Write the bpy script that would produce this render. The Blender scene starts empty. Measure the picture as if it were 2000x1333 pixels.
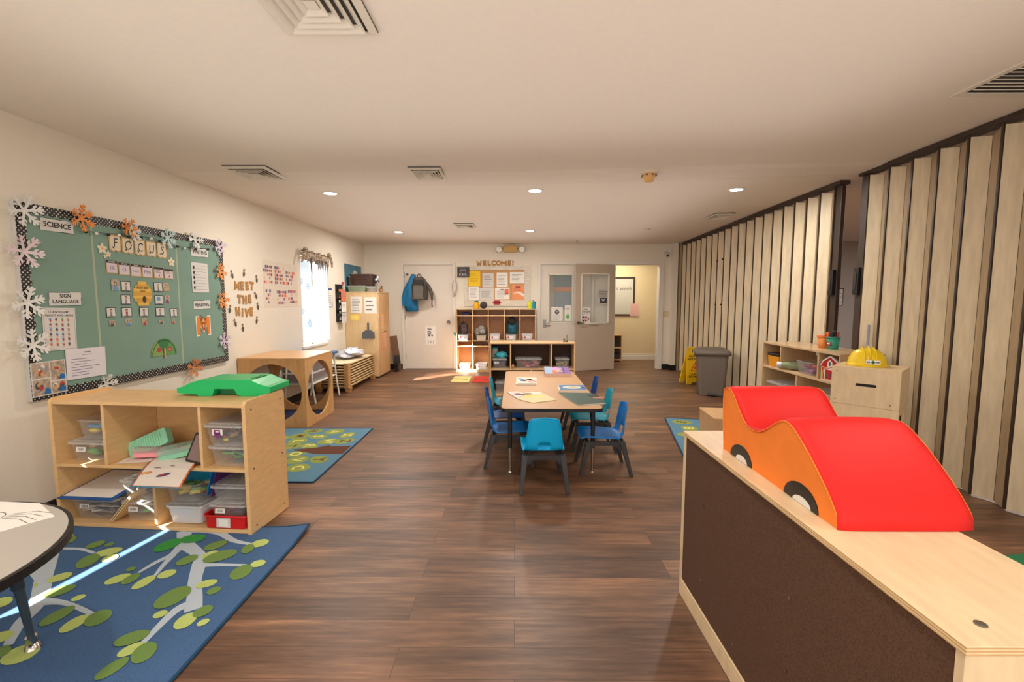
import bpy, bmesh, math, random
from mathutils import Matrix, Vector, Euler
random.seed(7)
PI=math.pi
C=bpy.context.scene.collection
# ------------------------------------------------------------------ materials
def lin(c):
    o=[]
    for v in c:
        v/=255.0
        o.append(v/12.92 if v<=0.04045 else ((v+0.055)/1.055)**2.4)
    return (*o,1)
def newmat(name):
    m=bpy.data.materials.new(name); m.use_nodes=True
    nt=m.node_tree; b=nt.nodes['Principled BSDF']
    return m,nt,b
def pm(name,c,rough=.6,var=.0,scale=20,bump=0,metal=0,alpha=1,emit=0,stretch=(1,1,1),spec=.5,sheen=0,c2=None):
    m,nt,b=newmat(name)
    b.inputs['Base Color'].default_value=lin(c)
    b.inputs['Roughness'].default_value=rough
    b.inputs['Metallic'].default_value=metal
    b.inputs['Specular IOR Level'].default_value=spec
    if alpha<1: b.inputs['Alpha'].default_value=alpha
    if emit:
        b.inputs['Emission Color'].default_value=lin(c); b.inputs['Emission Strength'].default_value=emit
    tc=nt.nodes.new('ShaderNodeTexCoord'); mp=nt.nodes.new('ShaderNodeMapping')
    mp.inputs['Scale'].default_value=stretch
    nt.links.new(tc.outputs['Object'],mp.inputs['Vector'])
    nz=nt.nodes.new('ShaderNodeTexNoise'); nz.inputs['Scale'].default_value=scale; nz.inputs['Detail'].default_value=4
    nt.links.new(mp.outputs[0],nz.inputs['Vector'])
    v=max(var,.015)
    rp=nt.nodes.new('ShaderNodeValToRGB')
    a=lin(c); lo=tuple(x*(1-v) for x in a[:3])+(1,); hi=tuple(min(1,x*(1+v)) for x in a[:3])+(1,)
    if c2: lo=lin(c2)
    rp.color_ramp.elements[0].color=lo; rp.color_ramp.elements[1].color=hi
    rp.color_ramp.elements[0].position=.3; rp.color_ramp.elements[1].position=.7
    nt.links.new(nz.outputs['Fac'],rp.inputs[0]); nt.links.new(rp.outputs[0],b.inputs['Base Color'])
    if bump:
        bp=nt.nodes.new('ShaderNodeBump'); bp.inputs['Strength'].default_value=bump; bp.inputs['Distance'].default_value=.002
        nt.links.new(nz.outputs['Fac'],bp.inputs['Height']); nt.links.new(bp.outputs[0],b.inputs['Normal'])
    return m
def floor_mat():
    m,nt,b=newmat('dark_plank_floor'); L=nt.links
    tc=nt.nodes.new('ShaderNodeTexCoord')
    br=nt.nodes.new('ShaderNodeTexBrick'); br.offset=.37; br.inputs['Scale'].default_value=1
    br.inputs['Brick Width'].default_value=1.22; br.inputs['Row Height'].default_value=.152
    br.inputs['Mortar Size'].default_value=.0011; br.inputs['Mortar Smooth'].default_value=.4
    br.inputs['Color1'].default_value=(0,0,0,1); br.inputs['Color2'].default_value=(1,1,1,1); br.inputs['Mortar'].default_value=(.3,.3,.3,1)
    L.new(tc.outputs['Object'],br.inputs['Vector'])
    # per plank offset added to the grain lookup
    mp=nt.nodes.new('ShaderNodeMapping'); mp.inputs['Scale'].default_value=(2.2,26,1)
    L.new(tc.outputs['Object'],mp.inputs['Vector'])
    ad=nt.nodes.new('ShaderNodeVectorMath'); ad.operation='MULTIPLY_ADD'
    L.new(br.outputs['Color'],ad.inputs[0]); ad.inputs[1].default_value=(13,7,3); L.new(mp.outputs[0],ad.inputs[2])
    n1=nt.nodes.new('ShaderNodeTexNoise'); n1.inputs['Scale'].default_value=1.6; n1.inputs['Detail'].default_value=8; n1.inputs['Roughness'].default_value=.65
    L.new(ad.outputs[0],n1.inputs['Vector'])
    mp2=nt.nodes.new('ShaderNodeMapping'); mp2.inputs['Scale'].default_value=(.8,3.4,1); L.new(tc.outputs['Object'],mp2.inputs['Vector'])
    ad2=nt.nodes.new('ShaderNodeVectorMath'); ad2.operation='MULTIPLY_ADD'
    L.new(br.outputs['Color'],ad2.inputs[0]); ad2.inputs[1].default_value=(5,9,1); L.new(mp2.outputs[0],ad2.inputs[2])
    n2=nt.nodes.new('ShaderNodeTexNoise'); n2.inputs['Scale'].default_value=1.5; n2.inputs['Detail'].default_value=3
    L.new(ad2.outputs[0],n2.inputs['Vector'])
    mx=nt.nodes.new('ShaderNodeMath'); mx.operation='MULTIPLY_ADD'; L.new(n2.outputs['Fac'],mx.inputs[0]); mx.inputs[1].default_value=.55
    m3=nt.nodes.new('ShaderNodeMath'); m3.operation='MULTIPLY'; L.new(n1.outputs['Fac'],m3.inputs[0]); m3.inputs[1].default_value=.5
    L.new(m3.outputs[0],mx.inputs[2])
    m4=nt.nodes.new('ShaderNodeMath'); m4.operation='MULTIPLY_ADD'; L.new(br.outputs['Color'],m4.inputs[0]); m4.inputs[1].default_value=.05; L.new(mx.outputs[0],m4.inputs[2])
    rp=nt.nodes.new('ShaderNodeValToRGB'); e=rp.color_ramp.elements
    e[0].position=.40; e[0].color=lin((68,47,35)); e[1].position=.75; e[1].color=lin((172,126,92))
    k=e.new(.53); k.color=lin((104,74,55)); k=e.new(.63); k.color=lin((130,94,70))
    L.new(m4.outputs[0],rp.inputs[0])
    mm=nt.nodes.new('ShaderNodeMix'); mm.data_type='RGBA'; L.new(br.outputs['Fac'],mm.inputs[0]); L.new(rp.outputs[0],mm.inputs[6]); mm.inputs[7].default_value=lin((38,26,20))
    L.new(mm.outputs[2],b.inputs['Base Color'])
    b.inputs['Roughness'].default_value=.42
    b.inputs['Specular IOR Level'].default_value=.55
    bp=nt.nodes.new('ShaderNodeBump'); bp.inputs['Strength'].default_value=.25; bp.inputs['Distance'].default_value=.002
    L.new(n1.outputs['Fac'],bp.inputs['Height']); L.new(bp.outputs[0],b.inputs['Normal'])
    return m
def dots_mat():
    m,nt,b=newmat('polka_dot_border'); L=nt.links
    tc=nt.nodes.new('ShaderNodeTexCoord'); mp=nt.nodes.new('ShaderNodeMapping'); mp.inputs['Rotation'].default_value=(0,0,PI/4); mp.inputs['Scale'].default_value=(52,52,52)
    L.new(tc.outputs['Object'],mp.inputs['Vector'])
    v=nt.nodes.new('ShaderNodeTexVoronoi'); v.voronoi_dimensions='2D'; v.inputs['Randomness'].default_value=0; v.inputs['Scale'].default_value=1
    L.new(mp.outputs[0],v.inputs['Vector'])
    g=nt.nodes.new('ShaderNodeMath'); g.operation='LESS_THAN'; g.inputs[1].default_value=.21; L.new(v.outputs['Distance'],g.inputs[0])
    mm=nt.nodes.new('ShaderNodeMix'); mm.data_type='RGBA'; L.new(g.outputs[0],mm.inputs[0]); mm.inputs[6].default_value=lin((24,23,24)); mm.inputs[7].default_value=lin((225,215,200))
    L.new(mm.outputs[2],b.inputs['Base Color']); b.inputs['Roughness'].default_value=.6
    return m
def birch(name,c,var=.10,sc=(1,1,1),rough=.42,ply=False):
    """pale wood: soft long grain; long axis given by the small stretch component"""
    return pm(name,c,rough,var,6,0,stretch=sc)
def M_(name,*a,**k):
    if name not in MATS: MATS[name]=pm(name,*a,**k)
    return MATS[name]
MATS={}
wall_m=pm('warm_white_wall_paint',(231,222,207),.85,.02,60,.12)
ceil_m=pm('ceiling_paint',(234,223,210),.9,.015,40,.08)
floor_m=floor_mat()
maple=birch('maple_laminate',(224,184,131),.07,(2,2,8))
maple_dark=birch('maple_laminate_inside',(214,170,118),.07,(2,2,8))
ply=birch('birch_plywood',(226,196,150),.09,(1.2,5,5))
ply_h=birch('birch_plywood_top',(228,202,162),.08,(6,1.2,5))
ply_edge=pm('plywood_edge',(196,158,108),.6,.25,8,0,stretch=(1,1,60))
cubewood=birch('cube_birch',(208,160,104),.12,(4,4,1))
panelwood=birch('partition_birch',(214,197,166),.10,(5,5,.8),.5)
panelwood_shade=birch('partition_birch_shade',(168,146,114),.10,(5,5,.8),.5)  # same birch, darkened: shade painted into the leaves that turn away
bronze=pm('dark_bronze_metal',(58,44,34),.45,.05,10)
black=pm('black_plastic',(22,21,22),.45)
black_rub=pm('black_rubber_base',(17,16,17),.5)
white=pm('white_paint',(228,222,212),.55)
doorp=pm('door_paint',(224,214,202),.5,.02,5)
doorg=pm('grey_beige_door_paint',(190,174,155),.5,.02,5)
chrome=pm('chrome',(190,185,178),.22,metal=1)
paper=pm('white_paper',(238,234,228),.8)
paperg=pm('grey_white_paper',(214,210,206),.8)
ink=pm('black_ink',(30,28,30),.7)
inkg=pm('grey_ink',(120,116,116),.8)
green_paper=pm('sage_green_paper',(122,152,138),.8,.06,3)
dots=dots_mat()
brown_felt=pm('dark_brown_fleck_panel',(86,58,40),.95,.35,260,.4)
lam_table=pm('speckled_tan_laminate',(198,158,118),.4,.04,200)
lam_grey=pm('grey_beige_laminate',(184,178,170),.35,.04,220)
blue_a=pm('sky_blue_plastic',(0,170,228),.35)
blue_b=pm('cobalt_blue_plastic',(8,112,188),.35)
teal_a=pm('teal_plastic',(14,152,178),.35)
navy_p=pm('navy_blue_plastic',(10,72,140),.35)
leg_grey=pm('charcoal_plastic',(50,49,53),.55,.06,60)
red_v=pm('red_vinyl',(216,28,26),.55,.03,3,spec=.3)
orange_v=pm('orange_suede',(240,128,40),.8,.07,9,.15)
clear=pm('clear_plastic',(225,225,225),.12,alpha=.17)
clear2=pm('clear_plastic_lid',(235,235,235),.18,alpha=.30)
frost=pm('frosted_white_plastic',(236,236,240),.3,alpha=.82)
glass=pm('pane_glass',(210,220,215),.03,alpha=.18)
yellow_p=pm('yellow_plastic',(238,190,20),.4)
grey_p=pm('taupe_grey_plastic',(112,102,92),.5,.03,30)
steel=pm('brushed_steel',(150,146,140),.35,metal=1)
cork=pm('cork',(196,150,104),.9,.12,90)
brownletter=pm('brown_kraft_letter',(176,128,72),.8,.1,60)
cream_vent=pm('cream_vent_metal',(222,212,196),.5)
# ------------------------------------------------------------------ mesh builder
class MB:
    def __init__(s): s.v=[]; s.f=[]; s.mi=[]; s.mats=[]; s.sm=[]; s.M=Matrix.Identity(4)
    def k(s,m):
        if m not in s.mats: s.mats.append(m)
        return s.mats.index(m)
    def add(s,vs,fs,m,smooth=False):
        o=len(s.v); s.v+= [s.M@Vector(p) for p in vs]; k=s.k(m)
        for f in fs: s.f.append([o+i for i in f]); s.mi.append(k); s.sm.append(smooth)
        return s
    def box(s,x0,y0,z0,x1,y1,z1,m):
        v=[(x,y,z) for z in(z0,z1) for y in(y0,y1) for x in(x0,x1)]
        return s.add(v,[(0,2,3,1),(4,5,7,6),(0,1,5,4),(2,6,7,3),(0,4,6,2),(1,3,7,5)],m)
    def hull8(s,b,t,m):  # bottom 4, top 4 (same winding)
        return s.add(list(b)+list(t),[(3,2,1,0),(4,5,6,7),(0,1,5,4),(1,2,6,5),(2,3,7,6),(3,0,4,7)],m)
    def cyl(s,p0,p1,r0,r1=None,m=None,n=16,smooth=True):
        r1=r0 if r1 is None else r1; p0=Vector(p0);p1=Vector(p1); d=(p1-p0).normalized()
        a=d.orthogonal().normalized(); b=d.cross(a)
        v=[];
        for p,r in((p0,r0),(p1,r1)):
            for i in range(n):
                t=2*PI*i/n; v.append(p+a*math.cos(t)*r+b*math.sin(t)*r)
        s.add(v,[(i,(i+1)%n,n+(i+1)%n,n+i) for i in range(n)],m,smooth)
        s.add(v[:n],[tuple(range(n))[::-1]],m); s.add(v[n:],[tuple(range(n))],m); return s
    def tube(s,pts,r,m,n=8,closed=False):
        pts=[Vector(p) for p in pts]; N=len(pts); v=[]; prev=None
        for i,p in enumerate(pts):
            rr=r[i] if isinstance(r,(list,tuple)) else r
            a=pts[(i-1)%N] if (closed or i>0) else p; b=pts[(i+1)%N] if (closed or i<N-1) else p
            d=(b-a).normalized()
            if prev is None: u=d.orthogonal().normalized()
            else: u=(prev-d*prev.dot(d)); u=u.normalized() if u.length>1e-6 else d.orthogonal().normalized()
            prev=u; w=d.cross(u)
            for j in range(n):
                t=2*PI*j/n; v.append(p+u*math.cos(t)*rr+w*math.sin(t)*rr)
        fs=[]
        for i in range(N if closed else N-1):
            for j in range(n):
                a=i*n+j;b=i*n+(j+1)%n;c=((i+1)%N)*n+(j+1)%n;d=((i+1)%N)*n+j; fs.append((a,b,c,d))
        s.add(v,fs,m,True)
        if not closed: s.add(v[:n],[tuple(range(n))[::-1]],m); s.add(v[-n:],[tuple(range(n))],m)
        return s
    def lathe(s,prof,m,n=24,c=(0,0,0),sx=1,sy=1,smooth=True):
        v=[];
        for r,z in prof:
            for i in range(n):
                t=2*PI*i/n; v.append((c[0]+r*math.cos(t)*sx,c[1]+r*math.sin(t)*sy,c[2]+z))
        fs=[(a*n+i,a*n+(i+1)%n,(a+1)*n+(i+1)%n,(a+1)*n+i) for a in range(len(prof)-1) for i in range(n)]
        s.add(v,fs,m,smooth)
        if prof[0][0]>1e-4: s.add(v[:n],[tuple(range(n))[::-1]],m)
        if prof[-1][0]>1e-4: s.add(v[-n:],[tuple(range(n))],m)
        return s
    def ball(s,c,r,m,n=16,k=9):
        rx,ry,rz=(r,r,r) if not isinstance(r,(tuple,list)) else r
        pr=[(max(math.sin(PI*i/k),1e-5),-math.cos(PI*i/k)*rz) for i in range(k+1)]
        return s.lathe(pr,m,n,c,rx,ry)
    def prism(s,poly,h0,h1,m,ax='z',side=None,smooth=False):
        f={'z':lambda p,h:(p[0],p[1],h),'x':lambda p,h:(h,p[0],p[1]),'y':lambda p,h:(p[0],h,p[1])}[ax]
        n=len(poly); v=[f(p,h0) for p in poly]+[f(p,h1) for p in poly]
        s.add(v,[tuple(range(n))[::-1],tuple(range(n,2*n))],m)
        s.add(v,[(i,(i+1)%n,n+(i+1)%n,n+i) for i in range(n)],side or m,smooth); return s
    def rect(s,u0,v0,u1,v1,n,m): return s.add([(u0,v0,n),(u1,v0,n),(u1,v1,n),(u0,v1,n)],[(0,1,2,3)],m)
    def poly(s,pts,n,m): return s.add([(p[0],p[1],n) for p in pts],[tuple(range(len(pts)))],m)
    def ell(s,cx,cy,rx,ry,n,m,rot=0,k=20):
        return s.poly([(cx+rx*math.cos(t)*math.cos(rot)-ry*math.sin(t)*math.sin(rot),cy+rx*math.cos(t)*math.sin(rot)+ry*math.sin(t)*math.cos(rot)) for t in [2*PI*i/k for i in range(k)]],n,m)
    def lines(s,u0,v0,u1,v1,k,n,m,th=.25,ragged=.35):
        h=(v1-v0)/k
        for i in range(k):
            w=(u1-u0)*(1-ragged*random.random())
            s.rect(u0,v1-h*(i+.5)-h*th/2,u0+w,v1-h*(i+.5)+h*th/2,n,m)
        return s
    def strip(s,pts,n,m):   # (x,y,w) centreline ribbon
        L=[];R=[]
        for i,(x,y,w) in enumerate(pts):
            a=pts[max(i-1,0)];b=pts[min(i+1,len(pts)-1)]; dx,dy=b[0]-a[0],b[1]-a[1];l=math.hypot(dx,dy) or 1
            L.append((x-dy/l*w/2,y+dx/l*w/2,n));R.append((x+dy/l*w/2,y-dx/l*w/2,n))
        for i in range(len(pts)-1): s.add([L[i],R[i],R[i+1],L[i+1]],[(0,1,2,3)],m)
        return s
    def text(s,body,u,v,size,n,m,bold=.0,ext=0,align='CENTER',sx=1,rot=0,shear=0,mat_side=None):
        vs,fs=text_mesh(body,size,bold,ext,align,shear)
        c,q=math.cos(rot),math.sin(rot)
        return s.add([(u+(p[0]*sx*c-p[1]*q),v+(p[0]*sx*q+p[1]*c),n+p[2]) for p in vs],fs,m)
    def build(s,name,parent=None,bevel=0,label=None,seg=2,smooth_all=False,recalc=True,thick=0):
        me=bpy.data.meshes.new(name); me.from_pydata([tuple(p) for p in s.v],[],s.f)
        for m in s.mats: me.materials.append(m)
        for p,k,sm in zip(me.polygons,s.mi,s.sm): p.material_index=k; p.use_smooth=sm or smooth_all
        if recalc:
            bm=bmesh.new(); bm.from_mesh(me); bmesh.ops.remove_doubles(bm,verts=bm.verts,dist=1e-6) if smooth_all else None
            bmesh.ops.recalc_face_normals(bm,faces=bm.faces); bm.to_mesh(me); bm.free()
        me.update()
        o=bpy.data.objects.new(name,me); C.objects.link(o)
        if parent: o.parent=parent
        if label: o['label']=label
        if thick:
            t=o.modifiers.new('solid','SOLIDIFY'); t.thickness=thick; t.offset=0
        if bevel:
            b=o.modifiers.new('bevel','BEVEL'); b.width=bevel; b.segments=seg; b.limit_method='ANGLE'; b.angle_limit=.7; b.harden_normals=False
        return o
MP=[(-.5,-.5),(-.27,-.5),(-.27,.02),(0,-.38),(.27,.02),(.27,-.5),(.5,-.5),(.5,.5),(.30,.5),(0,.05),(-.30,.5),(-.5,.5)]
WP=[(-.5,.5),(-.26,.5),(-.19,-.08),(0,.38),(.19,-.08),(.26,.5),(.5,.5),(.33,-.5),(.12,-.5),(0,-.16),(-.12,-.5),(-.33,-.5)]
_tc={}
def text_mesh(body,size,bold,ext,align,shear):
    key=(body,size,bold,ext,align,shear)
    if key in _tc: return _tc[key]
    cu=bpy.data.curves.new('tmp','FONT'); cu.body=body; cu.size=size; cu.offset=bold*size; cu.extrude=ext; cu.align_x=align; cu.align_y='CENTER'; cu.resolution_u=3; cu.shear=shear
    ob=bpy.data.objects.new('tmp',cu); C.objects.link(ob)
    dg=bpy.context.evaluated_depsgraph_get(); me=bpy.data.meshes.new_from_object(ob.evaluated_get(dg))
    r=([tuple(v.co) for v in me.vertices],[tuple(p.vertices) for p in me.polygons])
    bpy.data.objects.remove(ob); bpy.data.curves.remove(cu); bpy.data.meshes.remove(me)
    _tc[key]=r; return r
LEFT=Matrix(((0,0,1),(1,0,0),(0,1,0)))      # u=+y v=+z n=+x
BACK=Matrix(((1,0,0),(0,0,-1),(0,1,0)))     # u=+x v=+z n=-y
def place(o,loc,rot=0):
    if isinstance(rot,Matrix): R=rot.to_4x4()
    elif isinstance(rot,(tuple,list)): R=Euler(rot).to_matrix().to_4x4()
    else: R=Matrix.Rotation(rot,4,'Z')
    o.matrix_world=Matrix.Translation(loc)@R
def tag(o,label,cat,group=None,kind=None):
    o['label']=label; o['category']=cat
    if group: o['group']=group
    if kind: o['kind']=kind
    return o
def thing(name,label,cat,loc=(0,0,0),rot=0,group=None,kind=None):
    o=bpy.data.objects.new(name,None); o.empty_display_size=.05; C.objects.link(o); place(o,loc,rot); return tag(o,label,cat,group,kind)
def solo(mb,name,label,cat,loc=(0,0,0),rot=0,group=None,kind=None,**k):
    o=mb.build(name,**k); place(o,loc,rot); return tag(o,label,cat,group,kind)
def struct(mb,name,parent=None,loc=(0,0,0),rot=0,**k):
    o=mb.build(name,parent,**k)
    if parent is None: place(o,loc,rot); o['kind']='structure'
    return o
def copy_thing(root,loc,rot=0,label=None,group=None,mats=None):
    r=root.copy(); C.objects.link(r); place(r,loc,rot)
    if label: r['label']=label
    if group: r['group']=group
    def rec(src,dst):
        for ch in list(src.children):
            c=ch.copy(); C.objects.link(c); c.parent=dst; rec(ch,c)
    rec(root,r); return r
def rrect(x0,y0,x1,y1,r,k=5):
    p=[]
    for cx,cy,a0 in((x1-r,y1-r,0),(x0+r,y1-r,PI/2),(x0+r,y0+r,PI),(x1-r,y0+r,3*PI/2)):
        for i in range(k+1):
            t=a0+PI/2*i/k; p.append((cx+r*math.cos(t),cy+r*math.sin(t)))
    return p
# ------------------------------------------------------------------ room
XL,XR,YB,YF=-2.93,3.2,8.93,-1.6
def rz(y):
    t=[(-2,2.56),(0,2.56),(3,2.545),(4.5,2.52),(6,2.5),(8.95,2.436),(12,2.436)]
    for (a,b),(c,d) in zip(t,t[1:]):
        if y<=c: return b+(d-b)*(y-a)/(c-a)
    return 2.436
def cz(x,y): return 2.44+max(0,min(x,3.4)/3.2)*(rz(y)-2.44)
def CP(x,y):      # point on the sloping ceiling along the sight measured at 2.43
    z=2.43
    for _ in range(6):
        k=(z-1.36)/1.07; z=cz(x*k,y*k)
    k=(z-1.36)/1.07; return x*k,y*k,z
mb=MB(); mb.box(-3.1,-1.7,-.05,8.2,10.6,0,floor_m); struct(mb,'floor')
mb=MB(); xs=[-3.1,-2.93,-1,0,1.1,2.2,3.2,3.4]; ys=[-1.7,0,1.5,3,3.95,4.05,4.3,4.4,4.5,5.2,6,7.5,8.95]
def czz(x,y): return cz(x,y)-(.012 if 4.04<y<4.31 and x<3.3 else 0)
v=[(x,y,czz(x,y)) for y in ys for x in xs]; n=len(xs); f=[(j*n+i,j*n+i+1,(j+1)*n+i+1,(j+1)*n+i) for j in range(len(ys)-1) for i in range(n-1)]
mb.add(v,f,ceil_m); v2=[(a,b,c+.08) for a,b,c in v]; mb.add(v2,f,ceil_m)
mb.box(-3.1,8.95,2.436,3.4,10.6,2.52,ceil_m); struct(mb,'ceiling',recalc=False)
mb=MB(); mb.box(3.4,-1.7,2.5,8.2,9.2,2.56,ceil_m); o=struct(mb,'ceiling_next_room')
# left wall with window opening and an added unseen slit that shapes the sun streak
WY0,WY1,WZ0,WZ1=6.27,7.06,.70,1.975
mb=MB()
def slab(y0,y1,z0,z1): mb.box(XL-.16,y0,z0,XL,y1,z1,wall_m)
slab(2.3,WY0,0,2.56); slab(WY1,YB+.15,0,2.56); slab(WY0,WY1,0,WZ0); slab(WY0,WY1,WZ1,2.56)
slab(-1.7,.95,0,2.56)
sy0,sy1,sa,sb,sh=.95,2.3,.428,.636,.046
for (za0,za1,zb0,zb1) in((0,sa,0,sb),(sa+sh*1.3,2.56,sb+sh*.5,2.56)):
    q=lambda x:[(x,sy0,za0),(x,sy1,zb0),(x,sy1,zb1),(x,sy0,za1)]
    mb.hull8(q(XL-.02),q(XL),wall_m)
struct(mb,'wall_left')
mb=MB()
for a in((XL-.16,YB,0,-2.16,YB+.12,2.5),(-2.16,YB,2.05,-1.2,YB+.12,2.5),(-1.2,YB,0,.50,YB+.12,2.5),(.50,YB,2.05,1.50,YB+.12,2.5),(1.50,YB,0,1.955,YB+.12,2.5),(1.955,YB,2.05,2.81,YB+.12,2.5),(2.81,YB,0,3.35,YB+.12,2.5)): mb.box(*a,wall_m)
mb.box(3.03,YB-.14,0,3.12,YB,2.436,wall_m)
struct(mb,'wall_back')
mb=MB(); mb.box(-3.1,-1.72,0,3.4,-1.6,2.6,wall_m); struct(mb,'wall_front')
mb=MB(); mb.box(-.8,10.38,0,3.42,10.5,2.45,pm('cream_corridor_paint',(222,204,168),.85,.02,20)); mb.box(3.3,9.05,0,3.42,10.5,2.45,wall_m); mb.box(-.9,9.05,0,-.8,10.5,2.45,wall_m); struct(mb,'wall_corridor')
nr=pm('grey_next_room_paint',(190,182,176),.85,.02,20)
mb=MB(); mb.box(3.4,9.05,0,8.2,9.2,2.5,nr); mb.box(8.1,-1.7,0,8.2,9.1,2.5,nr); mb.box(3.4,-1.72,0,8.2,-1.6,2.5,nr); struct(mb,'wall_next_room')
# baseboards
mb=MB(); mb.box(XL,-1.6,0,XL+.012,7.84,.1,black_rub); mb.box(XL,8.5,0,XL+.012,YB,.1,black_rub); struct(mb,'baseboard_left',bevel=.003)
mb=MB(); mb.box(XL,YB-.012,0,-2.19,YB,.1,black_rub); mb.box(-1.15,YB-.012,0,.45,YB,.1,black_rub); mb.box(1.55,YB-.012,0,1.88,YB,.1,black_rub); mb.box(2.9,YB-.012,0,3.03,YB,.1,black_rub); mb.box(3.02,YB-.152,0,3.13,YB-.14,.1,black_rub); mb.box(3.018,YB-.15,0,3.03,YB,.1,black_rub); struct(mb,'baseboard_back',bevel=.003)
mb=MB(); mb.box(-.8,10.35,0,3.3,10.38,.10,white); mb.box(-.8,10.36,.10,3.3,10.38,.14,white); struct(mb,'baseboard_corridor',bevel=.004)
# door frames
def frame(nm,x0,x1,z=2.045,w=.05):
    mb=MB(); mb.box(x0-w,YB-.02,0,x0+.004,YB+.125,z+w,white); mb.box(x1-.004,YB-.02,0,x1+w,YB+.125,z+w,white); mb.box(x0+.004,YB-.02,z-.004,x1-.004,YB+.125,z+w,white); struct(mb,nm,bevel=.004)
frame('trim_1',-2.16,-1.20); frame('trim_2',.50,1.50); frame('trim_3',1.955,2.81,w=.085)
def lever(mb,x,z,dirx,m=steel):
    mb.cyl((x,-.004,z),(x,-.012,z),.032,m=m); mb.cyl((x,-.01,z),(x,-.05,z),.011,m=m); mb.tube([(x,-.05,z),(x+dirx*.02,-.055,z),(x+dirx*.11,-.05,z-.004)],[.011,.010,.008],m)
# door 1 closed
d1=thing('door_1','x','door',(-2.155,YB+.03,0)); del d1['label'],d1['category']; d1['kind']='structure'
mb=MB(); mb.box(0,-.02,.008,.95,.02,2.04,doorp); mb.build('door_panel',d1,bevel=.003)
mb=MB(); mb.cyl((.86,-.02,.93),(.86,-.03,.93),.033,m=steel); mb.cyl((.86,-.03,.93),(.86,-.06,.93),.014,m=steel); mb.ball((.86,-.075,.93),(.03,.024,.03),steel); mb.build('door_knob',d1)
for z in(.25,1.03,1.85):
    mb=MB(); mb.cyl((.004,-.026,z-.05),(.004,-.026,z+.05),.008,m=steel,n=10); mb.build('hinge',d1)
# door 2 closed with window
d2=thing('door_2','x','door',(.505,YB+.03,0)); del d2['label'],d2['category']; d2['kind']='structure'
mb=MB(); 
for a in((0,0,.17,2.04),(.62,0,.985,2.04),(.17,0,.62,.92),(.17,1.85,.62,2.04)): mb.box(a[0],-.02,a[1]+.008,a[2],.02,a[3],doorp)
mb.build('door_panel',d2)
mb=MB()
for a in((.15,.90,.175,1.87),(.615,.90,.64,1.87),(.15,.90,.64,.925),(.15,1.845,.64,1.87)): mb.box(a[0],-.03,a[1],a[2],.03,a[3],white)
mb.build('window_frame',d2,bevel=.003)
mb=MB(); mb.box(.17,-.003,.92,.62,.003,1.85,glass); mb.build('pane',d2)
mb=MB(); mb.box(.055,-.028,.82,.115,-.02,.98,steel); lever(mb,.085,.87,1); mb.cyl((.085,-.02,.93),(.085,-.05,.93),.02,m=steel); mb.build('door_handle',d2)
# door 3 open, hinged on the left jamb of the doorway and folded back against the wall
ang=math.atan2(8.64-8.90,1.146-1.93)
d3=thing('door_3','x','door',(1.93,8.895,0),ang); del d3['label'],d3['category']; d3['kind']='structure'
Ld=.83
mb=MB()
for a in((0,0,.125,2.04),(.70,0,Ld,2.04),(.125,0,.70,.92),(.125,1.855,.70,2.04)): mb.box(a[0],-.02,a[1]+.008,a[2],.02,a[3],doorg)
mb.build('door_panel',d3)
mb=MB()
for a in((.11,.905,.135,1.87),(.69,.905,.715,1.87),(.11,.905,.715,.93),(.11,1.845,.715,1.87)): mb.box(a[0],-.03,a[1],a[2],.03,a[3],white)
mb.build('window_frame',d3,bevel=.003)
mb=MB(); mb.box(.125,-.003,.92,.70,.003,1.85,glass); mb.build('pane',d3)
mb=MB(); mb.cyl((.77,.02,.93),(.77,.03,.93),.032,m=steel); mb.cyl((.77,.03,.93),(.77,.07,.93),.011,m=steel); mb.tube([(.77,.07,.93),(.74,.075,.93),(.66,.07,.925)],[.012,.011,.008],steel); mb.build('door_handle',d3)
mb=MB(); mb.box(Ld-.001,-.01,.86,Ld+.002,.01,1.0,steel); mb.build('latch_plate',d3)
# window in left wall
w1=thing('window_1','x','window',(XL,WY0,WZ0),LEFT); del w1['label'],w1['category']; w1['kind']='structure'
W_,H_=WY1-WY0,WZ1-WZ0
mb=MB()
for a in((0,0,.045,H_),(W_-.045,0,W_,H_),(.045,0,W_-.045,.045),(.045,H_-.045,W_-.045,H_),(W_*.72,.045,W_*.72+.022,H_-.045)): mb.box(a[0],a[1],-.13,a[2],a[3],-.08,white)
mb.build('window_frame',w1,bevel=.003)
mb=MB(); mb.rect(.045,.045,W_-.045,H_-.045,-.105,glass); mb.build('pane',w1)
mb=MB(); mb.box(0,-.012,-.155,W_,.014,0,white); mb.box(-.03,-.02,.0005,W_+.03,.014,.02,white); mb.build('window_sill',w1,bevel=.004)
mb=MB(); mb.box(W_*.55,.012,-.08,W_*.66,.03,-.05,steel); mb.cyl((W_*.6,.03,-.065),(W_*.68,.05,-.06),.006,m=steel); mb.build('window_crank',w1)
for i,(y,z,r) in enumerate([(6.50,1.63,.05),(6.70,1.56,.05),(6.51,1.2,.05),(6.72,1.02,.07)]):
    mb=MB(); u,vv=y-WY0,z-WZ0
    for k in range(6):
        a=k*PI/3; mb.ell(u+math.cos(a)*r*.6,vv+math.sin(a)*r*.6,r*.38,r*.2,-.095,M_('blue_gel_a',(60,110,150),.3),a)
        mb.ell(u+math.cos(a+.5)*r*.9,vv+math.sin(a+.5)*r*.9,r*.15,r*.12,-.0945,M_('blue_gel_b',(120,160,175),.3),a)
    solo(mb,'window_cling','blue cut flower cling stuck on window glass, %s'%['upper left','beside the top strand','lower left, smallest','bottom centre'][i],'window cling',(XL,WY0,WZ0),LEFT,'blue clings on the window pane')
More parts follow.
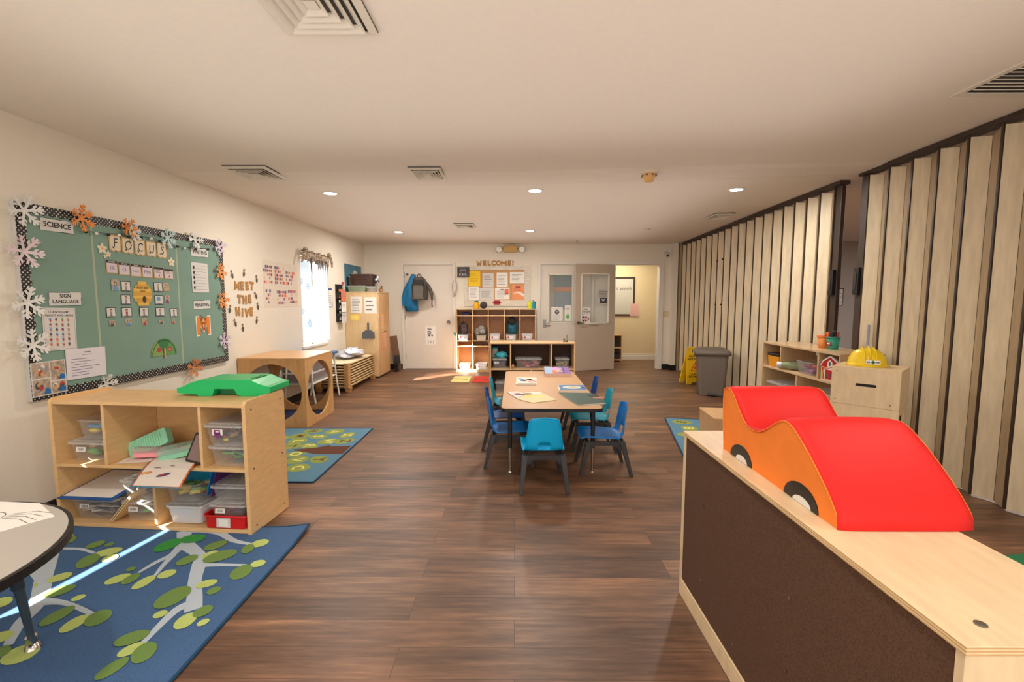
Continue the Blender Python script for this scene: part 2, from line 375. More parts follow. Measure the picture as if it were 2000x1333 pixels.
# ------------------------------------------------------------------ folding partition
def partition(label,ys_in,post_y,post_side,extra_bolts=False,name='folding_partition'):
    t=thing(name,label,'partition',(3.2,(ys_in[0]+ys_in[-1])/2,0)); oy=t.location.y
    L=lambda p:(p[0]-3.2,p[1]-oy,p[2])
    verts=[]
    for i,y in enumerate(ys_in):
        verts.append((3.182,y,0))
        if i+1<len(ys_in): verts.append((3.236,(y+ys_in[i+1])/2,1))
    for (a,b) in zip(verts,verts[1:]):
        dx,dy=b[0]-a[0],b[1]-a[1]; l=math.hypot(dx,dy); ux,uy=dx/l,dy/l; nx,ny=uy,-ux
        if nx>0: nx,ny=-nx,-ny
        p0=(a[0]+ux*.007,a[1]+uy*.007); p1=(b[0]-ux*.007,b[1]-uy*.007); h=.010
        q=[(p0[0]+nx*h,p0[1]+ny*h),(p1[0]+nx*h,p1[1]+ny*h),(p1[0]-nx*h,p1[1]-ny*h),(p0[0]-nx*h,p0[1]-ny*h)]
        ha,hb=rz(a[1])-(.05 if a[2]==0 else .075),rz(b[1])-(.05 if b[2]==0 else .075)
        mb=MB(); mb.hull8([L((*q[0],.012)),L((*q[1],.012)),L((*q[2],.012)),L((*q[3],.012))],[L((*q[0],ha)),L((*q[1],hb)),L((*q[2],hb)),L((*q[3],ha))],panelwood if dx*dy<0 else panelwood_shade)
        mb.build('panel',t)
    mb=MB()
    for v in verts:
        w=.007 if v[2]==0 else .004
        x=v[0]-(.010 if v[2]==0 else .004)
        mb.box(x-3.2-.004,v[1]-w-oy,.012,x-3.2+.014,v[1]+w-oy,rz(v[1])-(.045 if v[2]==0 else .075),bronze)
    o=mb.build('hinge_strip',t); 
    # post and pull
    mb=MB(); mb.box(-.02,post_y-.042-oy,.012,.02,post_y+.042-oy,rz(post_y)-.045,bronze); mb.build('end_post',t,bevel=.004)
    mb=MB(); s=post_side; mb.box(-.055,post_y-.03-oy,1.41,-.02,post_y+.03-oy,1.66,black); mb.box(-.062,post_y-.012-oy,1.46,-.055,post_y+.012-oy,1.61,bronze); mb.build('pull_handle',t,bevel=.004)
    y0,y1=min(ys_in[0],post_y-.05),max(ys_in[-1],post_y+.05)
    mb=MB(); n=8; 
    for i in range(n):
        ya,yb=y0+(y1-y0)*i/n,y0+(y1-y0)*(i+1)/n
        mb.hull8([(-.05,ya-oy,rz(ya)-.038),(-.05,yb-oy,rz(yb)-.038),(.05,yb-oy,rz(yb)-.038),(.05,ya-oy,rz(ya)-.038)],[(-.05,ya-oy,rz(ya)-.004),(-.05,yb-oy,rz(yb)-.004),(.05,yb-oy,rz(yb)-.004),(.05,ya-oy,rz(ya)-.004)],bronze)
    mb.build('ceiling_track',t)
    if extra_bolts:
        for y,z in((7.22,1.97),(7.03,1.98),(7.22,1.29),(7.03,1.29)):
            mb=MB(); mb.cyl((-.028,y-oy,z),(-.04,y-oy,z),.013,m=black); mb.build('bolt',t)
    return t
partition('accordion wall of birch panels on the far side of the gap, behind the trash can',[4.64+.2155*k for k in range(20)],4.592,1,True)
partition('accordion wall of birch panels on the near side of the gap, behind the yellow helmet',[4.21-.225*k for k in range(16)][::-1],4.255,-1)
mb=MB(); mb.box(3.2,-1.7,0,3.3,.83,2.6,wall_m); mb.box(3.14,8.74,0,3.3,8.93,2.44,panelwood_shade); struct(mb,'wall_right')
# notice seen through the gap on the next room's wall
mb=MB(); mb.box(-.12,-.17,0,.12,.17,.012,black); mb.rect(-.105,-.155,.105,.155,.0125,paper); mb.lines(-.09,-.12,.09,.12,7,.013,inkg); mb.box(-.12,-.30,0,.02,-.21,.01,black); mb.rect(-.11,-.29,.01,-.22,.011,paper)
solo(mb,'framed_notice','black framed notice on the grey wall seen through the partition gap','notice',(6.35,9.05,1.42),BACK)
# ------------------------------------------------------------------ big maple shelf (front left)
SA=math.atan2(-.095,1.2); SO=Vector((-2.70,2.60,0)); SX=Vector((math.cos(SA),math.sin(SA),0)); SN=Vector((-math.sin(SA),math.cos(SA),0))
def SP(u,d,z): p=SO+SX*u+SN*d; return (p.x,p.y,z)
sh=thing('storage_shelf','maple toy storage shelf with five cubbies standing on the blue branch rug','shelf',tuple(SO),SA)
def side_poly(d,h,r): # (y,z)
    p=[(0,.004),(d,.004)]
    for i in range(6):
        t=PI/2*i/5; p.append((d-r+r*math.cos(t),h-r+r*math.sin(t)))
    for i in range(6):
        t=PI/2+PI/2*i/5; p.append((r+r*math.cos(t),h-r+r*math.sin(t)))
    return p
for x0,x1 in((-.030,-.008),(1.166,1.188)):
    mb=MB(); mb.prism(side_poly(.375,.79,.03),x0,x1,maple,'x'); o=mb.build('side_panel',sh,bevel=.004)
    for (y,z) in((.05,.735),(.33,.735),(.05,.385),(.33,.385),(.05,.045),(.33,.045)):
        mb=MB(); xx=x1+.0006 if x0>0 else x0-.0006; mb.cyl((xx,y,z),(xx+(.001 if x0>0 else -.001),y,z),.006,m=M_('screw',(90,66,44),.4),n=10); s_=mb.build('screw',o)
mb=MB(); mb.box(-.008,.004,.752,1.166,.372,.772,maple); mb.build('top_board',sh,bevel=.003)
mb=MB(); mb.box(-.008,.004,.376,1.166,.365,.394,maple); mb.build('shelf_board',sh,bevel=.002)
mb=MB(); mb.box(-.008,.004,.012,1.166,.365,.034,maple); mb.build('bottom_board',sh,bevel=.002)
for x,z0,z1 in((.302,.394,.752),(.902,.394,.752),(.592,.034,.376)):
    mb=MB(); mb.box(x-.009,.008,z0,x+.009,.362,z1,maple); mb.build('divider',sh,bevel=.002)
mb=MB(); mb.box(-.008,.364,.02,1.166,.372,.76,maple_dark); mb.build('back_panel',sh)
# ------------------------------------------------------------------ bins
barm=ink
def make_bin(name,label,w,d,h,m,loc,rot=0,lid=None,lidm=None,tagk=1,cat='bin',group=None,tap=.84,flat=False):
    t=thing(name,label,cat,loc,rot,group)
    mb=MB(); a,b=w/2*tap,d/2*(tap+.04); A,B=w/2,d/2; rk=min(w,d)*.08
    lo=rrect(-a,-b,a,b,rk,3); hi=rrect(-A*.97,-B*.97,A*.97,B*.97,rk,3); n=len(lo)
    v=[(x,y,.002) for x,y in lo]+[(x,y,h-.008) for x,y in hi]
    mb.add(v,[(i,(i+1)%n,n+(i+1)%n,n+i) for i in range(n)],m,True); mb.add(v[:n],[tuple(range(n))],m)
    rim=rrect(-A*1.02,-B*1.02,A*1.02,B*1.02,rk,3); v=[(x,y,h-.008) for x,y in hi]+[(x,y,h-.006) for x,y in rim]+[(x,y,h-.014) for x,y in rim]
    mb.add(v,[(i,(i+1)%n,n+(i+1)%n,n+i) for i in range(n)]+[(n+i,n+(i+1)%n,2*n+(i+1)%n,2*n+i) for i in range(n)],m,True)
    mb.build('tub',t,recalc=False)
    if lid:
        mb=MB(); p=rrect(-A*1.04,-B*1.04,A*1.04,B*1.04,rk,3); mb.prism(p,h-.012,h+.002,lidm or clear2); p=rrect(-A*.9,-B*.9,A*.9,B*.9,rk,3); mb.prism(p,h+.002,h+.009,lidm or clear2); mb.build('lid',t,bevel=.002)
    if tagk==1:
        mb=MB(); tw=min(.062,w*.3); yy=-d/2*(tap+.04+(1-tap-.04)*.62)-.0025; zc=h*.62
        mb.M=Matrix.Translation((-w*.2,yy,zc))@Matrix.Rotation(-math.atan(d/2*(1-tap-.04)/h),4,'X')@BACK.to_4x4()
        mb.rect(-tw/2,-.014,tw/2,.014,0,paper)
        x=-tw*.28
        while x<tw*.3:
            q=random.choice((.002,.0035,.005)); mb.rect(x,-.008,x+q*.7,.008,.0006,ink); x+=q+.002
        mb.build('label_sticker',t,recalc=False)
    elif tagk:
        tagk(t)
    return t
def jumble(name,label,cat,loc,rot,w,d,h,cols,n,kind='rod',seed=1):
    R=random.Random(seed); mb=MB()
    for i in range(n):
        m=R.choice(cols); x=R.uniform(-w/2,w/2)*.72; y=R.uniform(-d/2,d/2)*.72; z=.012+R.random()*h*.75
        if kind=='rod':
            a=R.uniform(-.5,.5); l=min(w,d)*R.uniform(.3,.42); r=R.uniform(.004,.007)
            dx,dy=math.cos(a)*l,math.sin(a)*l; cl=lambda q,lim:max(-lim,min(lim,q))
            mb.cyl((cl(x-dx,w*.4),cl(y-dy,d*.4),z),(cl(x+dx,w*.4),cl(y+dy,d*.4),z+R.uniform(-.006,.012)),r,m=m,n=8)
        elif kind=='block':
            s=R.uniform(.012,.024); mb.M=Matrix.Translation((x,y,z+s*.5))@Matrix.Rotation(R.uniform(0,3),4,'Z'); mb.box(-s*1.4,-s*.7,-s*.5,s*1.4,s*.7,s*.5,m); mb.M=Matrix.Identity(4)
        else:
            s=R.uniform(.018,.03); mb.ball((x,y,z+s*.5),(s*1.3,s,s*.6),m,10,6)
    return solo(mb,name,label,cat,loc,rot,None,'stuff')
cl=lambda n,c,**k:M_(n,c,.5,**k)
RED,GRN,YEL,BLU,ORG,PUR,TAN,PNK,GRY=cl('craft_red',(176,60,62)),cl('craft_green',(110,176,96)),cl('craft_yellow',(226,204,90)),cl('craft_blue',(96,150,196)),cl('craft_orange',(224,110,66)),cl('craft_purple',(120,60,120)),cl('craft_tan',(196,160,112)),cl('craft_pink',(226,130,150)),cl('craft_grey',(150,146,146))
DKG=cl('craft_dark',(80,78,84)); WHT=cl('craft_white',(225,222,216))
zs,zb=.396,.036
def bin_sh(label,u0,u1,z,d0,dep,h,m=clear,lid=True,**k):
    return make_bin('storage_bin',label,u1-u0,dep,h,m,SP((u0+u1)/2,d0+dep/2,z),SA,lid,**k)
bin_sh('lower clear bin of pom craft pieces in the upper left cubby',.02,.285,zs,.045,.29,.118)
jumble('craft_supplies','tan and green craft pieces inside lower bin of the upper left cubby','craft supplies',SP(.152,.19,zs),SA,.25,.27,.08,[TAN,YEL,GRN,WHT,RED],34,'blob',2)
bin_sh('open clear bin with bright scarves, on top in upper left cubby',.06,.265,zs+.128,.07,.25,.125,lid=False,tagk=0)
jumble('play_scarves','folded red, blue and yellow scarves in the open clear bin','scarves',SP(.162,.19,zs+.130),SA,.17,.2,.075,[RED,BLU,YEL,TAN,BLU],16,'blob',3)
t=thing('pump_bottle','white pump bottle standing in the open bin of upper left cubby','bottle',SP(.215,.17,zs+.14),SA)
mb=MB(); mb.lathe([(.022,0),(.024,.06),(.020,.085),(.009,.1)],white,16); mb.build('bottle_body',t)
mb=MB(); mb.cyl((0,0,.1),(0,0,.13),.006,m=white); mb.tube([(.01,0,.13),(-.01,0,.134),(-.035,-.005,.128)],.0065,white); mb.build('pump_head',t)
bin_sh('upper clear lidded bin with purple sticker in the upper right cubby',.915,1.15,zs+.131,.02,.31,.118,tagk=0)
jumble('craft_supplies','dark and yellow blocks inside the upper right stacked bin','craft supplies',SP(1.03,.17,zs+.133),SA,.21,.27,.05,[RED,YEL,DKG,TAN,DKG],22,'block',4)
mb=MB(); mb.rect(-.032,-.018,.032,.018,0,paper); mb.rect(-.022,-.012,.018,.014,.0006,M_('sticker_purple',(140,40,120),.5)); mb.rect(-.018,-.03,.02,-.006,.0006,PUR); mb.rect(-.01,.0,.01,.006,.001,paper)
o=mb.build('label_sticker',None,recalc=False,label='white and purple sticker'); b_=[x for x in C.objects if x.name.startswith('storage_bin')][-1]; o.parent=b_; o.matrix_local=Matrix.Translation((-.04,-.148,.075))@BACK.to_4x4()
bin_sh('lower clear lidded bin of chunky chalk in the upper right cubby',.93,1.15,zs,.03,.30,.12,tagk=0)
jumble('chunky_chalk','green, orange and teal chalk sticks inside the lower right stacked bin','chalk',SP(1.04,.18,zs),SA,.2,.26,.07,[GRN,ORG,M_('chalk_teal',(70,130,140),.6),GRN],14,'rod',5)
bin_sh('wide clear bin of paintbrushes under the blue board, lower left cubby',.0,.30,zb,.045,.30,.128,lid=True)
jumble('paintbrushes','heap of white handled brushes inside the wide lower left bin','paintbrushes',SP(.15,.195,zb),SA,.29,.28,.08,[WHT,GRY,DKG,WHT,GRY],60,'rod',6)
t=thing('dry_erase_board','blue edged whiteboard leaning over the wide lower left bin','board',SP(.16,.19,zb+.17),(0.12,0,SA))
mb=MB(); mb.box(-.175,-.20,0,.175,.16,.010,M_('board_blue',(14,84,160),.4)); mb.build('edge_frame',t,bevel=.004)
mb=MB(); mb.box(-.155,-.18,.0102,.155,.14,.0125,paper); mb.build('writing_surface',t)
for nm,lab,du,_q in(('wooden_tray_panel','thin plywood board leaning on the wide lower left bin',.0,.86),('wooden_tray_panel','second thin plywood board leaning beside the first one',.014,.86)):
    mb=MB(); mb.box(0,0,0,.235,.20,.006,ply); solo(mb,nm,lab,'board',SP(.285+du,.02,zb+.004),(0,-.86,SA),'leaning plywood boards')
bin_sh('clear lidded bin holding green and tan pieces, bottom of middle stack',.345,.575,zb,.04,.30,.122)
jumble('craft_supplies','green and tan pieces inside the bottom bin of the middle stack','craft supplies',SP(.46,.19,zb),SA,.2,.26,.05,[GRN,TAN,YEL,GRY],18,'blob',7)
bin_sh('clear lidded bin of grey cords on top of the middle stack',.33,.575,zb+.135,.05,.29,.115,tagk=0)
jumble('craft_supplies','grey coiled pieces inside the top bin of the middle stack','craft supplies',SP(.455,.195,zb+.137),SA,.21,.25,.07,[GRY,DKG,GRY,WHT],26,'blob',8)
bin_sh('frosted white bin lit by the sun, lower right cubby',.635,.86,zb,.03,.30,.118,m=frost,tagk=0,lid=True)
bin_sh('open clear bin of coloured folders above the frosted bin',.63,.83,zb+.130,.04,.28,.118,lid=False,tagk=0)
jumble('craft_supplies','green, red and blue craft sheets in the open lower bin','craft supplies',SP(.73,.17,zb+.132),SA,.17,.22,.06,[GRN,RED,BLU,YEL],20,'block',9)
for i,(u,m,lab,z0,hh) in enumerate([(.70,M_('folder_teal',(20,140,180),.4),'teal plastic folder tipped back behind the open lower bin',zb+.19,.13),(.86,M_('folder_blue',(30,120,200),.4),'bright blue folder leaning beside the purple folder',zb+.16,.16),(.885,M_('folder_purple',(92,44,112),.4),'purple see-through folder leaning in the lower right cubby',zb+.15,.165)]):
    mb=MB(); mb.box(-.002 if i else -.09,0,0,.002 if i else .09,.26 if i else .004,hh,m); solo(mb,'plastic_folder',lab,'folder',SP(u,.08 if i else .22,z0),(-.0,.25 if i else -.0,SA),'folders in the lower right cubby',bevel=.001)
mb=None
t=make_bin('sorting_tray','red plastic tray with white front label, bottom of lower right cubby',.265,.30,.085,M_('red_tray',(206,20,24),.4),SP(1.02,.155,zb),SA,None,tagk=0,cat='tray',tap=.93)
mb=MB(); mb.rect(-.045,-.028,.04,.028,0,paperg); mb.rect(-.03,-.02,.025,.02,.0005,paper); o=mb.build('label_card',t,recalc=False); o.matrix_local=Matrix.Translation((-.005,-.1475,.035))@Matrix.Rotation(-.05,4,'X')@BACK.to_4x4()
bin_sh('clear lidded bin with barcode label resting in the red tray',.91,1.13,zb+.03,.03,.27,.102)
jumble('craft_supplies','dark red pieces inside the bin on the red tray','craft supplies',SP(1.02,.165,zb+.032),SA,.18,.22,.04,[RED,PUR,DKG],16,'block',10)
bin_sh('tall clear bin with dark red contents at back of lower right cubby',.90,1.12,zb+.145,.06,.26,.085,tagk=0)
t=thing('glue_bottle','dark blue capped bottle at right end of the lower right cubby','bottle',SP(1.135,.20,zb+.155),SA)
mb=MB(); mb.lathe([(.02,0),(.021,.09),(.012,.11)],M_('bottle_navy',(50,44,90),.4),14); mb.build('bottle_body',t); mb=MB(); mb.cyl((0,0,.11),(0,0,.145),.018,m=M_('bottle_cap',(40,36,60),.4)); mb.build('cap',t)
# pencil boxes
mint=M_('mint_plastic',(142,206,172),.35); mintc=pm('mint_clear',(190,225,210),.12,alpha=.45); pinkp=M_('pink_plastic',(246,160,168),.35); pinkc=pm('pink_clear',(230,200,200),.12,alpha=.4)
def pencil_box(label,loc,rot,m,mc,l=.21,w=.09,h=.055):
    t=thing('pencil_box',label,'pencil box',loc,rot,'pencil boxes in the middle cubby')
    mb=MB(); mb.prism(rrect(-l/2,-w/2,l/2,w/2,.018),0,h*.5,m); mb.build('base',t,bevel=.004)
    mb=MB(); mb.prism(rrect(-l/2,-w/2,l/2,w/2,.018),h*.5+.001,h,mc)
    mb.build('lid',t,bevel=.006)
    mb=MB(); 
    for i in range(12): mb.box(-l*.35+i*l*.062,-w*.42,h,-l*.35+i*l*.062+.004,w*.42,h+.0035,m if rot and isinstance(rot,tuple) and rot[0]>.5 else mc)
    mb.build('lid_ribs',t)
    return t
pencil_box('mint green pencil box standing on edge at left of the pile',SP(.43,.20,zs+.075),(1.25,-.42,SA+.15),mint,mint,.25,.10,.046)
pencil_box('pink pencil box lying beneath the mint boxes',SP(.47,.16,zs+.012),SA+.2,pinkp,pinkc)
pencil_box('mint pencil box with clear lid holding orange crayons',SP(.68,.14,zs+.03),(0.05,-.18,SA+.35),mint,mintc,.24,.10,.06)
jumble('crayons','orange and red crayons inside the clear lidded mint box','crayons',SP(.67,.14,zs+.048),SA,.18,.08,.02,[ORG,RED,ORG,YEL],8,'rod',12)
t=thing('tablet','small black framed tablet leaning against the divider in the middle cubby','tablet',SP(.772,.045,zs+.024),(1.22,.20,SA))
mb=MB(); mb.prism(rrect(0,0,.10,.17,.010),0,.008,black); mb.build('tablet_frame',t,bevel=.002)
mb=MB(); mb.box(.010,.012,.0082,.090,.158,.009,M_('grey_glass_screen',(130,108,104),.2)); mb.build('screen',t)
# drooping activity mats
def droop(name,label,border,inner,z,du,marks):
    t=thing(name,label,'activity mat',SP(.68+du,.10,z),SA)
    pr=[(.14,.012),(.04,.016),(-.06,.012),(-.12,-.004),(-.19,-.035),(-.235,-.060)]
    def strip(x0,x1,i0,i1,dz,m,mb):
        for (a,b) in zip(pr[i0:i1],pr[i0+1:i1+1]):
            k=lambda p:(p[0],p[1]+dz); ka,kb=k(a),k(b)
            s=lambda y:(-.3*y)
            mb.add([(x0-s(ka[0])*-.9,ka[0],ka[1]),(x1-s(ka[0])*-.9,ka[0],ka[1]),(x1-s(kb[0])*-.9,kb[0],kb[1]),(x0-s(kb[0])*-.9,kb[0],kb[1])],[(0,1,2,3)],m,True)
    mb=MB(); strip(-.145,.145,0,5,0,border,mb); mb.build('mat_sheet',t,recalc=False,thick=.002)
    mb=MB(); strip(-.135,.135,0,5,.0018,inner,mb); o=mb.build('printed_face',t,recalc=False)
    if marks:
        mb=MB(); mb.M=Matrix.Translation((-.025,-.15,-.016))@Matrix.Rotation(.42,4,'X')
        mb.ell(-.04,-.01,.035,.008,.0045,ORG,.3); mb.ell(.075,-.02,.035,.010,.0045,M_('mat_navy',(50,50,110),.5),.4); mb.ell(.07,-.022,.02,.006,.005,RED,.4); mb.ell(-.035,-.012,.018,.005,.005,YEL,.3)
        mb.rect(-.02,.03,.02,.034,.0045,DKG); mb.rect(.06,.05,.09,.054,.0045,DKG); mb.build('printed_pictures',t,recalc=False)
    return t
droop('activity_mat','orange edged picture mat drooping over the front of the middle shelf',M_('mat_orange',(226,120,60),.4),M_('mat_face',(228,218,210),.35),zs+.004,0,True)
droop('activity_mat','blue edged mat drooping beneath the orange edged mat',M_('mat_blue',(40,150,205),.4),M_('mat_face_blue',(120,180,205),.4),zs-.003,-.012,False)
mb=MB(); mb.box(-.09,-.05,0,.09,.05,.0008,paper); mb.lines(-.07,-.03,.07,.035,5,.0011,PNK); solo(mb,'paper_sheet','pink printed sheet lying on the middle cubby floor','paper',SP(.42,.10,zs),SA+.3)
# green plastic step on top of the shelf
gp=M_('green_plastic',(16,184,104),.35); gpd=M_('green_plastic_inner',(12,118,66),.45)
t=thing('balance_step','green moulded plastic step lying on top of the maple shelf','play step',(-2.065,2.735,.773),.0)
mb=MB(); P=[(0,.02),(0,.05),(.03,.056),(.075,.08),(.13,.098),(.42,.102),(.46,.098),(.50,.078),(.545,.062),(.57,.058),(.57,.022),(.50,.0),(.385,.0),(.365,.012),(.35,.045),(.23,.045),(.215,.004),(.205,.0),(.13,.0),(.12,.01)]
mb.prism(P,0,.24,gp,'y'); mb.build('step_shell',t,bevel=.006,seg=3)
mb=MB(); mb.box(.232,.05,.002,.348,.2,.044,gpd); mb.build('inner_recess',t)
for x in(.43,.455): 
    mb=MB(); mb.box(x-.004,.06,.1,x+.004,.18,.1035,gpd); mb.build('grip_rib',t)
# ------------------------------------------------------------------ rugs
LEAVES=[('g',-1.913,2.39,.037,.056,.041,-.042),('g',-1.824,2.459,.06,.023,.032,-.041),('o',-1.648,2.389,.039,.041,.028,-.033),('y',-1.417,2.414,.037,.026,.024,-.034),('o',-1.45,2.355,.016,.033,.029,-.034),('y',-1.611,2.295,.028,.028,.027,-.032),('o',-1.555,2.285,.06,.049,.035,-.041),('o',-1.702,2.245,.029,.041,.029,-.03),('y',-1.316,2.217,.028,.02,.021,-.027),('o',-1.359,2.144,.029,.046,.039,-.044),('y',-1.469,2.051,.037,.024,.021,-.025),('o',-1.399,1.998,.02,.021,.019,-.021),('o',-1.555,1.951,.036,.067,.048,-.044),('y',-1.525,1.838,.019,.018,.018,-.018),('y',-1.387,1.799,.02,.042,.034,-.03),('o',-1.353,1.857,.023,.031,.026,-.025),('y',-1.306,1.789,.015,.018,.015,-.014),('o',-1.53,1.698,.043,.036,.031,-.028),('y',-1.486,1.64,.025,.033,.024,-.02),('o',-1.422,1.625,.013,.044,.043,-.032),('o',-1.477,1.549,.02,.05,.027,-.019),('y',-1.924,2.085,.033,.037,.027,-.025),('o',-1.861,2.085,.014,.04,.028,-.023),('y',-1.776,2.059,.018,.05,.028,-.025),('y',-1.716,2.126,.027,.027,.026,-.027),('o',-1.927,2.164,.015,.012,.016,-.016),('o',-2.316,2.392,.025,.034,.029,-.027),('o',-2.241,2.394,.016,.015,.016,-.016),('y',-2.182,2.322,.048,.034,.032,-.031),('o',-2.21,2.235,.014,.053,.049,-.04),('y',-2.119,2.262,.022,.026,.03,-.028),('y',-2.218,2.096,.029,.034,.031,-.025),('o',-2.113,1.992,.034,.042,.034,-.027),('y',-1.981,1.944,.016,.019,.018,-.015),('o',-1.957,1.825,.018,.06,.035,-.025),('y',-1.84,1.779,.016,.049,.033,-.024),('o',-1.772,1.814,.024,.04,.043,-.034),('y',-1.888,1.616,.033,.042,.049,-.034),('o',-1.973,1.622,.012,.027,.033,-.021),('y',-2.064,1.7,.03,.027,.034,-.025),('y',-2.295,1.91,.021,.028,.038,-.028),('y',-2.545,2.482,.0,.022,.022,-.018),('o',-2.503,2.44,.005,.034,.032,-.026),('y',-2.273,2.036,-.006,.015,.016,-.01)]
BR=[[(-1.937,2.554,.058),(-1.867,2.446,.046),(-1.791,2.378,.054),(-1.668,2.299,.039),(-1.621,2.224,.05),(-1.545,2.074,.039),(-1.465,1.965,.045),(-1.403,1.867,.05)],[(-1.85,2.42,.037),(-1.812,2.298,.03),(-1.852,2.237,.022),(-1.868,2.138,.013)],[(-1.812,2.298,.024),(-1.796,2.208,.019),(-1.766,2.112,.011)],[(-1.94,2.54,.029),(-1.84,2.555,.029),(-1.71,2.533,.032),(-1.585,2.438,.025),(-1.463,2.405,.015)],[(-1.606,2.202,.03),(-1.525,2.207,.019),(-1.372,2.204,.015)],[(-1.44,1.909,.051),(-1.482,1.877,.031),(-1.475,1.758,.023),(-1.467,1.673,.017)],[(-2.464,2.355,.015),(-2.357,2.355,.016),(-2.249,2.311,.012)],[(-2.457,2.294,.04),(-2.377,2.191,.05),(-2.275,2.07,.048),(-2.16,1.95,.049),(-2.098,1.863,.043),(-2.071,1.773,.035),(-1.983,1.657,.022)],[(-2.125,1.917,.044),(-2.029,1.917,.02),(-1.932,1.885,.017),(-1.823,1.839,.016)],[(-2.277,2.07,.032),(-2.437,2.176,.034),(-2.622,2.293,.035)]]
rugblue=pm('denim_blue_rug_pile',(74,108,150),.95,.22,420,.8,c2=(46,80,122)); rugedge=pm('rug_edge_binding',(8,62,96),.8,.1,90)
lg={'g':pm('bright_green_pile',(52,150,64),.95,.3,260,.5),'o':pm('olive_green_pile',(110,142,72),.95,.15,300,.5),'y':pm('lime_pile',(186,204,116),.95,.12,300,.5)}
brm=pm('pale_blue_grey_pile',(186,200,212),.95,.08,300,.5)
def rug(name,label,x0,y0,x1,y1,m,em,deco,th=.009,lift=0):
    t=thing(name,label,'rug',((x0+x1)/2,(y0+y1)/2,0)); cx,cy=(x0+x1)/2,(y0+y1)/2
    def zl(x,y): 
        if not lift: return 0
        return lift*max(0,1-math.hypot(x-x1,y-y1)/.22)**2
    mb=MB(); n,mn=14,14; v=[];
    for k in (0,1):
        for j in range(mn+1):
            for i in range(n+1):
                fx=(i/n)**.6; fy=(j/mn)**.6; x=x0+(x1-x0)*fx; y=y0+(y1-y0)*fy; v.append((x-cx,y-cy,zl(x,y)+(th if k else .001)))
    f=[]; W=n+1; S_=W*(mn+1)
    for j in range(mn):
        for i in range(n):
            a=j*W+i; f.append((S_+a,S_+a+1,S_+a+W+1,S_+a+W)); f.append((a+W,a+W+1,a+1,a))
    mb.add(v,f,m,True); mb.build('rug_pile',t,recalc=False)
    def edgepts(a,b,k=12): return [(a[0]+(b[0]-a[0])*i/k,a[1]+(b[1]-a[1])*i/k) for i in range(k)]
    r=.02; c=[(x0,y0),(x1,y0),(x1,y1),(x0,y1)]; pts=[]
    for a,b in zip(c,c[1:]+c[:1]): pts+=edgepts(a,b)
    mb=MB(); mb.tube([(x-cx,y-cy,th*.55+zl(x,y)) for x,y in pts],th*.75,em,8,True); mb.build('edge_binding',t)
    deco(t,cx,cy,th); return t
def deco1(t,cx,cy,th):
    for i,b in enumerate(BR):
        mb=MB(); mb.M=Matrix.Translation((-cx,-cy,0))
        # smooth the centreline
        q=[]; 
        for (a,c) in zip(b,b[1:]):
            for k in range(4): s=k/4; q.append((a[0]+(c[0]-a[0])*s,a[1]+(c[1]-a[1])*s,(a[2]+(c[2]-a[2])*s)*1.35))
        q.append((b[-1][0],b[-1][1],b[-1][2]*1.35))
        for _ in range(3): q=[q[0]]+[tuple((q[i-1][j]+2*q[i][j]+q[i+1][j])/4 for j in range(3)) for i in range(1,len(q)-1)]+[q[-1]]
        mb.strip(q,th+.0006+.0001*i,brm)
        mb.build('woven_branch',t,recalc=False)
    mb=MB(); mb.M=Matrix.Translation((-cx,-cy,0))
    # extra foliage on the parts of the rug nearer the viewer and to the left
    ex=[]; R=random.Random(4)
    for i in range(26): 
        x=R.uniform(-2.85,-1.4); y=R.uniform(.4,1.45)
        a=R.uniform(.5,1.4); s=R.uniform(.03,.06); ex.append((R.choice('oy'),x,y,math.cos(a)*s,math.sin(a)*s,math.sin(a)*s*.6,-math.cos(a)*s*.6))
    for j,(c,x,y,ax,ay,bx,by) in enumerate(LEAVES+ex):
        mb.poly([(x+ax*math.cos(q)+bx*math.sin(q),y+ay*math.cos(q)+by*math.sin(q)) for q in [2*PI*k/20 for k in range(20)]],th+.0018+.00012*(j%9)+(.0012 if c!='y' else 0),lg[c])
    mb.build('woven_leaves',t,recalc=False)
rug('branch_rug','large denim blue rug with pale branches and green leaves, front left',-2.86,.2,-1.225,2.60,rugblue,rugedge,deco1,.010,.02)
rug2b=pm('pale_blue_rug_pile',(86,128,152),.95,.12,300,.5); oliv=pm('olive_rug_spot',(140,150,72),.95,.15,200,.4); letm=pm('cream_rug_letter',(214,212,130),.95,.08,200); lets=pm('brown_rug_letter',(96,66,44),.95,.1,200); trunkm=pm('brown_rug_trunk',(92,50,30),.95,.2,60)
def deco2(items,trunk,flip=1):
    def f(t,cx,cy,th):
        if trunk: mb=MB(); mb.M=Matrix.Translation((-cx,-cy,0)); mb.poly(trunk,th+.0016,trunkm); mb.build('woven_trunk',t,recalc=False)
        for i,(ch,(x,y)) in enumerate(items):
            mb=MB(); mb.M=Matrix.Translation((-cx,-cy,0)); mb.ell(x,y,.10,.07+.02*(i%2),th+.0008+.0001*(i%5),oliv,i*.7); mb.text(ch,x,y,.13,th+.0022,letm if i%3 else lets,bold=.02,rot=-1.45*flip); mb.build('letter_spot',t,recalc=False)
    return f
items2=[('H',(-2.084,4.596)),('A',(-1.852,4.572)),('X',(-1.68,4.454)),('M',(-2.136,4.417)),('S',(-1.952,4.406)),('W',(-1.786,4.253)),('Z',(-1.63,4.264)),('L',(-2.083,4.262)),('R',(-1.911,4.118)),('T',(-2.08,4.107)),('O',(-1.931,3.89)),('V',(-1.843,3.743)),('Y',(-1.664,3.753)),('C',(-1.75,3.561)),('B',(-2.3,4.35)),('E',(-2.35,3.9)),('D',(-2.25,3.6))]
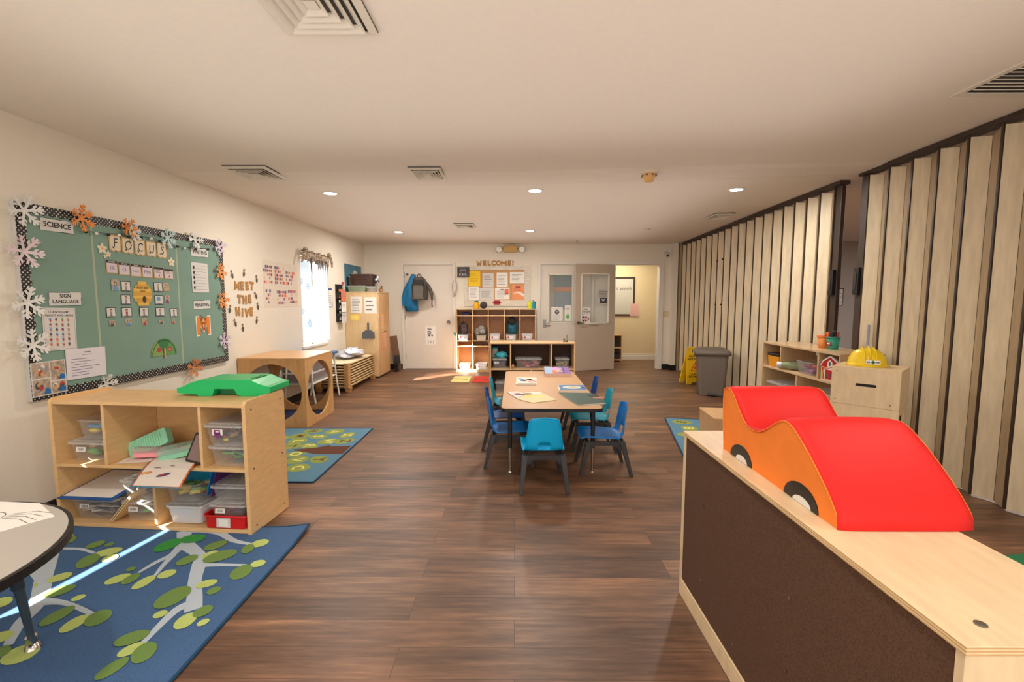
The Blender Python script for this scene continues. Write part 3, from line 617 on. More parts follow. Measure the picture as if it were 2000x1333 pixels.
rug('letter_rug','blue rug with green letter spots and brown tree, beside the play cube',-2.70,3.28,-1.50,4.70,rug2b,rugedge,deco2(items2,[(-2.0,4.01),(-1.806,4.069),(-1.733,4.139),(-1.691,4.099),(-1.515,4.12),(-1.515,3.892),(-1.754,3.891),(-2.0,3.99)]))
items3=[('E',(1.78,4.9)),('N',(2.05,4.95)),('B',(1.72,4.65)),('O',(1.95,4.6)),('T',(1.66,4.35)),('K',(1.9,4.3)),('I',(1.6,4.1)),('G',(1.8,3.95)),('U',(2.15,4.2))]
t3=thing('letter_rug','blue rug with green letter spots showing past the near divider','rug',(1.46,3.80,0),-.20)
mb=MB(); mb.prism(rrect(0,0,1.1,1.38,.02),.001,.009,rug2b); mb.build('rug_pile',t3)
mb=MB(); mb.tube([(x,y,.006) for x,y in rrect(0,0,1.1,1.38,.02)],.007,rugedge,8,True); mb.build('edge_binding',t3)
for i,(ch,(x,y)) in enumerate([('E',(.16,1.22)),('N',(.48,1.22)),('B',(.2,.98)),('O',(.5,1.0)),('T',(.15,.72)),('K',(.42,.72)),('I',(.2,.45)),('G',(.5,.45)),('U',(.3,.2)),('W',(.8,1.1)),('S',(.8,.7))]):
    mb=MB(); mb.ell(x,y,.11,.085,.0098+.0001*(i%5),oliv,i*.7); mb.text(ch,x,y,.14,.011,letm if i%3 else lets,bold=.02,rot=1.4); mb.build('letter_spot',t3,recalc=False)
t=thing('green_rug','corner of a green rug on the floor right of the divider','rug',(2.57,2.22,0),.1)
mb=MB(); mb.prism(rrect(0,-.7,.5,.1,.02),.001,.009,pm('green_rug_pile',(40,120,78),.95,.2,300,.4)); mb.build('rug_pile',t)
mb=MB(); mb.ell(.12,-.05,.05,.035,.0096,lg['y'],.5); mb.ell(.3,-.2,.07,.04,.0096,lg['y'],1.5); mb.build('woven_spots',t,recalc=False)
# number tiles near the lockers
tl=[('1',M_('tile_cream',(226,214,140),.8),-1.03,lets),('2',M_('tile_red',(206,50,36),.8),-.70,M_('tile_brown',(120,56,30),.8)),('3',M_('tile_blue',(150,200,206),.8),-.40,lets)]
for i,(ch,m,x,lm) in enumerate(tl):
    t=thing('number_tile','%s foam floor tile printed with the number %s, before the lockers'%(['cream','red','pale blue'][i],ch),'floor tile',(x+.14 if i else x+.12,7.72,0),0,'foam number tiles')
    mb=MB(); p=rrect(-.15,-.29,.15,.29,.02); mb.prism(p,.001,.010,m); mb.build('tile_base',t)
    mb=MB(); mb.text(ch,0,.0,.34,.0106,lm,bold=.02,rot=1.3); mb.build('printed_number',t,recalc=False)
# ------------------------------------------------------------------ play cube
t=thing('play_cube','birch play cube with large round openings, behind the maple shelf','play cube',(-2.92,4.74,0))
Wc,Dc,Hc=.71,.72,.75
def holed(w,h,cx,cz_,r,m,fn,th):
    mb=MB(); k=48; ring=[(cx+r*math.cos(2*PI*i/k),cz_+r*math.sin(2*PI*i/k)) for i in range(k)]
    def outp(i):
        a=2*PI*i/k; c,s=math.cos(a),math.sin(a); tt=1e9
        for lim,cc,o in((w,c,cx),(h,s,cz_)):
            if cc>1e-9: tt=min(tt,(lim-o)/cc)
            elif cc<-1e-9: tt=min(tt,-o/cc)
        return (cx+c*tt,cz_+s*tt)
    ou=[outp(i) for i in range(k)]
    # snap nearest to corners
    for cn in((0,0),(w,0),(w,h),(0,h)):
        j=min(range(k),key=lambda i:(ou[i][0]-cn[0])**2+(ou[i][1]-cn[1])**2); ou[j]=cn
    vs=[fn(p,0) for p in ring]+[fn(p,0) for p in ou]+[fn(p,th) for p in ring]+[fn(p,th) for p in ou]
    fs=[]
    for i in range(k):
        j=(i+1)%k; fs+=[(i,j,k+j,k+i),(2*k+i,3*k+i,3*k+j,2*k+j),(i,2*k+i,2*k+j,j),(k+i,k+j,3*k+j,3*k+i)]
    mb.add(vs,fs,m); return mb
for nm,args in (('front_panel',(Wc,Hc-.018,Wc/2,.375,.31,cubewood,lambda p,h:(p[0],h,p[1]),.018)),('back_panel',(Wc,Hc-.018,Wc/2,.375,.31,cubewood,lambda p,h:(p[0],Dc-.018+h,p[1]),.018))):
    holed(*args).build(nm,t)
for nm,x in(('side_panel',Wc-.018),('side_panel',0)):
    holed(Dc-.036,Hc-.018,Dc/2-.018,.375,.31,cubewood,lambda p,h,x=x:(x+h,.018+p[0],p[1]),.018).build(nm,t)
mb=MB(); mb.box(-.002,-.002,Hc-.018,Wc+.002,Dc+.002,Hc,birch('cube_top_birch',(206,160,108),.08,(1,4,4),.35)); mb.build('top_panel',t,bevel=.003)
mb=MB(); mb.box(.02,.02,.012,Wc-.02,Dc-.02,.03,M_('navy_carpet',(30,44,84),.95,.15,300)); mb.build('floor_mat',t)
# table with bins behind the cube
t=thing('sensory_table','blue rimmed sensory table on splayed white legs behind the play cube','table',(-2.70,6.0,0))
mb=MB(); mb.prism(rrect(-.2,-.42,.2,.42,.04),.615,.645,M_('rim_blue',(30,96,160),.4)); mb.build('table_rim',t,bevel=.004)
for sx in(-1,1):
    for sy in(-1,1):
        mb=MB(); mb.tube([(sx*.15,sy*.36,.615),(sx*.17,sy*.38,.25),(sx*.205,sy*.375,.012)],.012,white); mb.ball((sx*.205,sy*.375,.013),.013,white,8,5); mb.build('leg',t)
mb=MB(); mb.box(-.17,-.39,.30,.17,.39,.312,white); mb.build('lower_rack',t)
for k,(z,lab) in enumerate([(.313,'lower long grey bin on the rack of the sensory table'),(.455,'upper long grey bin under the top of the sensory table')]):
    make_bin('storage_bin',lab,.36,.74,.13,M_('smoky_plastic',(150,146,150),.25),(-2.72,6.0,z),0,True,M_('smoky_lid',(190,188,190),.25),tagk=0)
mb=MB(); mb.ball((0,0,.03),(.05,.09,.03),yellow_p,14,8); solo(mb,'yellow_toy','yellow rounded toy on the sensory table, seen through the cube','toy',(-2.66,5.75,.645))
# cots
cream_f=pm('cream_cot_fabric',(226,208,176),.85,.05,80); cotfr=pm('cot_frame_tan',(206,172,124),.5,.1,20); cotleg=pm('cot_corner_tan',(188,144,92),.5,.12,30)
def make_cot():
    t=thing('sleeping_cot','topmost cream fabric cot of the low stack beside the tall cabinet','cot',(-2.66,7.2,0),0,'stacked sleeping cots')
    mb=MB(); mb.box(-.235,-.60,.020,.235,.60,.026,cream_f); mb.build('cot_bed',t)
    mb=MB(); mb.tube([(-.232,-.6,.022),(.232,-.6,.022),(.232,.6,.022),(-.232,.6,.022)],.0115,cotfr,8,True); mb.build('rim_rail',t)
    for sx in(-1,1):
        for sy in(-1,1):
            mb=MB(); mb.box(sx*.232-.014,sy*.6-.05,0,sx*.232+.014,sy*.6+.014 if sy>0 else sy*.6+.05,.040,cotleg); mb.box(min(sx*.232,sx*.17),sy*.6-.015,0,max(sx*.232,sx*.17),sy*.6+.015,.040,cotleg); mb.build('leg',t,bevel=.003)
    return t
c0=make_cot(); nC=9
for i in range(nC):
    z=.075+.0405*i
    if i==nC-1: place(c0,(-2.665,7.18,z))
    else:
        copy_thing(c0,(-2.665,7.18,z),0,'bottom cot of the low stack, nearest the floor' if i==0 else 'cream fabric cot in the middle layers of the low stack beside the cabinet','stacked sleeping cots')
t=thing('cot_dolly','low wheeled tan base carrying the stack of cots','cot base',(-2.665,7.18,0))
for sx in(-1,1):
    for sy in(-1,1):
        mb=MB(); mb.hull8([(sx*.22-.03,sy*.57-.03,.002),(sx*.22+.03,sy*.57-.03,.002),(sx*.22+.03,sy*.57+.03,.002),(sx*.22-.03,sy*.57+.03,.002)],[(sx*.22-.045,sy*.57-.045,.075),(sx*.22+.045,sy*.57-.045,.075),(sx*.22+.045,sy*.57+.045,.075),(sx*.22-.045,sy*.57+.045,.075)],cotleg); mb.build('leg',t,bevel=.004)
mb=MB(); mb.box(-.2,-.55,.055,.2,.55,.07,cotfr); mb.build('base_board',t)
# sheets pile
def blob(name,label,cat,loc,rad,m,seed=1,disp=.35,rot=0,n=24,k=14,m2=None,flat=True,group=None):
    R=random.Random(seed); ph=[(R.uniform(2,6),R.uniform(2,6),R.uniform(0,6),R.uniform(.3,1)) for _ in range(6)]
    mb=MB(); v=[]
    for i in range(k+1):
        th=PI*i/k
        for j in range(n):
            a=2*PI*j/n; d=1+disp*sum(w*math.sin(p*a+q*th*1.3+o) for p,q,o,w in [(round(p),q,o,w) for p,q,o,w in ph])/3
            z=-math.cos(th)*rad[2]*d; 
            if flat: z=max(z,-rad[2]*.55)
            v.append((math.sin(th)*math.cos(a)*rad[0]*d,math.sin(th)*math.sin(a)*rad[1]*d,z+(rad[2]*.55 if flat else 0)))
    mb.add(v,[(i*n+j,i*n+(j+1)%n,(i+1)*n+(j+1)%n,(i+1)*n+j) for i in range(k) for j in range(n)],m,True)
    if name is None: return mb
    return solo(mb,name,label,cat,loc,rot,group)
sheetm=pm('white_sheet_blue_print',(232,232,236),.9,.12,38,.5,c2=(170,176,196))
blob('bedsheet_pile','crumpled white cot sheets piled on top of the cot stack','bedsheets',(-2.66,7.36,.455+.001),(.17,.30,.075),sheetm,5,.5)
# tall cabinet
t=thing('tall_cabinet','tall birch cabinet in the back left corner with papers taped on it','cabinet',(-2.925,7.86,0))
cw,cd,ch=.585,.62,1.485
cabw=birch('cabinet_birch',(222,192,146),.08,(5,5,1))
mb=MB(); mb.box(0,0,.03,cw-.02,.018,ch,cabw); mb.box(0,cd-.018,.03,cw-.02,cd,ch,cabw); mb.box(0,.018,.03,.012,cd-.018,ch,cabw); mb.box(.012,.018,.03,cw-.02,cd-.018,.05,cabw); mb.build('cabinet_body',t,bevel=.002)
mb=MB(); mb.box(-.004,-.006,ch,cw+.004,cd+.006,ch+.018,cabw); mb.build('top_board',t,bevel=.003)
for y0,y1 in((.002,cd/2-.002),(cd/2+.002,cd-.002)):
    mb=MB(); mb.box(cw-.019,y0,.045,cw,y1,ch-.004,M_('cabinet_door_birch',(208,166,118),.4,.08,6,stretch=(5,5,1))); o=mb.build('door',t,bevel=.002)
    yy=y1-.03 if y0<.1 else y0+.03
    mb=MB(); mb.cyl((cw,yy,.8),(cw+.02,yy,.8),.008,m=steel); mb.build('knob',o)
mb=MB(); mb.box(.02,.03,0,cw-.05,cd-.03,.03,black); mb.build('plinth',t)
def sheet(label,x0,x1,z0,z1,Y,m=paper,k=8,group=None,name='paper_sheet',cat='paper',inkm=inkg,frame_m=None):
    mb=MB(); w,h=(x1-x0)/2,(z1-z0)/2; mb.box(-w,-h,.0005,w,h,.0015,frame_m or m)
    if frame_m: mb.rect(-w+.01,-h+.01,w-.01,h-.01,.0017,m)
    if k: mb.lines(-w*.75,-h*.8,w*.75,h*.75,k,.002,inkm)
    return solo(mb,name,label,cat,((x0+x1)/2,Y,(z0+z1)/2),BACK,group)
sheet('white schedule sheet taped to the left of cabinet side',-2.827,-2.63,1.14,1.42,7.858)
sheet('blank looking white sheet taped at the right of cabinet side',-2.59,-2.38,1.13,1.41,7.858,k=3)
mb=MB(); mb.prism(rrect(-.085,-.055,.085,.055,.03),.001,.006,M_('pale_yellow_card',(240,205,90),.6)); mb.prism(rrect(-.06,-.035,.06,.035,.02),.006,.007,M_('pale_yellow_card_face',(250,226,130),.6)); solo(mb,'rounded_card','rounded yellow card below the papers on cabinet side','card',(-2.76,7.858,1.06),BACK)
t=thing('dustpan','grey dustpan hanging from a hook on the tall cabinet side','dustpan',(-2.53,7.855,.97),BACK)
mb=MB(); mb.cyl((0,0,0),(0,0,.02),.008,m=steel); mb.build('hook',t)
mb=MB(); mb.prism(rrect(-.013,-.13,.013,.0,.012),.005,.022,M_('dustpan_grey',(86,88,94),.5)); mb.build('handle',t,bevel=.003)
mb=MB(); mb.prism([(-.04,-.13),(.04,-.13),(.10,-.17),(.105,-.27),(-.105,-.27),(-.10,-.17)],.004,.04,M_('dustpan_grey',(86,88,94),.5)); mb.build('pan',t,bevel=.006)
for lab,y0,y1,z0,z1,m in(('peach list taped high on the cabinet door',7.93,8.12,.84,1.12,M_('peach_paper',(226,176,134),.8)),('pale orange drawing taped low on the cabinet door',7.9,8.36,.48,.80,M_('peach_paper2',(218,160,118),.8))):
    mb=MB(); w,h=(y1-y0)/2,(z1-z0)/2; mb.box(-w,-h,.0005,w,h,.0015,m); mb.lines(-w*.8,-h*.8,w*.8,h*.8,7,.002,M_('peach_line',(240,206,176),.8)); solo(mb,'paper_sheet',lab,'paper',(-2.34+.0012,(y0+y1)/2,(z0+z1)/2),LEFT)
# ------------------------------------------------------------------ bulletin board on the left wall
BY0,BY1,BZ0,BZ1=2.68,4.565,.748,1.937
t=thing('bulletin_board','large sage green bulletin board with polka dot border on left wall','bulletin board',(XL,BY0,BZ0),LEFT)
bw,bh=BY1-BY0,BZ1-BZ0
mb=MB(); mb.box(0,0,.0005,bw,bh,.028,M_('board_edge_grey',(196,192,186),.5)); mb.build('board_frame',t,bevel=.002)
mb=MB(); mb.rect(.004,.004,bw-.004,bh-.004,.0285,green_paper); mb.build('backing_paper',t,recalc=False)
mb=MB(); z=.0292
def scallop(p0,p1,nin,w=.048,am=.014,per=.062):
    L=math.hypot(p1[0]-p0[0],p1[1]-p0[1]); dx,dy=(p1[0]-p0[0])/L,(p1[1]-p0[1])/L; N=int(L/per)*8
    prev=None
    for i in range(N+1):
        s=L*i/N; d=w+am*abs(math.sin(PI*s/per)); a=(p0[0]+dx*s,p0[1]+dy*s,z); b=(a[0]+nin[0]*d,a[1]+nin[1]*d,z)
        if prev: mb.add([prev[0],a,b,prev[1]],[(0,1,2,3)],dots)
        prev=(a,b)
scallop((0,bh),(bw,bh),(0,-1)); z+=.0003; scallop((0,0),(bw,0),(0,1)); z+=.0003; scallop((0,0),(0,bh),(1,0)); z+=.0003; scallop((bw,0),(bw,bh),(-1,0))
mb.build('dotted_border',t,recalc=False)
seam=M_('pale_seam',(168,178,150),.8)
for y in(3.158,3.94):
    mb=MB(); mb.rect(y-BY0-.008,.05,y-BY0+.008,bh-.05,.0288,seam); mb.build('paper_seam',t,recalc=False)
BX=XL+.0305
def onb(mb,name,label,cat,y,z,group=None,dx=0,rot=0,**k):
    return solo(mb,name,label,cat,(BX+dx,y,z),LEFT@Matrix.Rotation(rot,3,'Z') if rot else LEFT,group,recalc=False,**k)
def banner(text,y0,y1,z0,z1,label,sz,rows=1):
    mb=MB(); w,h=(y1-y0)/2,(z1-z0)/2; mb.box(-w,-h,.0003,w,h,.002,paperg)
    for (a,b,c,d) in((-w,h-.003,w*.3,h),(w*.1,-h,w,-h+.003),(-w,-h*.1,-w+.003,h),(w-.003,-h,w,h*.2)): mb.rect(a,b,c,d,.0023,ink)
    for i,r in enumerate(text): mb.text(r,0,(len(text)-1)*sz*.55-i*sz*1.1,sz,.0026,ink,bold=.025)
    return onb(mb,'word_sign',label,'sign',(y0+y1)/2,(z0+z1)/2,'subject signs on the bulletin board')
banner(['SCIENCE'],2.815,3.03,1.79,1.868,'white sign reading SCIENCE at top left of green board',.045)
banner(['SIGN','LANGUAGE'],2.828,3.041,1.325,1.41,'white sign reading SIGN LANGUAGE on the green board',.033)
banner(['WRITING'],4.114,4.345,1.757,1.836,'white sign reading WRITING at top right of green board',.045)
banner(['READING'],4.105,4.335,1.277,1.356,'white sign reading READING above the orange letter M',.045)
# sign-language poster
mb=MB(); mb.box(-.105,-.135,.0003,.105,.135,.0018,paperg)
for a in((-.098,-.128,-.0965,.128),(.0965,-.128,.098,.128),(-.098,.1265,.098,.128),(-.098,-.128,.098,-.1265)): mb.rect(*a,.0020,M_('maroon_line',(120,84,84),.7))
mb.text('I CAN SIGN MY',0,.108,.020,.0022,ink,bold=.006); mb.text('WANTS AND NEEDS',0,.086,.0195,.0022,ink,bold=.006)
R=random.Random(3)
for r in range(6):
    for c in range(4):
        x,y=-.06+c*.038,.058-r*.031; mb.ell(x,y+.002,.008,.009,.0021,R.choice([RED,BLU,GRN,TAN,PUR,DKG,ORG]),k=10); mb.ell(x+.002,y-.004,.005,.006,.0023,R.choice([TAN,DKG,RED]),k=8); mb.rect(x-.009,y-.014,x+.009,y-.0125,.0021,inkg)
onb(mb,'sign_language_poster','white poster titled I CAN SIGN MY WANTS AND NEEDS','poster',2.882,1.176,rot=-.03)
mb=MB(); mb.box(-.142,-.10,.0003,.142,.10,.0018,M_('lilac_white_paper',(222,216,222),.8)); mb.lines(-.11,-.085,.1,.04,7,.0021,M_('purple_ink',(90,70,110),.8),.18,.5); mb.rect(-.03,.055,.04,.058,.0021,inkg); mb.rect(-.02,.07,.03,.077,.0021,inkg)
onb(mb,'typed_letter','white page of handwritten lines under sign language poster','paper',3.04,.938,dx=.003,rot=-.02)
mb=MB(); mb.box(-.106,-.105,.0003,.106,.105,.0016,paperg)
for i,(a,b,c,d) in enumerate(((-.10,.006,.004,.099),(.01,-.02,.10,.099),(-.10,-.099,.004,-.002),(.01,-.099,.10,-.028))):
    mb.rect(a,b,c,d,.0018,M_('photo_beige',(176,158,140),.6,.4,40))
    for k in range(9):
        mb.ell(R.uniform(a+.02,c-.02),R.uniform(b+.02,d-.02),R.uniform(.008,.018),R.uniform(.008,.018),.0020+.0001*k,R.choice([RED,DKG,TAN,WHT,GRY,M_('photo_brown',(92,70,60),.6)]),R.random()*3,10)
    if i!=0: mb.poly([(c-.045,b+.004),(c-.004,b+.004),(c-.004,b+.03),(c-.03,b+.04)],.0032,M_('photo_blue',(20,110,180),.5))
onb(mb,'photo_collage','collage of four classroom photos at lower left of the board','photo collage',2.785,.877,dx=.0035)
# writing sheet
mb=MB(); mb.box(-.11,-.135,.0003,.11,.135,.0018,paperg); mb.lines(-.09,-.12,.09,.12,9,.0021,inkg,.08,.05)
for i in range(5): mb.ell(-.08,.09-i*.045,.012,.014,.0023,ink,k=8); mb.rect(-.088,.075-i*.045,-.072,.082-i*.045,.0023,DKG)
onb(mb,'writing_chart','white ruled sheet with black pictures below the WRITING sign','paper',4.215,1.565)
# letter M with monkey
om=M_('orange_card',(232,128,36),.7); mbn=M_('monkey_brown',(140,84,40),.8); mtn=M_('monkey_tan',(226,176,124),.8)
t=thing('letter_cutout','orange paper letter M with a small brown monkey, right side','letter',(BX,4.222,1.122),LEFT)
mb=MB(); mb.prism([(x*.20,z*.185) for x,z in MP],.0002,.0008,paper); mb.prism([(x*.176,z*.165) for x,z in MP],.0008,.0014,om); mb.build('letter_shape',t,recalc=False)
mb=MB(); mb.ell(0,.055,.026,.026,.002,mbn); mb.ell(-.027,.058,.010,.012,.0022,mbn); mb.ell(.027,.058,.010,.012,.0022,mbn); mb.ell(0,.05,.017,.017,.0026,mtn); mb.ell(0,.0,.02,.03,.0021,mbn); mb.ell(0,.0,.012,.02,.0026,mtn)
for q in(-1,1): mb.strip([(q*.015,.02,.009),(q*.04,.03,.008),(q*.035,.05,.008)],.0023,mbn); mb.strip([(q*.01,-.025,.01),(q*.03,-.045,.009)],.0023,mbn)
mb.strip([(-.005,.08,.006),(-.03,.1,.006),(-.045,.09,.005),(-.04,.075,.005)],.0023,mbn)
for q in(-1,1): mb.ell(q*.007,.056,.0028,.0035,.003,ink,k=8)
mb.build('monkey_picture',t,recalc=False)
# FOCUS pennants
pen=M_('tan_card_edge',(196,160,104),.8); penin=M_('aged_paper',(222,208,184),.8,.08,60)
for i,(chh,y0,y1,z0,z1) in enumerate([('F',3.283,3.388,1.707,1.835),('O',3.389,3.500,1.702,1.828),('C',3.503,3.608,1.70,1.826),('U',3.612,3.718,1.70,1.825),('S',3.722,3.832,1.699,1.828)]):
    t=thing('letter_pennant','aged paper pennant with black curly letter %s of the word FOCUS'%chh,'pennant',(BX,(y0+y1)/2,(z0+z1)/2),LEFT@Matrix.Rotation(random.uniform(-.04,.04),3,'Z'),'pennants spelling FOCUS')
    w,h=(y1-y0)/2-.002,(z1-z0)/2
    def sc(w,h): return [(-w,h),(w,h),(w,-h*.75),(w*.5,-h),(0,-h*.85),(-w*.5,-h),(-w,-h*.75)][::-1]
    mb=MB(); mb.poly(sc(w,h),.001,pen); mb.poly(sc(w*.82,h*.86),.0016,penin); mb.build('pennant_card',t,recalc=False)
    mb=MB(); mb.text(chh,0,.0,.095,.0022,ink,bold=-.004,sx=.85,shear=.15); mb.ell(-.018,-.032,.006,.006,.0022,ink,k=8); mb.strip([(-.018,-.036,.003),(-.028,-.03,.003),(-.026,-.018,.003)],.0022,ink); mb.build('black_letter',t,recalc=False)
# flowers
fw=M_('cream_petal',(232,216,188),.8); fc=M_('flower_centre',(226,160,80),.8)
for lab,y,z,r in(('largest cream paper flower left of the FOCUS letters',3.228,1.721,.038),('small cream paper flower beneath the largest one',3.273,1.686,.022),('tiniest cream paper flower near the NUMBER card',3.247,1.668,.015),('cream paper flower right of the FOCUS letters',3.872,1.68,.038)):
    mb=MB()
    for k in range(5):
        a=k*2*PI/5+.3; mb.ell(math.cos(a)*r*.55,math.sin(a)*r*.55,r*.5,r*.34,.001+.0002*k,fw,a,14)
    mb.ell(0,0,r*.2,r*.2,.0028,fc,k=10); onb(mb,'paper_flower',lab,'paper flower',y,z,'paper flowers on the board')
# calendar cards
for i,(hd,wr,y0,y1,z0,z1) in enumerate([('NUMBER','16',3.248,3.342,1.551,1.643),('COLOR','O',3.349,3.447,1.544,1.636),('SHAPE','Heart',3.454,3.553,1.538,1.633),('LETTER','Mm',3.56,3.662,1.536,1.633),('','',3.675,3.776,1.535,1.627),('','',3.783,3.884,1.534,1.619)]):
    w,h=(y1-y0)/2,(z1-z0)/2; mb=MB(); mb.rect(-w,-h,w,h,.001,pen); mb.rect(-w+.007,-h+.007,w-.007,h-.004,.0014,M_('lilac_card',(214,200,206),.8))
    mb.rect(-w+.002,h-.018,w-.002,h-.001,.0018,ink)
    if hd: mb.text(hd,0,h-.0095,.014,.0021,paper,bold=.01); mb.text(wr,0,-.006,.042 if len(wr)<3 else .024,.0018,M_('grey_purple_pen',(110,96,130),.8))
    else: mb.lines(-w*.7,0,w*.7,h-.022,3,.0018,ink,.3); mb.ell(.005,-.02,.007,.007,.0018,ink,k=8); mb.rect(-.03,-.037,.03,-.032,.0018,TAN)
    onb(mb,'calendar_card',['tan edged card headed NUMBER with 16 written on it','tan edged card headed COLOR beside the NUMBER card','tan edged card headed SHAPE with pale handwriting','tan edged card headed LETTER at middle of the row','fifth card of the row below FOCUS, with printed lines','last card at the right end of the row below FOCUS'][i],'card',(y0+y1)/2,(z0+z1)/2,'row of calendar cards')
# hive
t=thing('paper_beehive','yellow paper beehive with dark round door at centre of board','beehive cutout',(BX,3.55,1.41),LEFT)
mb=MB(); hv=[M_('hive_yellow',(226,180,84),.8),M_('hive_gold',(206,158,66),.8)]
for i in range(7):
    zz=-.078+i*.026; ww=[.055,.078,.09,.093,.085,.068,.042][i]; mb.prism(rrect(-ww,zz-.016,ww,zz+.016,.014),.0005,.002+.0004*(i%2),hv[i%2])
mb.build('hive_body',t,recalc=False)
mb=MB(); mb.ell(.012,-.045,.018,.026,.0034,M_('hive_door',(70,48,36),.8)); mb.build('hive_door',t,recalc=False)
mb=MB(); mb.text('BUSY BEE',0,.045,.026,.0034,ink,bold=.0); mb.text('HELPERS',0,.018,.015,.0034,ink); mb.build('hive_title',t,recalc=False)
pk=[(3.36,3.443,1.425,1.5),(3.351,3.434,1.327,1.401),(3.665,3.756,1.427,1.503),(3.667,3.754,1.324,1.399),(3.22,3.298,1.237,1.308),(3.346,3.437,1.234,1.306),(3.507,3.592,1.23,1.304),(3.667,3.762,1.227,1.3),(3.821,3.903,1.217,1.291)]
pl_=['upper left of the hive','left of the hive, second down','upper right of the hive','right of the hive with a blue picture','bottom row, first from left','bottom row, second from left with a pink picture','bottom row, directly under the hive','bottom row, fourth from left','bottom row, at the right end']
for i,(y0,y1,z0,z1) in enumerate(pk):
    w,h=(y1-y0)/2,(z1-z0)/2; mb=MB(); mb.rect(-w,-h,w,h,.001,ink); mb.rect(-w+.005,-h+.005,w-.005,h-.005,.0014,paperg)
    if i==3: mb.rect(-.026,-.006,.012,.024,.0018,BLU); mb.rect(-.006,-.03,-.002,.0,.0018,ink)
    else:
        mb.ell(0,.014,.011,.011,.0018,DKG,k=10); mb.ell(0,.011,.007,.007,.0021,mtn,k=10); mb.rect(-.009,-.016,.009,.003,.0018,RED if i==5 else GRY); mb.rect(-.006,-.026,-.001,-.016,.0018,ink); mb.rect(.001,-.026,.006,-.016,.0018,ink)
    mb.rect(-w*.6,-h+.007,w*.6,-h+.010,.0018,ink)
    onb(mb,'job_card','black framed helper picture card, '+pl_[i],'picture card',(y0+y1)/2,(z0+z1)/2,'black framed helper cards')
for i,(y0,y1,z0,z1,c) in enumerate([(3.279,3.346,1.427,1.509,BLU),(3.762,3.828,1.434,1.504,TAN),(3.771,3.828,1.337,1.4,PUR),(3.238,3.285,1.172,1.216,DKG),(3.373,3.426,1.173,1.219,BLU),(3.527,3.572,1.165,1.215,RED),(3.694,3.745,1.168,1.199,DKG),(3.832,3.871,1.161,1.196,RED)]):
    w,h=(y1-y0)/2,(z1-z0)/2; mb=MB(); mb.rect(-w,-h,w,h,.001,M_('photo_beige',(176,158,140),.6,.4,40)); mb.ell(0,h*.25,w*.4,h*.4,.0014,DKG,k=10); mb.ell(0,h*.2,w*.25,h*.25,.0017,mtn,k=10); mb.poly([(-w*.7,-h),(w*.7,-h),(w*.4,-h*.1),(-w*.4,-h*.1)],.0015,c)
    onb(mb,'child_photo',['tall small photo left of the upper left card','tilted small photo right of the upper right card','small purple photo beside the blue picture card','small dark photo under the bottom row first card','small blue photo under the pink picture card','small red photo directly below the hive column','small dark photo under the fourth bottom card','tiny photo under the last bottom card'][i],'photo',(y0+y1)/2,(z0+z1)/2,'small child photos on the board',rot=.1 if i==1 else 0)
# half-round fan chart
t=thing('feelings_fan','green half circle paper dial with wooden clip, lower middle of board','paper dial',(BX,3.728,.905),LEFT)
mb=MB(); fg=[M_('fan_green_a',(96,150,84),.8),M_('fan_green_b',(60,120,70),.8),M_('fan_green_c',(130,160,90),.8)]
for k in range(3): mb.poly([(0,0)]+[(.14*math.cos(PI*(k/3+j/18)),.14*math.sin(PI*(k/3+j/18))) for j in range(7)],.001+.0002*k,fg[k])
mb.ell(-.055,.05,.022,.02,.002,RED); mb.ell(.06,.045,.022,.02,.002,RED); mb.ell(.06,.045,.012,.01,.0024,TAN)
mb.strip([(.125*math.cos(PI*j/12),.125*math.sin(PI*j/12),.006) for j in range(13)],.0022,M_('fan_line',(40,70,40),.8)); mb.build('dial_card',t,recalc=False)
mb=MB(); mb.box(-.006,-.02,.002,.006,.06,.01,M_('clip_wood',(196,160,110),.6)); mb.build('clothespin',t,bevel=.001)
# string lights
t=thing('string_lights','black cord with small black and white bulbs along the board top','string lights',(BX+.006,0,0))
bp=[(3.102,1.818,0),(3.18,1.818,1),(3.274,1.823,0),(3.36,1.833,1),(3.444,1.83,0),(3.56,1.842,0),(3.657,1.848,1),(3.743,1.838,0),(3.84,1.82,1),(3.937,1.816,0),(4.022,1.812,1),(4.164,1.821,0),(4.333,1.837,0)]
mb=MB(); mb.tube([(.004,y,z+.008) for y,z,_ in bp],.0018,black,6); mb.build('cord',t)
for y,z,w in bp:
    mb=MB(); mb.ball((.008,y,z),(.010,.012,.010) if w else (.010,.014,.010),paper if w else black,10,6); mb.build('bulb',t)
# snowflakes
def flake(mb,r,m,seed,w=.13):
    R=random.Random(seed)
    for k in range(6):
        a=k*PI/3+.2; c,s=math.cos(a),math.sin(a); tz=R.uniform(.004,.03)
        def P(l,o): return (c*l-s*o,s*l+c*o,.004+tz*(l/r)**2)
        hw=r*w/2; mb.add([P(0,-hw),P(r,-hw),P(r,hw),P(0,hw)],[(0,1,2,3)],m)
        for l,bl in((r*.45,r*.34),(r*.72,r*.3)):
            for q in(-1,1):
                p0=P(l,0);p1=P(l,-hw*1.6) 
                mb.add([P(l-hw,0),P(l+hw,0),P(l+hw+bl*.6,q*bl*.8),P(l-hw+bl*.6,q*bl*.8)],[(0,1,2,3)],m)
    mb.ell(0,0,r*.2,r*.2,.0045,m,k=6)
cw_={'w':M_('snow_white',(228,226,222),.8),'o':M_('snow_orange',(232,146,72),.8),'l':M_('snow_lilac',(214,196,214),.8),'b':M_('snow_blue',(190,212,212),.8),'p':M_('snow_pink',(224,206,210),.8),'c':M_('snow_copper',(204,132,82),.8)}
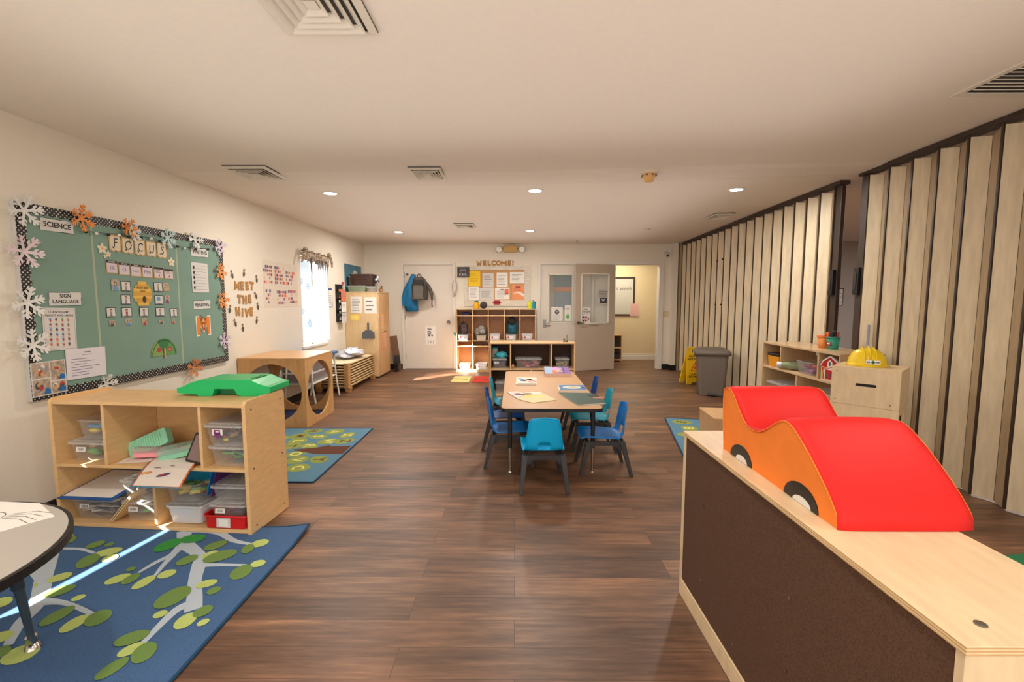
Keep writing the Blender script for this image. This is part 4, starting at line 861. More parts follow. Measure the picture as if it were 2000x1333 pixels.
for i,(y,z,r,c,lab) in enumerate([(2.725,1.885,.095,'w','white paper snowflake on top left corner of green board'),(3.083,1.905,.088,'o','bright orange paper snowflake beside the SCIENCE sign'),(2.705,1.645,.098,'p','pinkish paper snowflake second down the left border'),(2.695,1.345,.10,'w','white paper snowflake third down the left border'),(2.705,1.09,.10,'w','lowest white paper snowflake on the left border'),(3.44,1.90,.07,'o','orange paper snowflake overlapping a white one on top border'),(3.50,1.872,.07,'w','white paper snowflake overlapping the orange one on top border'),(3.835,1.875,.085,'b','pale blue paper snowflake on top border above FOCUS end'),(4.165,1.905,.085,'w','white paper snowflake above the WRITING sign'),(4.50,1.88,.085,'l','lilac paper snowflake on top right corner of board'),(4.49,1.64,.082,'o','upper orange paper snowflake on the right border'),(4.50,1.36,.082,'o','lower orange paper snowflake on the right border'),(4.495,.96,.082,'l','lilac paper snowflake low on the right border'),(4.05,.755,.09,'c','copper paper snowflake on the bottom border at right'),(3.165,.765,.075,'w','white paper snowflake on bottom border above the maple shelf')]):
    mb=MB(); flake(mb,r,cw_[c],i,.17); solo(mb,'paper_snowflake',lab,'paper snowflake',(BX+.004,y,z),LEFT@Matrix.Rotation(i*.37,3,'Z'),'paper snowflakes round the board',recalc=False)
# ------------------------------------------------------------------ left wall beyond the board
for word,y0,y1,zc,sz in(('MEET',4.77,5.13,1.512,.115),('THE',4.80,5.08,1.367,.115),('HIVE',4.765,5.09,1.225,.115)):
    n=len(word)
    for i,ch in enumerate(word):
        mb=MB(); (mb.prism([(x*.088,z*.09) for x,z in MP],0,.004,brownletter) if ch=='M' else mb.text(ch,0,0,sz,.002,brownletter,bold=.07,ext=.002,sx=.92)); y=y0+(y1-y0)*(i+.5)/n
        oc={'MEET':['first letter M','first E','second E','last letter T'],'THE':['letter T','letter H','letter E'],'HIVE':['letter H','letter I','letter V','letter E']}[word][i]
        solo(mb,'letter_cutout','brown cutout %s of the word %s on left wall'%(oc,word),'letter',(XL+.003,y,zc+random.uniform(-.012,.012)),LEFT@Matrix.Rotation(random.uniform(-.12,.1),3,'Z'),'brown MEET THE HIVE letters')
bee_b=M_('bee_brown',(112,90,66),.8); bee_s=M_('bee_skin',(176,142,112),.8); bee_w=M_('bee_wing',(206,200,190),.8)
for i,(y,z) in enumerate([(4.743,1.622),(4.954,1.651),(5.192,1.595),(5.16,1.41),(5.188,1.288),(4.673,1.265),(5.152,1.133),(4.753,1.12),(4.88,1.061)]):
    t=thing('paper_bee',['paper bee at upper left of the word MEET','paper bee directly above the word MEET','paper bee at upper right of the word MEET','paper bee right of the word THE','paper bee upper right of the word HIVE','paper bee left of the word HIVE','paper bee lower right of the word HIVE','paper bee lower left of the word HIVE','lowest paper bee under the word HIVE'][i],'paper bee',(XL+.002,y,z),LEFT@Matrix.Rotation([.3,-.2,.1,.5,.2,-.3,-.2,.4,.1][i],3,'Z'),'paper bees round the wall letters')
    mb=MB(); mb.ell(0,-.012,.017,.030,.0015,bee_b); 
    for q in(-.026,-.012,.002): mb.rect(-.015,q,.015,q+.006,.002,ink)
    mb.build('body',t,recalc=False)
    mb=MB(); mb.ell(-.02,.0,.018,.010,.001,bee_w,.5,12); mb.ell(.02,.0,.018,.010,.001,bee_w,-.5,12); mb.build('wings',t,recalc=False)
    mb=MB(); mb.ell(0,.028,.015,.016,.0018,bee_s); mb.ell(0,.036,.015,.010,.0021,bee_b); mb.build('head',t,recalc=False)
mb=MB(); mb.box(-.42,-.27,.0005,.42,.28,.002,M_('cream_poster',(224,212,196),.8)); R=random.Random(9)
pc=[M_('tile_navy',(96,92,120),.7),M_('tile_red2',(206,92,92),.7),M_('tile_orange',(236,130,90),.7),M_('tile_pink',(230,170,160),.7),M_('tile_violet',(150,104,136),.7),M_('tile_maroon',(150,84,104),.7)]
for cx,cy,ww,hh in((-.31,.13,.10,.12),(-.04,.13,.12,.12),(.24,.12,.13,.11),(-.31,-.13,.07,.10),(.0,-.13,.13,.11),(.27,-.13,.12,.10)):
    gx,gy=int(ww*2/.04),int(hh*2/.045)
    for a in range(gx):
        for b in range(gy):
            if R.random()<.28: continue
            x=cx-ww+.04*a+.02; y=cy-hh+.045*b+.02; s=R.uniform(.013,.019); m=R.choice(pc); q=R.uniform(-.2,.2)
            mb.poly([(x-s,y-s+q*s),(x+s,y-s),(x+s-q*s,y+s),(x-s,y+s)],.0024,m)
solo(mb,'art_poster','cream poster covered with small red, navy and orange squares','poster',(XL,5.745,1.545),LEFT,recalc=False)
# curtain
cur=pm('sheer_white_curtain',(226,228,234),.9,alpha=.42); val=pm('brown_print_valance',(190,172,152),.9,.4,34,.3,c2=(88,68,56))
t=thing('window_curtain','sheer white curtain with knotted brown patterned valance on window','curtain',(XL+.03,6.66,2.0),LEFT)
mb=MB(); N=60; v=[]
for zz in(-.02,-1.25):
    for i in range(N+1):
        x=.09+.31*i/N; v.append((x,zz,.012*math.sin(i*1.1)+.012))
mb.add(v,[(i,i+1,N+2+i,N+1+i) for i in range(N)],cur,True); mb.build('sheer_panel',t,recalc=False)
mb=MB(); v=[]; N=70
for r,zz in enumerate((.05,.0,-.06,-.10)):
    for i in range(N+1):
        x=-.38+.8*i/N; v.append((x,zz+.015*math.sin(i*.35)+(.012*math.sin(i*1.3) if r==3 else 0)-(.02*i/N),.03+.012*math.sin(i*.9+r)))
mb.add(v,[(r*(N+1)+i,r*(N+1)+i+1,(r+1)*(N+1)+i+1,(r+1)*(N+1)+i) for r in range(3) for i in range(N)],val,True); mb.build('valance',t,recalc=False,thick=.004)
mb=MB(); mb.tube([(-.45,.03,.03),(.46,.02,.03)],.010,M_('rod_brown',(90,66,52),.5)); mb.build('curtain_rod',t)
for xs,sgn in((-.38,-1),(.42,1)):
    mb=MB(); mb.tube([(xs,.04,.04),(xs+sgn*.04,.0,.05),(xs+sgn*.08,-.07,.05),(xs+sgn*.11,-.13,.04)],[.03,.022,.02,.012],val,8); mb.ball((xs,.05,.045),(.04,.035,.03),val,10,6); mb.build('knotted_end',t)
R=random.Random(5)
for i in range(9):
    x=[-.24,-.21,-.1,0.,.06,.13,.17,.25,.32][i]; l=[.55,.75,.35,.25,.45,.22,.5,.28,.6][i]
    mb=MB(); mb.tube([(x,-.06,.05),(x+.008,-.06-l*.5,.048),(x+.004,-.06-l,.046)],[.007,.0055,.0035],M_('dark_strand',(104,100,108),.8),6); mb.build('hanging_strand',t)
# wall pieces right of the window
mb=MB(); mb.prism(rrect(-.085,-.145,.085,.145,.01),.001,.006,M_('clipboard_blue',(70,92,140),.5)); mb.prism(rrect(-.05,.13,.05,.16,.012),.004,.014,M_('clipboard_blue',(70,92,140),.5)); mb.rect(-.07,-.13,.07,.125,.0065,paper); mb.lines(-.06,-.11,.06,.11,8,.007,inkg)
solo(mb,'clipboard','blue clipboard with white sheet hanging right of the window','clipboard',(XL,7.235,1.39),LEFT)
t=thing('wall_organizer','black hanging file organizer of papers between window and cabinet','organizer',(XL,7.60,1.60),LEFT)
mb=MB(); mb.box(-.14,-.60,.001,.14,.02,.012,black); mb.build('back_panel',t,bevel=.002)
for k,(z,m) in enumerate([(-.12,M_('orange_file',(216,120,90),.7)),(-.30,paper),(-.48,paperg)]):
    mb=MB(); mb.hull8([(-.13,z-.1,.012),(.13,z-.1,.012),(.13,z-.1,.04),(-.13,z-.1,.04)],[(-.13,z+.02,.012),(.13,z+.02,.012),(.13,z+.02,.075),(-.13,z+.02,.075)],black); o=mb.build('pocket',t)
    mb=MB(); mb.box(-.11,z-.09,.045,.12,z+.06,.06,m); mb.lines(-.08,z-.07,.1,z+.04,5,.081,inkg); mb.box(-.10,z-.14,.078,.11,z+.03,.0805,m); mb.build('filed_papers',o,recalc=False)
t=thing('scissors','red handled scissors standing in top of the black organizer','scissors',(XL+.05,7.66,1.60),LEFT)
mb=MB(); 
for q in(-1,1): mb.tube([(q*.018+.02*math.cos(a),.035+.026*math.sin(a),.0) for a in [2*PI*k/10 for k in range(10)]],.006,M_('scissor_red',(200,60,60),.4),6,True)
mb.build('handles',t); mb=MB(); mb.box(-.012,-.1,-.002,.0,.015,.002,steel); mb.box(.0,-.1,-.002,.012,.015,.002,steel); mb.build('blades',t)
mb=MB(); mb.box(-.43,-.26,.001,.43,.26,.004,M_('map_blue',(66,112,132),.7,.2,6)); mp_=M_('map_cream',(206,196,176),.8)
for (x,y,a,b,r) in((-.1,.0,.16,.10,.4),(.12,.08,.14,.08,-.3),(-.02,-.1,.07,.1,.1),(.28,.02,.09,.06,.2)): mb.ell(x,y,a,b,.0045,mp_,r)
mb.strip([(-.2,.05,.012),(-.1,.08,.012),(0,.04,.012),(.1,.1,.012)],.005,paper)
solo(mb,'wall_map','dark teal poster on the left wall behind the woven basket','poster',(XL,8.32,1.73),LEFT,recalc=False)
# on top of the tall cabinet
t=thing('woven_basket','dark brown woven basket on clear box above the tall cabinet','basket',(-2.66,8.06,1.612))
wk=M_('wicker_dark',(74,50,40),.7,.4,60)
mb=MB()
for k in range(9):
    z=.008+k*.02; s=.86+.14*k/8; mb.tube([(x,y,z) for x,y in rrect(-.19*s,-.14*s,.19*s,.14*s,.05,5)],.0125,wk,6,True)
mb.prism(rrect(-.165,-.12,.165,.12,.05),.001,.012,wk); mb.build('basket_body',t)
mb=MB(); mb.tube([(x,y,.185) for x,y in rrect(-.195,-.145,.195,.145,.05,5)],.014,M_('wicker_rim',(60,40,32),.7),8,True); mb.build('rim',t)
t=thing('flower_sprig','small bunch of navy artificial flowers beside the woven basket','flowers',(-2.435,8.05,1.505+.001))
mb=MB(); 
for a,b in((.0,.0),(.02,.03),(-.02,.02)): mb.tube([(a*.3,b*.3,0),(a,b,.2)],.003,M_('stem_grey',(120,124,110),.7),5)
mb.build('stem',t)
mb=MB(); R=random.Random(2)
for k in range(12): mb.ball((R.uniform(-.045,.045),R.uniform(-.03,.03),.2+R.uniform(-.03,.06)),R.uniform(.012,.022),R.choice([M_('petal_navy',(50,52,92),.8),M_('petal_white',(206,206,214),.8)]),8,5)
mb.build('blossoms',t)
make_bin('storage_bin','long pale green lidded bin under the woven basket',.34,.26,.098,pm('greenish_clear_plastic',(170,190,160),.25,alpha=.6),(-2.74,8.04,1.503),0,True,tagk=0)
make_bin('storage_bin','small clear bin right of the long green lidded bin',.12,.20,.085,clear,(-2.50,7.99,1.503),0,True,M_('bin_lid_blue_grey',(170,184,190),.3),tagk=0)
t=thing('gingerbread_basket','small tan basket holding brown toys at right end of cabinet top','basket',(-2.395,8.2,1.503))
mb=MB(); mb.lathe([(.035,0),(.045,.05),(.041,.05),(.033,.006)],M_('basket_tan',(150,108,68),.8,.3,60),14); mb.build('basket_body',t)
mb=MB(); mb.ball((0,0,.06),(.03,.03,.02),M_('brown_toy',(110,74,46),.8),10,6); mb.ball((.01,0,.095),(.02,.02,.02),M_('brown_toy',(110,74,46),.8),10,6); mb.build('toy_bear',t)
# things by the corner
mb=MB(); mb.M=Matrix.Rotation(-.12,4,'Y'); mb.box(-.07,0,0,.07,.02,.66,M_('cardboard_brown',(128,92,66),.85,.1,20))
solo(mb,'cardboard_panel','brown cardboard panel leaning in corner between cabinet and first door','cardboard',(-2.27,8.76,.012),0,bevel=.002)
t=thing('floor_fan','black round floor fan standing beside the tall cabinet','fan',(-2.25,8.62,0))
mb=MB(); mb.cyl((-.03,0,.19),(.03,0,.19),.125,m=M_('fan_black',(28,26,26),.5),n=24); mb.build('fan_housing',t,bevel=.006)
mb=MB(); 
for r in(.03,.06,.09,.118): mb.tube([(.034,r*math.cos(a),.19+r*math.sin(a)) for a in [2*PI*k/20 for k in range(20)]],.003,black,5,True)
mb.build('grille',t)
mb=MB(); mb.box(-.05,-.09,.002,.05,.09,.03,black); mb.box(-.015,-.02,.03,.015,.02,.08,black); mb.build('base',t,bevel=.005)
# ------------------------------------------------------------------ back wall
t=thing('blue_coat','bright blue padded coat hanging from the hook on first door','coat',(-1.98,8.86,1.15))
coatm=pm('blue_coat_nylon',(8,112,164),.6,.15,12,.3)
mb=MB()
prof=[(0.03,.70,.04,-.02),(.0,.60,.06,-.02),(-.03,.50,.09,-.04),(-.05,.38,.12,-.06),(-.05,.26,.135,-.06),(-.04,.12,.13,-.05),(-.02,.0,.12,-.03)]
n=18; v=[]
for (cx,z,w,_) in prof:
    for j in range(n):
        a=2*PI*j/n; rr=1+.10*math.sin(a*5+z*9); v.append((cx+math.cos(a)*w*rr,math.sin(a)*.055*rr,z+.012*math.sin(a*4)))
mb.add(v,[(i*n+j,i*n+(j+1)%n,(i+1)*n+(j+1)%n,(i+1)*n+j) for i in range(len(prof)-1) for j in range(n)]+[tuple(range(n)),tuple(range((len(prof)-1)*n,len(prof)*n))],coatm,True); mb.build('coat_body',t)
mb=MB(); mb.tube([(-.04,-.02,.5),(-.12,-.02,.40),(-.155,-.02,.25),(-.16,-.02,.10)],[.035,.05,.05,.04],coatm,10); mb.build('sleeve',t)
t=thing('backpack','grey backpack with black straps hanging over the blue coat','backpack',(-1.82,8.76,1.36))
bk1=M_('backpack_grey',(84,78,72),.8,.15,40); bk2=M_('backpack_black',(36,34,34),.7)
mb=MB(); mb.prism([(-.135,0),(.135,0),(.15,.10),(.14,.28),(.10,.40),(.05,.44),(-.05,.44),(-.10,.40),(-.14,.28),(-.15,.10)],-.07,.07,bk1,'y'); mb.build('main_bag',t,bevel=.03,seg=4)
mb=MB(); mb.prism([(-.10,.02),(.10,.02),(.11,.2),(.08,.27),(-.08,.27),(-.11,.2)],-.11,-.068,M_('backpack_mid',(104,98,90),.8,.1,40),'y'); mb.build('front_pocket',t,bevel=.02,seg=3)
mb=MB(); mb.prism([(-.085,.30),(.085,.30),(.07,.38),(-.07,.38)],-.095,-.068,bk2,'y'); mb.build('top_pocket',t,bevel=.012)
for q in(-.11,.11):
    mb=MB(); mb.tube([(q*.7,-.1,.40),(q,-.115,.26),(q*.9,-.115,.05)],.009,bk2,6); mb.build('compression_strap',t)
mb=MB(); mb.tube([(-.04,0,.43),(-.03,-.01,.475),(.0,-.01,.50),(.03,-.01,.475),(.04,0,.43)],.008,bk2,6); mb.build('top_loop',t)
mb=MB(); mb.tube([(.10,.03,.36),(.18,.0,.26),(.235,.0,.12),(.24,-.01,.0)],[.02,.032,.030,.02],bk1,8); mb.tube([(.24,-.01,.0),(.235,-.01,-.08),(.24,-.01,-.13)],[.012,.011,.014],bk2,6); mb.build('shoulder_strap',t)
t=thing('door_hook','white over the door hook holding backpack and coat','hook',(-1.85,8.955,2.03))
mb=MB(); mb.box(-.012,-.035,-.0,.012,-.030,.02,white); mb.box(-.008,-.037,-.20,.008,-.033,.0,white); mb.build('strap',t)
mb=MB(); mb.tube([(0,-.037,-.17),(0,-.06,-.2),(0,-.09,-.195),(0,-.1,-.17)],.005,white,6); mb.build('hook_tip',t)
mb=MB(); mb.cyl((0,0,0),(0,-.012,0),.026,m=steel); mb.cyl((0,-.012,0),(0,-.045,0),.015,m=DKG); solo(mb,'door_stop_knob','dark round knob high on left edge of first door','door stop',(-2.09,8.937,1.855))
mb=MB(); mb.box(-.10,-.18,.0005,.10,.18,.0015,paper)
for q in range(3): mb.lines(-.06,.11-q*.055,.03,.15-q*.055,2,.002,ink,.6,.4)
mb.ell(-.03,.0,.018,.02,.002,DKG); mb.ell(.03,.0,.018,.02,.002,DKG)
for q in(-.05,0,.05): mb.strip([(q,-.10,.008),(q+.01,-.13,.008),(q-.005,-.16,.008)],.002,ink)
solo(mb,'picture_sheet','white sheet with small black pictures low on the first door','paper',(-1.655,8.937,.665),BACK,recalc=False)
mb=MB(); mb.poly([(-.05,.02),(0,.0),(.045,.06),(.045,-.06),(-.01,-.055)],.002,M_('teal_ribbon',(70,176,188),.7)); solo(mb,'paper_bow','small teal paper bow beside the first door frame','bow',(-1.165,8.908,.715),BACK,recalc=False)
t=thing('white_sunhat','white hat hanging from a hook right of first door','cap',(-1.165,8.90,1.42))
mb=MB(); mb.ball((0,-.03,.20),(.045,.05,.11),M_('cap_white',(216,212,206),.7),14,9); mb.build('cap_crown',t)
mb=MB(); mb.tube([(0,-.03,.10),(.02,-.03,.03),(-.015,-.03,.0),(-.01,-.03,.08)],.007,GRY,6); mb.build('strap',t)
# emergency light
t=thing('emergency_light','yellowed emergency light box with two round lamp heads above WELCOME','emergency light',(-.08,8.925,2.345),BACK)
mb=MB(); mb.box(-.125,-.065,.0,.125,.062,.085,M_('aged_yellow_plastic',(200,164,98),.5)); mb.build('battery_box',t,bevel=.006)
for q in(-1,1):
    mb=MB(); mb.cyl((q*.13,-.01,.05),(q*.17,-.01,.05),.02,m=M_('aged_yellow_plastic',(200,164,98),.5)); mb.cyl((q*.22,-.01,.02),(q*.22,-.015,.085),.04,.062,m=M_('lamp_grey',(150,138,120),.5),n=20); mb.cyl((q*.22,-.015,.085),(q*.22,-.0155,.09),.055,m=M_('lamp_lens',(226,220,208),.15),n=20); mb.build('lamp_head',t)
# WELCOME!
wx=-.758; adv=[.118,.088,.082,.09,.092,.112,.088,.05]
for i,ch in enumerate('WELCOME!'):
    mb=MB(); (mb.prism([(x*.108,z*.096) for x,z in (MP if ch=='M' else WP)],0,.006,brownletter) if ch in 'MW' else mb.text(ch,0,0,.122,.003,brownletter,bold=.055,ext=.003)); nm=['letter W','first letter E','letter L','letter C','letter O','letter M','last letter E','exclamation mark'][i]
    solo(mb,'letter_cutout','brown cutout %s of the WELCOME! sign on back wall'%nm,'letter',(wx+adv[i]/2+.01,8.925,2.07),BACK,'brown WELCOME letters'); wx+=adv[i]+.003
# framed cork board
t=thing('cork_board','cork notice board in whitewashed wooden frame above the cubbies','notice board',(-.36,8.928,1.64),BACK)
ww=pm('whitewashed_wood',(214,206,192),.7,.14,8,0,stretch=(1,6,1))
x0,x1,z0,z1=-.62,.65,-.40,.38; ix0,ix1,iz0,iz1=-.55,.55,-.285,.30
for a in((x0,iz1,x1,z1),(x0,z0,x1,iz0),(x0,iz0,ix0,iz1),(ix1,iz0,x1,iz1)):
    mb=MB(); mb.box(a[0],a[1],0,a[2],a[3],.022,ww); mb.build('frame_board',t,bevel=.002)
mb=MB(); mb.box(ix0,iz0,0,ix1,iz1,.010,cork); mb.build('cork_panel',t)
def pin(label,x0,x1,z0,z1,m,k,im=inkg,extra=None,rot=0,dz=.0):
    mb=MB(); w,h=(x1-x0)/2,(z1-z0)/2; mb.box(-w,-h,.0003,w,h,.0015,m); 
    if k: mb.lines(-w*.75,-h*.7,w*.75,h*.7,k,.0018,im)
    if extra: extra(mb,w,h)
    return solo(mb,'pinned_paper',label,'paper',((x0+x1)/2,8.928-.0105-dz,(z0+z1)/2),BACK@Matrix.Rotation(rot,3,'Z'),'papers pinned on the cork board')
pin('bright yellow sheet at upper left of the cork board',-.895,-.665,1.63,1.925,M_('yellow_paper',(240,202,40),.8),7,M_('olive_line',(190,150,30),.8),dz=.012)
pin('white sheet in plastic sleeve next to the yellow sheet',-.623,-.409,1.603,1.881,paperg,6)
pin('white page third in the upper row of the cork board',-.349,-.134,1.612,1.893,paper,7)
pin('wide white table sheet at upper right of cork board',-.091,.187,1.683,1.90,paper,6)
pin('white sheet pinned below the yellow sheet',-.90,-.693,1.365,1.625,paper,7,dz=.0125)
pin('wide grey lined form in the lower row of cork board',-.685,-.405,1.366,1.592,paperg,8)
def ex(mb,w,h): mb.rect(-.04,.0,.03,h*.85,.0022,paperg); mb.rect(-.03,h*.6,.02,h*.75,.0025,DKG); mb.rect(.045,.01,.125,h*.8,.0022,ORG); mb.rect(.05,-.02,.12,.01,.0023,RED)
pin('white calendar page with small orange picture, lower row',-.381,-.098,1.377,1.596,paper,7,extra=ex)
def ex2(mb,w,h): mb.rect(-.05,h*.65,.05,h*.88,.0022,M_('label_maroon',(150,40,36),.6)); mb.lines(-.09,h*.2,.09,h*.55,3,.0022,RED); mb.poly([(-.11,-.02),(.0,-.01),(.11,-.08),(.11,-.03),(.02,.02)],.0024,paper)
pin('salmon orange sheet with maroon heading at lower right',-.046,.183,1.362,1.648,M_('salmon_paper',(232,150,104),.8),0,extra=ex2)
mb=MB(); mb.box(-.118,-.10,.0005,.118,.10,.006,M_('chalk_grey',(84,80,82),.7)); mb.rect(-.10,-.085,.10,.085,.0065,M_('chalk_dark',(70,66,70),.8))
for a in((-.05,.03,.05,.034),(-.05,-.01,-.046,.034),(.046,-.01,.05,.034),(-.07,-.03,.07,-.027),(-.08,-.05,-.05,-.035),(-.02,-.055,.0,-.035),(.03,-.055,.05,-.035),(-.08,-.07,.08,-.067),(-.06,.055,.06,.058)): mb.rect(*a,.007,paperg)
solo(mb,'chalkboard_sign','small grey chalkboard sign overlapping corner of the cork board frame','sign',(-.993,8.896,1.90),BACK,recalc=False)
mb=MB(); mb.prism([(-.10,0),(-.055,.055),(.055,.055),(.10,0),(.055,-.055),(-.055,-.055)],.001,.006,M_('lips_edge',(230,190,180),.6)); mb.prism([(-.085,0),(-.05,.042),(.05,.042),(.085,0),(.05,-.042),(-.05,-.042)],.006,.008,M_('dark_red_card',(150,24,24),.5)); mb.rect(-.045,-.012,.045,.012,.0085,M_('deep_red_card',(110,14,16),.5))
solo(mb,'hexagon_sign','dark red hexagonal sign below the cork board','sign',(-.343,8.90,1.312),BACK,recalc=False)
# ------------------------------------------------------------------ cubby lockers
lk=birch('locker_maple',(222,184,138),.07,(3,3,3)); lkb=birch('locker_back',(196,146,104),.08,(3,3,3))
t=thing('cubby_locker','tall maple cubby locker with five sections against the back wall','cubby locker',(-1.10,8.55,0))
X=[0,.309,.606,.906,1.200,1.50]; dp=.345
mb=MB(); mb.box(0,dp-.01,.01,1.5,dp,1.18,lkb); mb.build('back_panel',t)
for i,x in enumerate(X):
    mb=MB(); a=0 if i==0 else (-.015 if i==5 else -.0075); mb.box(x+a,0,.0,x+a+.015,dp-.01,1.178,lk); mb.build('divider' if 0<i<5 else 'side_panel',t,bevel=.002)
mb=MB(); mb.box(-.002,-.003,1.178,1.502,dp,1.195,lk); mb.build('top_board',t,bevel=.003)
for z in(1.060,.585,.483,.028):
    mb=MB(); mb.box(.015,.001,z,1.485,dp-.01,z+.014,lk); mb.build('shelf_board',t)
mb=MB(); mb.box(.015,.01,.0,1.485,.02,.028,lk); mb.build('kick_board',t)
def lbin(label,x,z,w=.205,h=.115,m=None,tg=True):
    t=make_bin('cubby_bin',label,w,.26,h,m or frost,(x,8.70,z),0,None,tagk=0,group='white bins in the cubby locker',tap=.85)
    if tg:
        mb=MB(); mb.rect(-.06,-.025,.05,.025,0,paper); mb.rect(-.058,-.02,-.03,.02,.0005,RED); mb.rect(-.02,.0,.04,.006,.0005,inkg); o=mb.build('name_label',t,recalc=False); o.matrix_local=Matrix.Translation((0,-.129,h*.5))@Matrix.Rotation(-.08,4,'X')@BACK.to_4x4()
lbin('white bin with red label in first upper cubby',-.975,.600)
lbin('pale bin under the spotted blanket in second upper cubby',-.63,.600,.19,.10,M_('bin_beige',(206,194,176),.5),False)
lbin('white bin alone in the middle upper cubby',-.375,.600)
lbin('white bin beneath the teal jacket in fourth upper cubby',-.07,.600)
lbin('white bin with label in the rightmost upper cubby',.24,.600)
lbin('white bin in first bottom cubby, lit by the sun',-.955,.043)
lbin('white bin in second bottom cubby, lit by the sun',-.635,.043)
plaid=pm('dark_plaid_fabric',(92,76,72),.9,.5,60,.3,c2=(46,40,48))
blob('plaid_bag','dark plaid bag stuffed on the bin in first upper cubby','bag',(-.98,8.73,.717),(.085,.08,.14),plaid,3,.25)
blob('plush_toy','orange and brown plush toy beside the bin in first cubby','plush toy',(-.838,8.66,.601),(.034,.055,.09),pm('orange_plush',(176,96,54),.95,.5,40,.4,c2=(90,50,34)),4,.4)
blob('spotted_blanket','black and white spotted blanket spilling over second upper cubby','blanket',(-.645,8.70,.702),(.105,.09,.10),pm('spotted_fleece',(210,204,196),.95,0,24,.3,c2=(40,38,40)),8,.45)
jk=blob('hanging_jacket','teal jacket with dark fur hood hanging in fourth cubby','jacket',(-.05,8.69,.722),(.105,.09,.19),pm('teal_jacket_fabric',(34,96,112),.85,.35,30,.4,c2=(20,62,84)),6,.22)
mb=blob(None,'','',None,(.085,.07,.09),pm('dark_fur',(40,32,32),.98,.4,80,.8),9,.2); o=mb.build('fur_hood',jk); o.location=(-.0,-.03,.17); o['label']='dark brown fur hood'
blob('navy_beanie','dark blue folded hat on top shelf of first section','hat',(-.92,8.68,1.0745),(.09,.08,.038),pm('navy_fabric',(40,40,92),.9,.2,30),2,.15)
t=thing('yellow_jar','yellow jar with green lid on top of the cubby locker','jar',(-.725,8.68,1.196))
mb=MB(); mb.lathe([(.045,0),(.05,.01),(.05,.105),(.042,.122)],M_('jar_yellow',(238,176,30),.35),20); mb.build('jar_body',t); mb=MB(); mb.cyl((0,0,.122),(0,0,.15),.036,m=M_('jar_green',(60,110,50),.5)); mb.build('lid',t,bevel=.003)
mb=MB(); mb.ball((0,0,.069),.069,M_('ball_black',(58,50,52),.7,.3,60),24,14)
solo(mb,'dark_ball','dark charcoal ball next to the yellow jar on locker top','ball',(-.588,8.68,1.196))
t=thing('water_bottle','lime yellow water bottle on right end of the locker top','bottle',(.288,8.68,1.196),0,'water bottles on the locker top')
mb=MB(); mb.lathe([(.036,0),(.038,.005),(.034,.06),(.038,.11),(.03,.125)],M_('bottle_lime',(220,220,40),.3),16); mb.build('bottle_body',t); mb=MB(); mb.cyl((0,0,.125),(0,0,.155),.02,m=M_('bottle_lime',(220,220,40),.3)); mb.build('cap',t)
t=thing('water_bottle','teal water bottle beside the lime one on locker top','bottle',(.368,8.68,1.196),0,'water bottles on the locker top')
mb=MB(); mb.lathe([(.032,0),(.034,.005),(.034,.11),(.036,.125)],M_('bottle_teal',(30,150,170),.3),16); mb.build('bottle_body',t); mb=MB(); mb.cyl((0,0,.125),(0,0,.14),.037,m=M_('bottle_teal_dark',(20,110,130),.3)); mb.tube([(0,0,.14),(-.02,0,.155),(-.035,0,.165)],.006,black); mb.build('spout_cap',t)
# papers on doors / glass
def bsheet(name,label,x0,x1,z0,z1,Y,fn,m=paper,cat='paper',rot=BACK):
    mb=MB(); w,h=(x1-x0)/2,(z1-z0)/2; mb.rect(-w,-h,w,h,.0008,m); fn(mb,w,h); return solo(mb,name,label,cat,((x0+x1)/2,Y,(z0+z1)/2),rot,recalc=False)
def fa(mb,w,h): mb.rect(-w+.02,h-.035,w-.02,h-.031,.0014,ink); mb.ell(0,.04,.045,.045,.0014,DKG); mb.ell(-.012,.045,.010,.008,.0018,paper); mb.ell(.014,.045,.010,.008,.0018,paper); mb.lines(-w*.7,-h*.85,w*.7,-.02,6,.0014,inkg,.15,.3)
bsheet('door_notice','white notice with dark round emblem on second door glass',.72,.945,.95,1.222,8.955,fa,cat='notice')
bsheet('door_notice','white notice with green plant picture on second door glass',.985,1.105,.95,1.258,8.955,lambda mb,w,h:(mb.ell(0,-.07,.035,.05,.0014,GRN),mb.rect(-.004,-.02,.004,.05,.0014,ink),mb.lines(-w*.7,.06,w*.7,h*.85,3,.0014,ink)),cat='notice')
bsheet('paw_sticker','white cutout sticker of pale loops under second door glass',.76,1.08,.70,.86,8.956,lambda mb,w,h:[mb.ell(random.uniform(-w*.8,w*.8),random.uniform(-h*.8,h*.8),.012,.02,.0012,M_('sticker_white',(236,230,218),.7),random.random()*3,8) for _ in range(34)],m=doorp,cat='sticker')
mb=MB(); mb.box(.90,10.33,1.15,1.75,10.36,1.90,M_('display_blue',(50,84,120),.7,.2,8)); mb.box(.90,10.325,1.55,1.75,10.33,1.65,M_('display_orange',(214,110,50),.7)); mb.box(.86,10.33,1.90,1.75,10.36,2.05,M_('display_green',(120,150,90),.7))
solo(mb,'display_poster','blue and orange display seen through the second door window','poster',(0,0,0))
FU=Matrix((( -math.cos(ang), 0, -math.sin(ang)),( -math.sin(ang),0,math.cos(ang)),(0,1,0)))
def d3p(l,z,off=.024): # point on the camera side of the open door, l from hinge
    c,s=math.cos(ang),math.sin(ang); return (1.93+c*l-s*off,8.895+s*l+c*off,z)
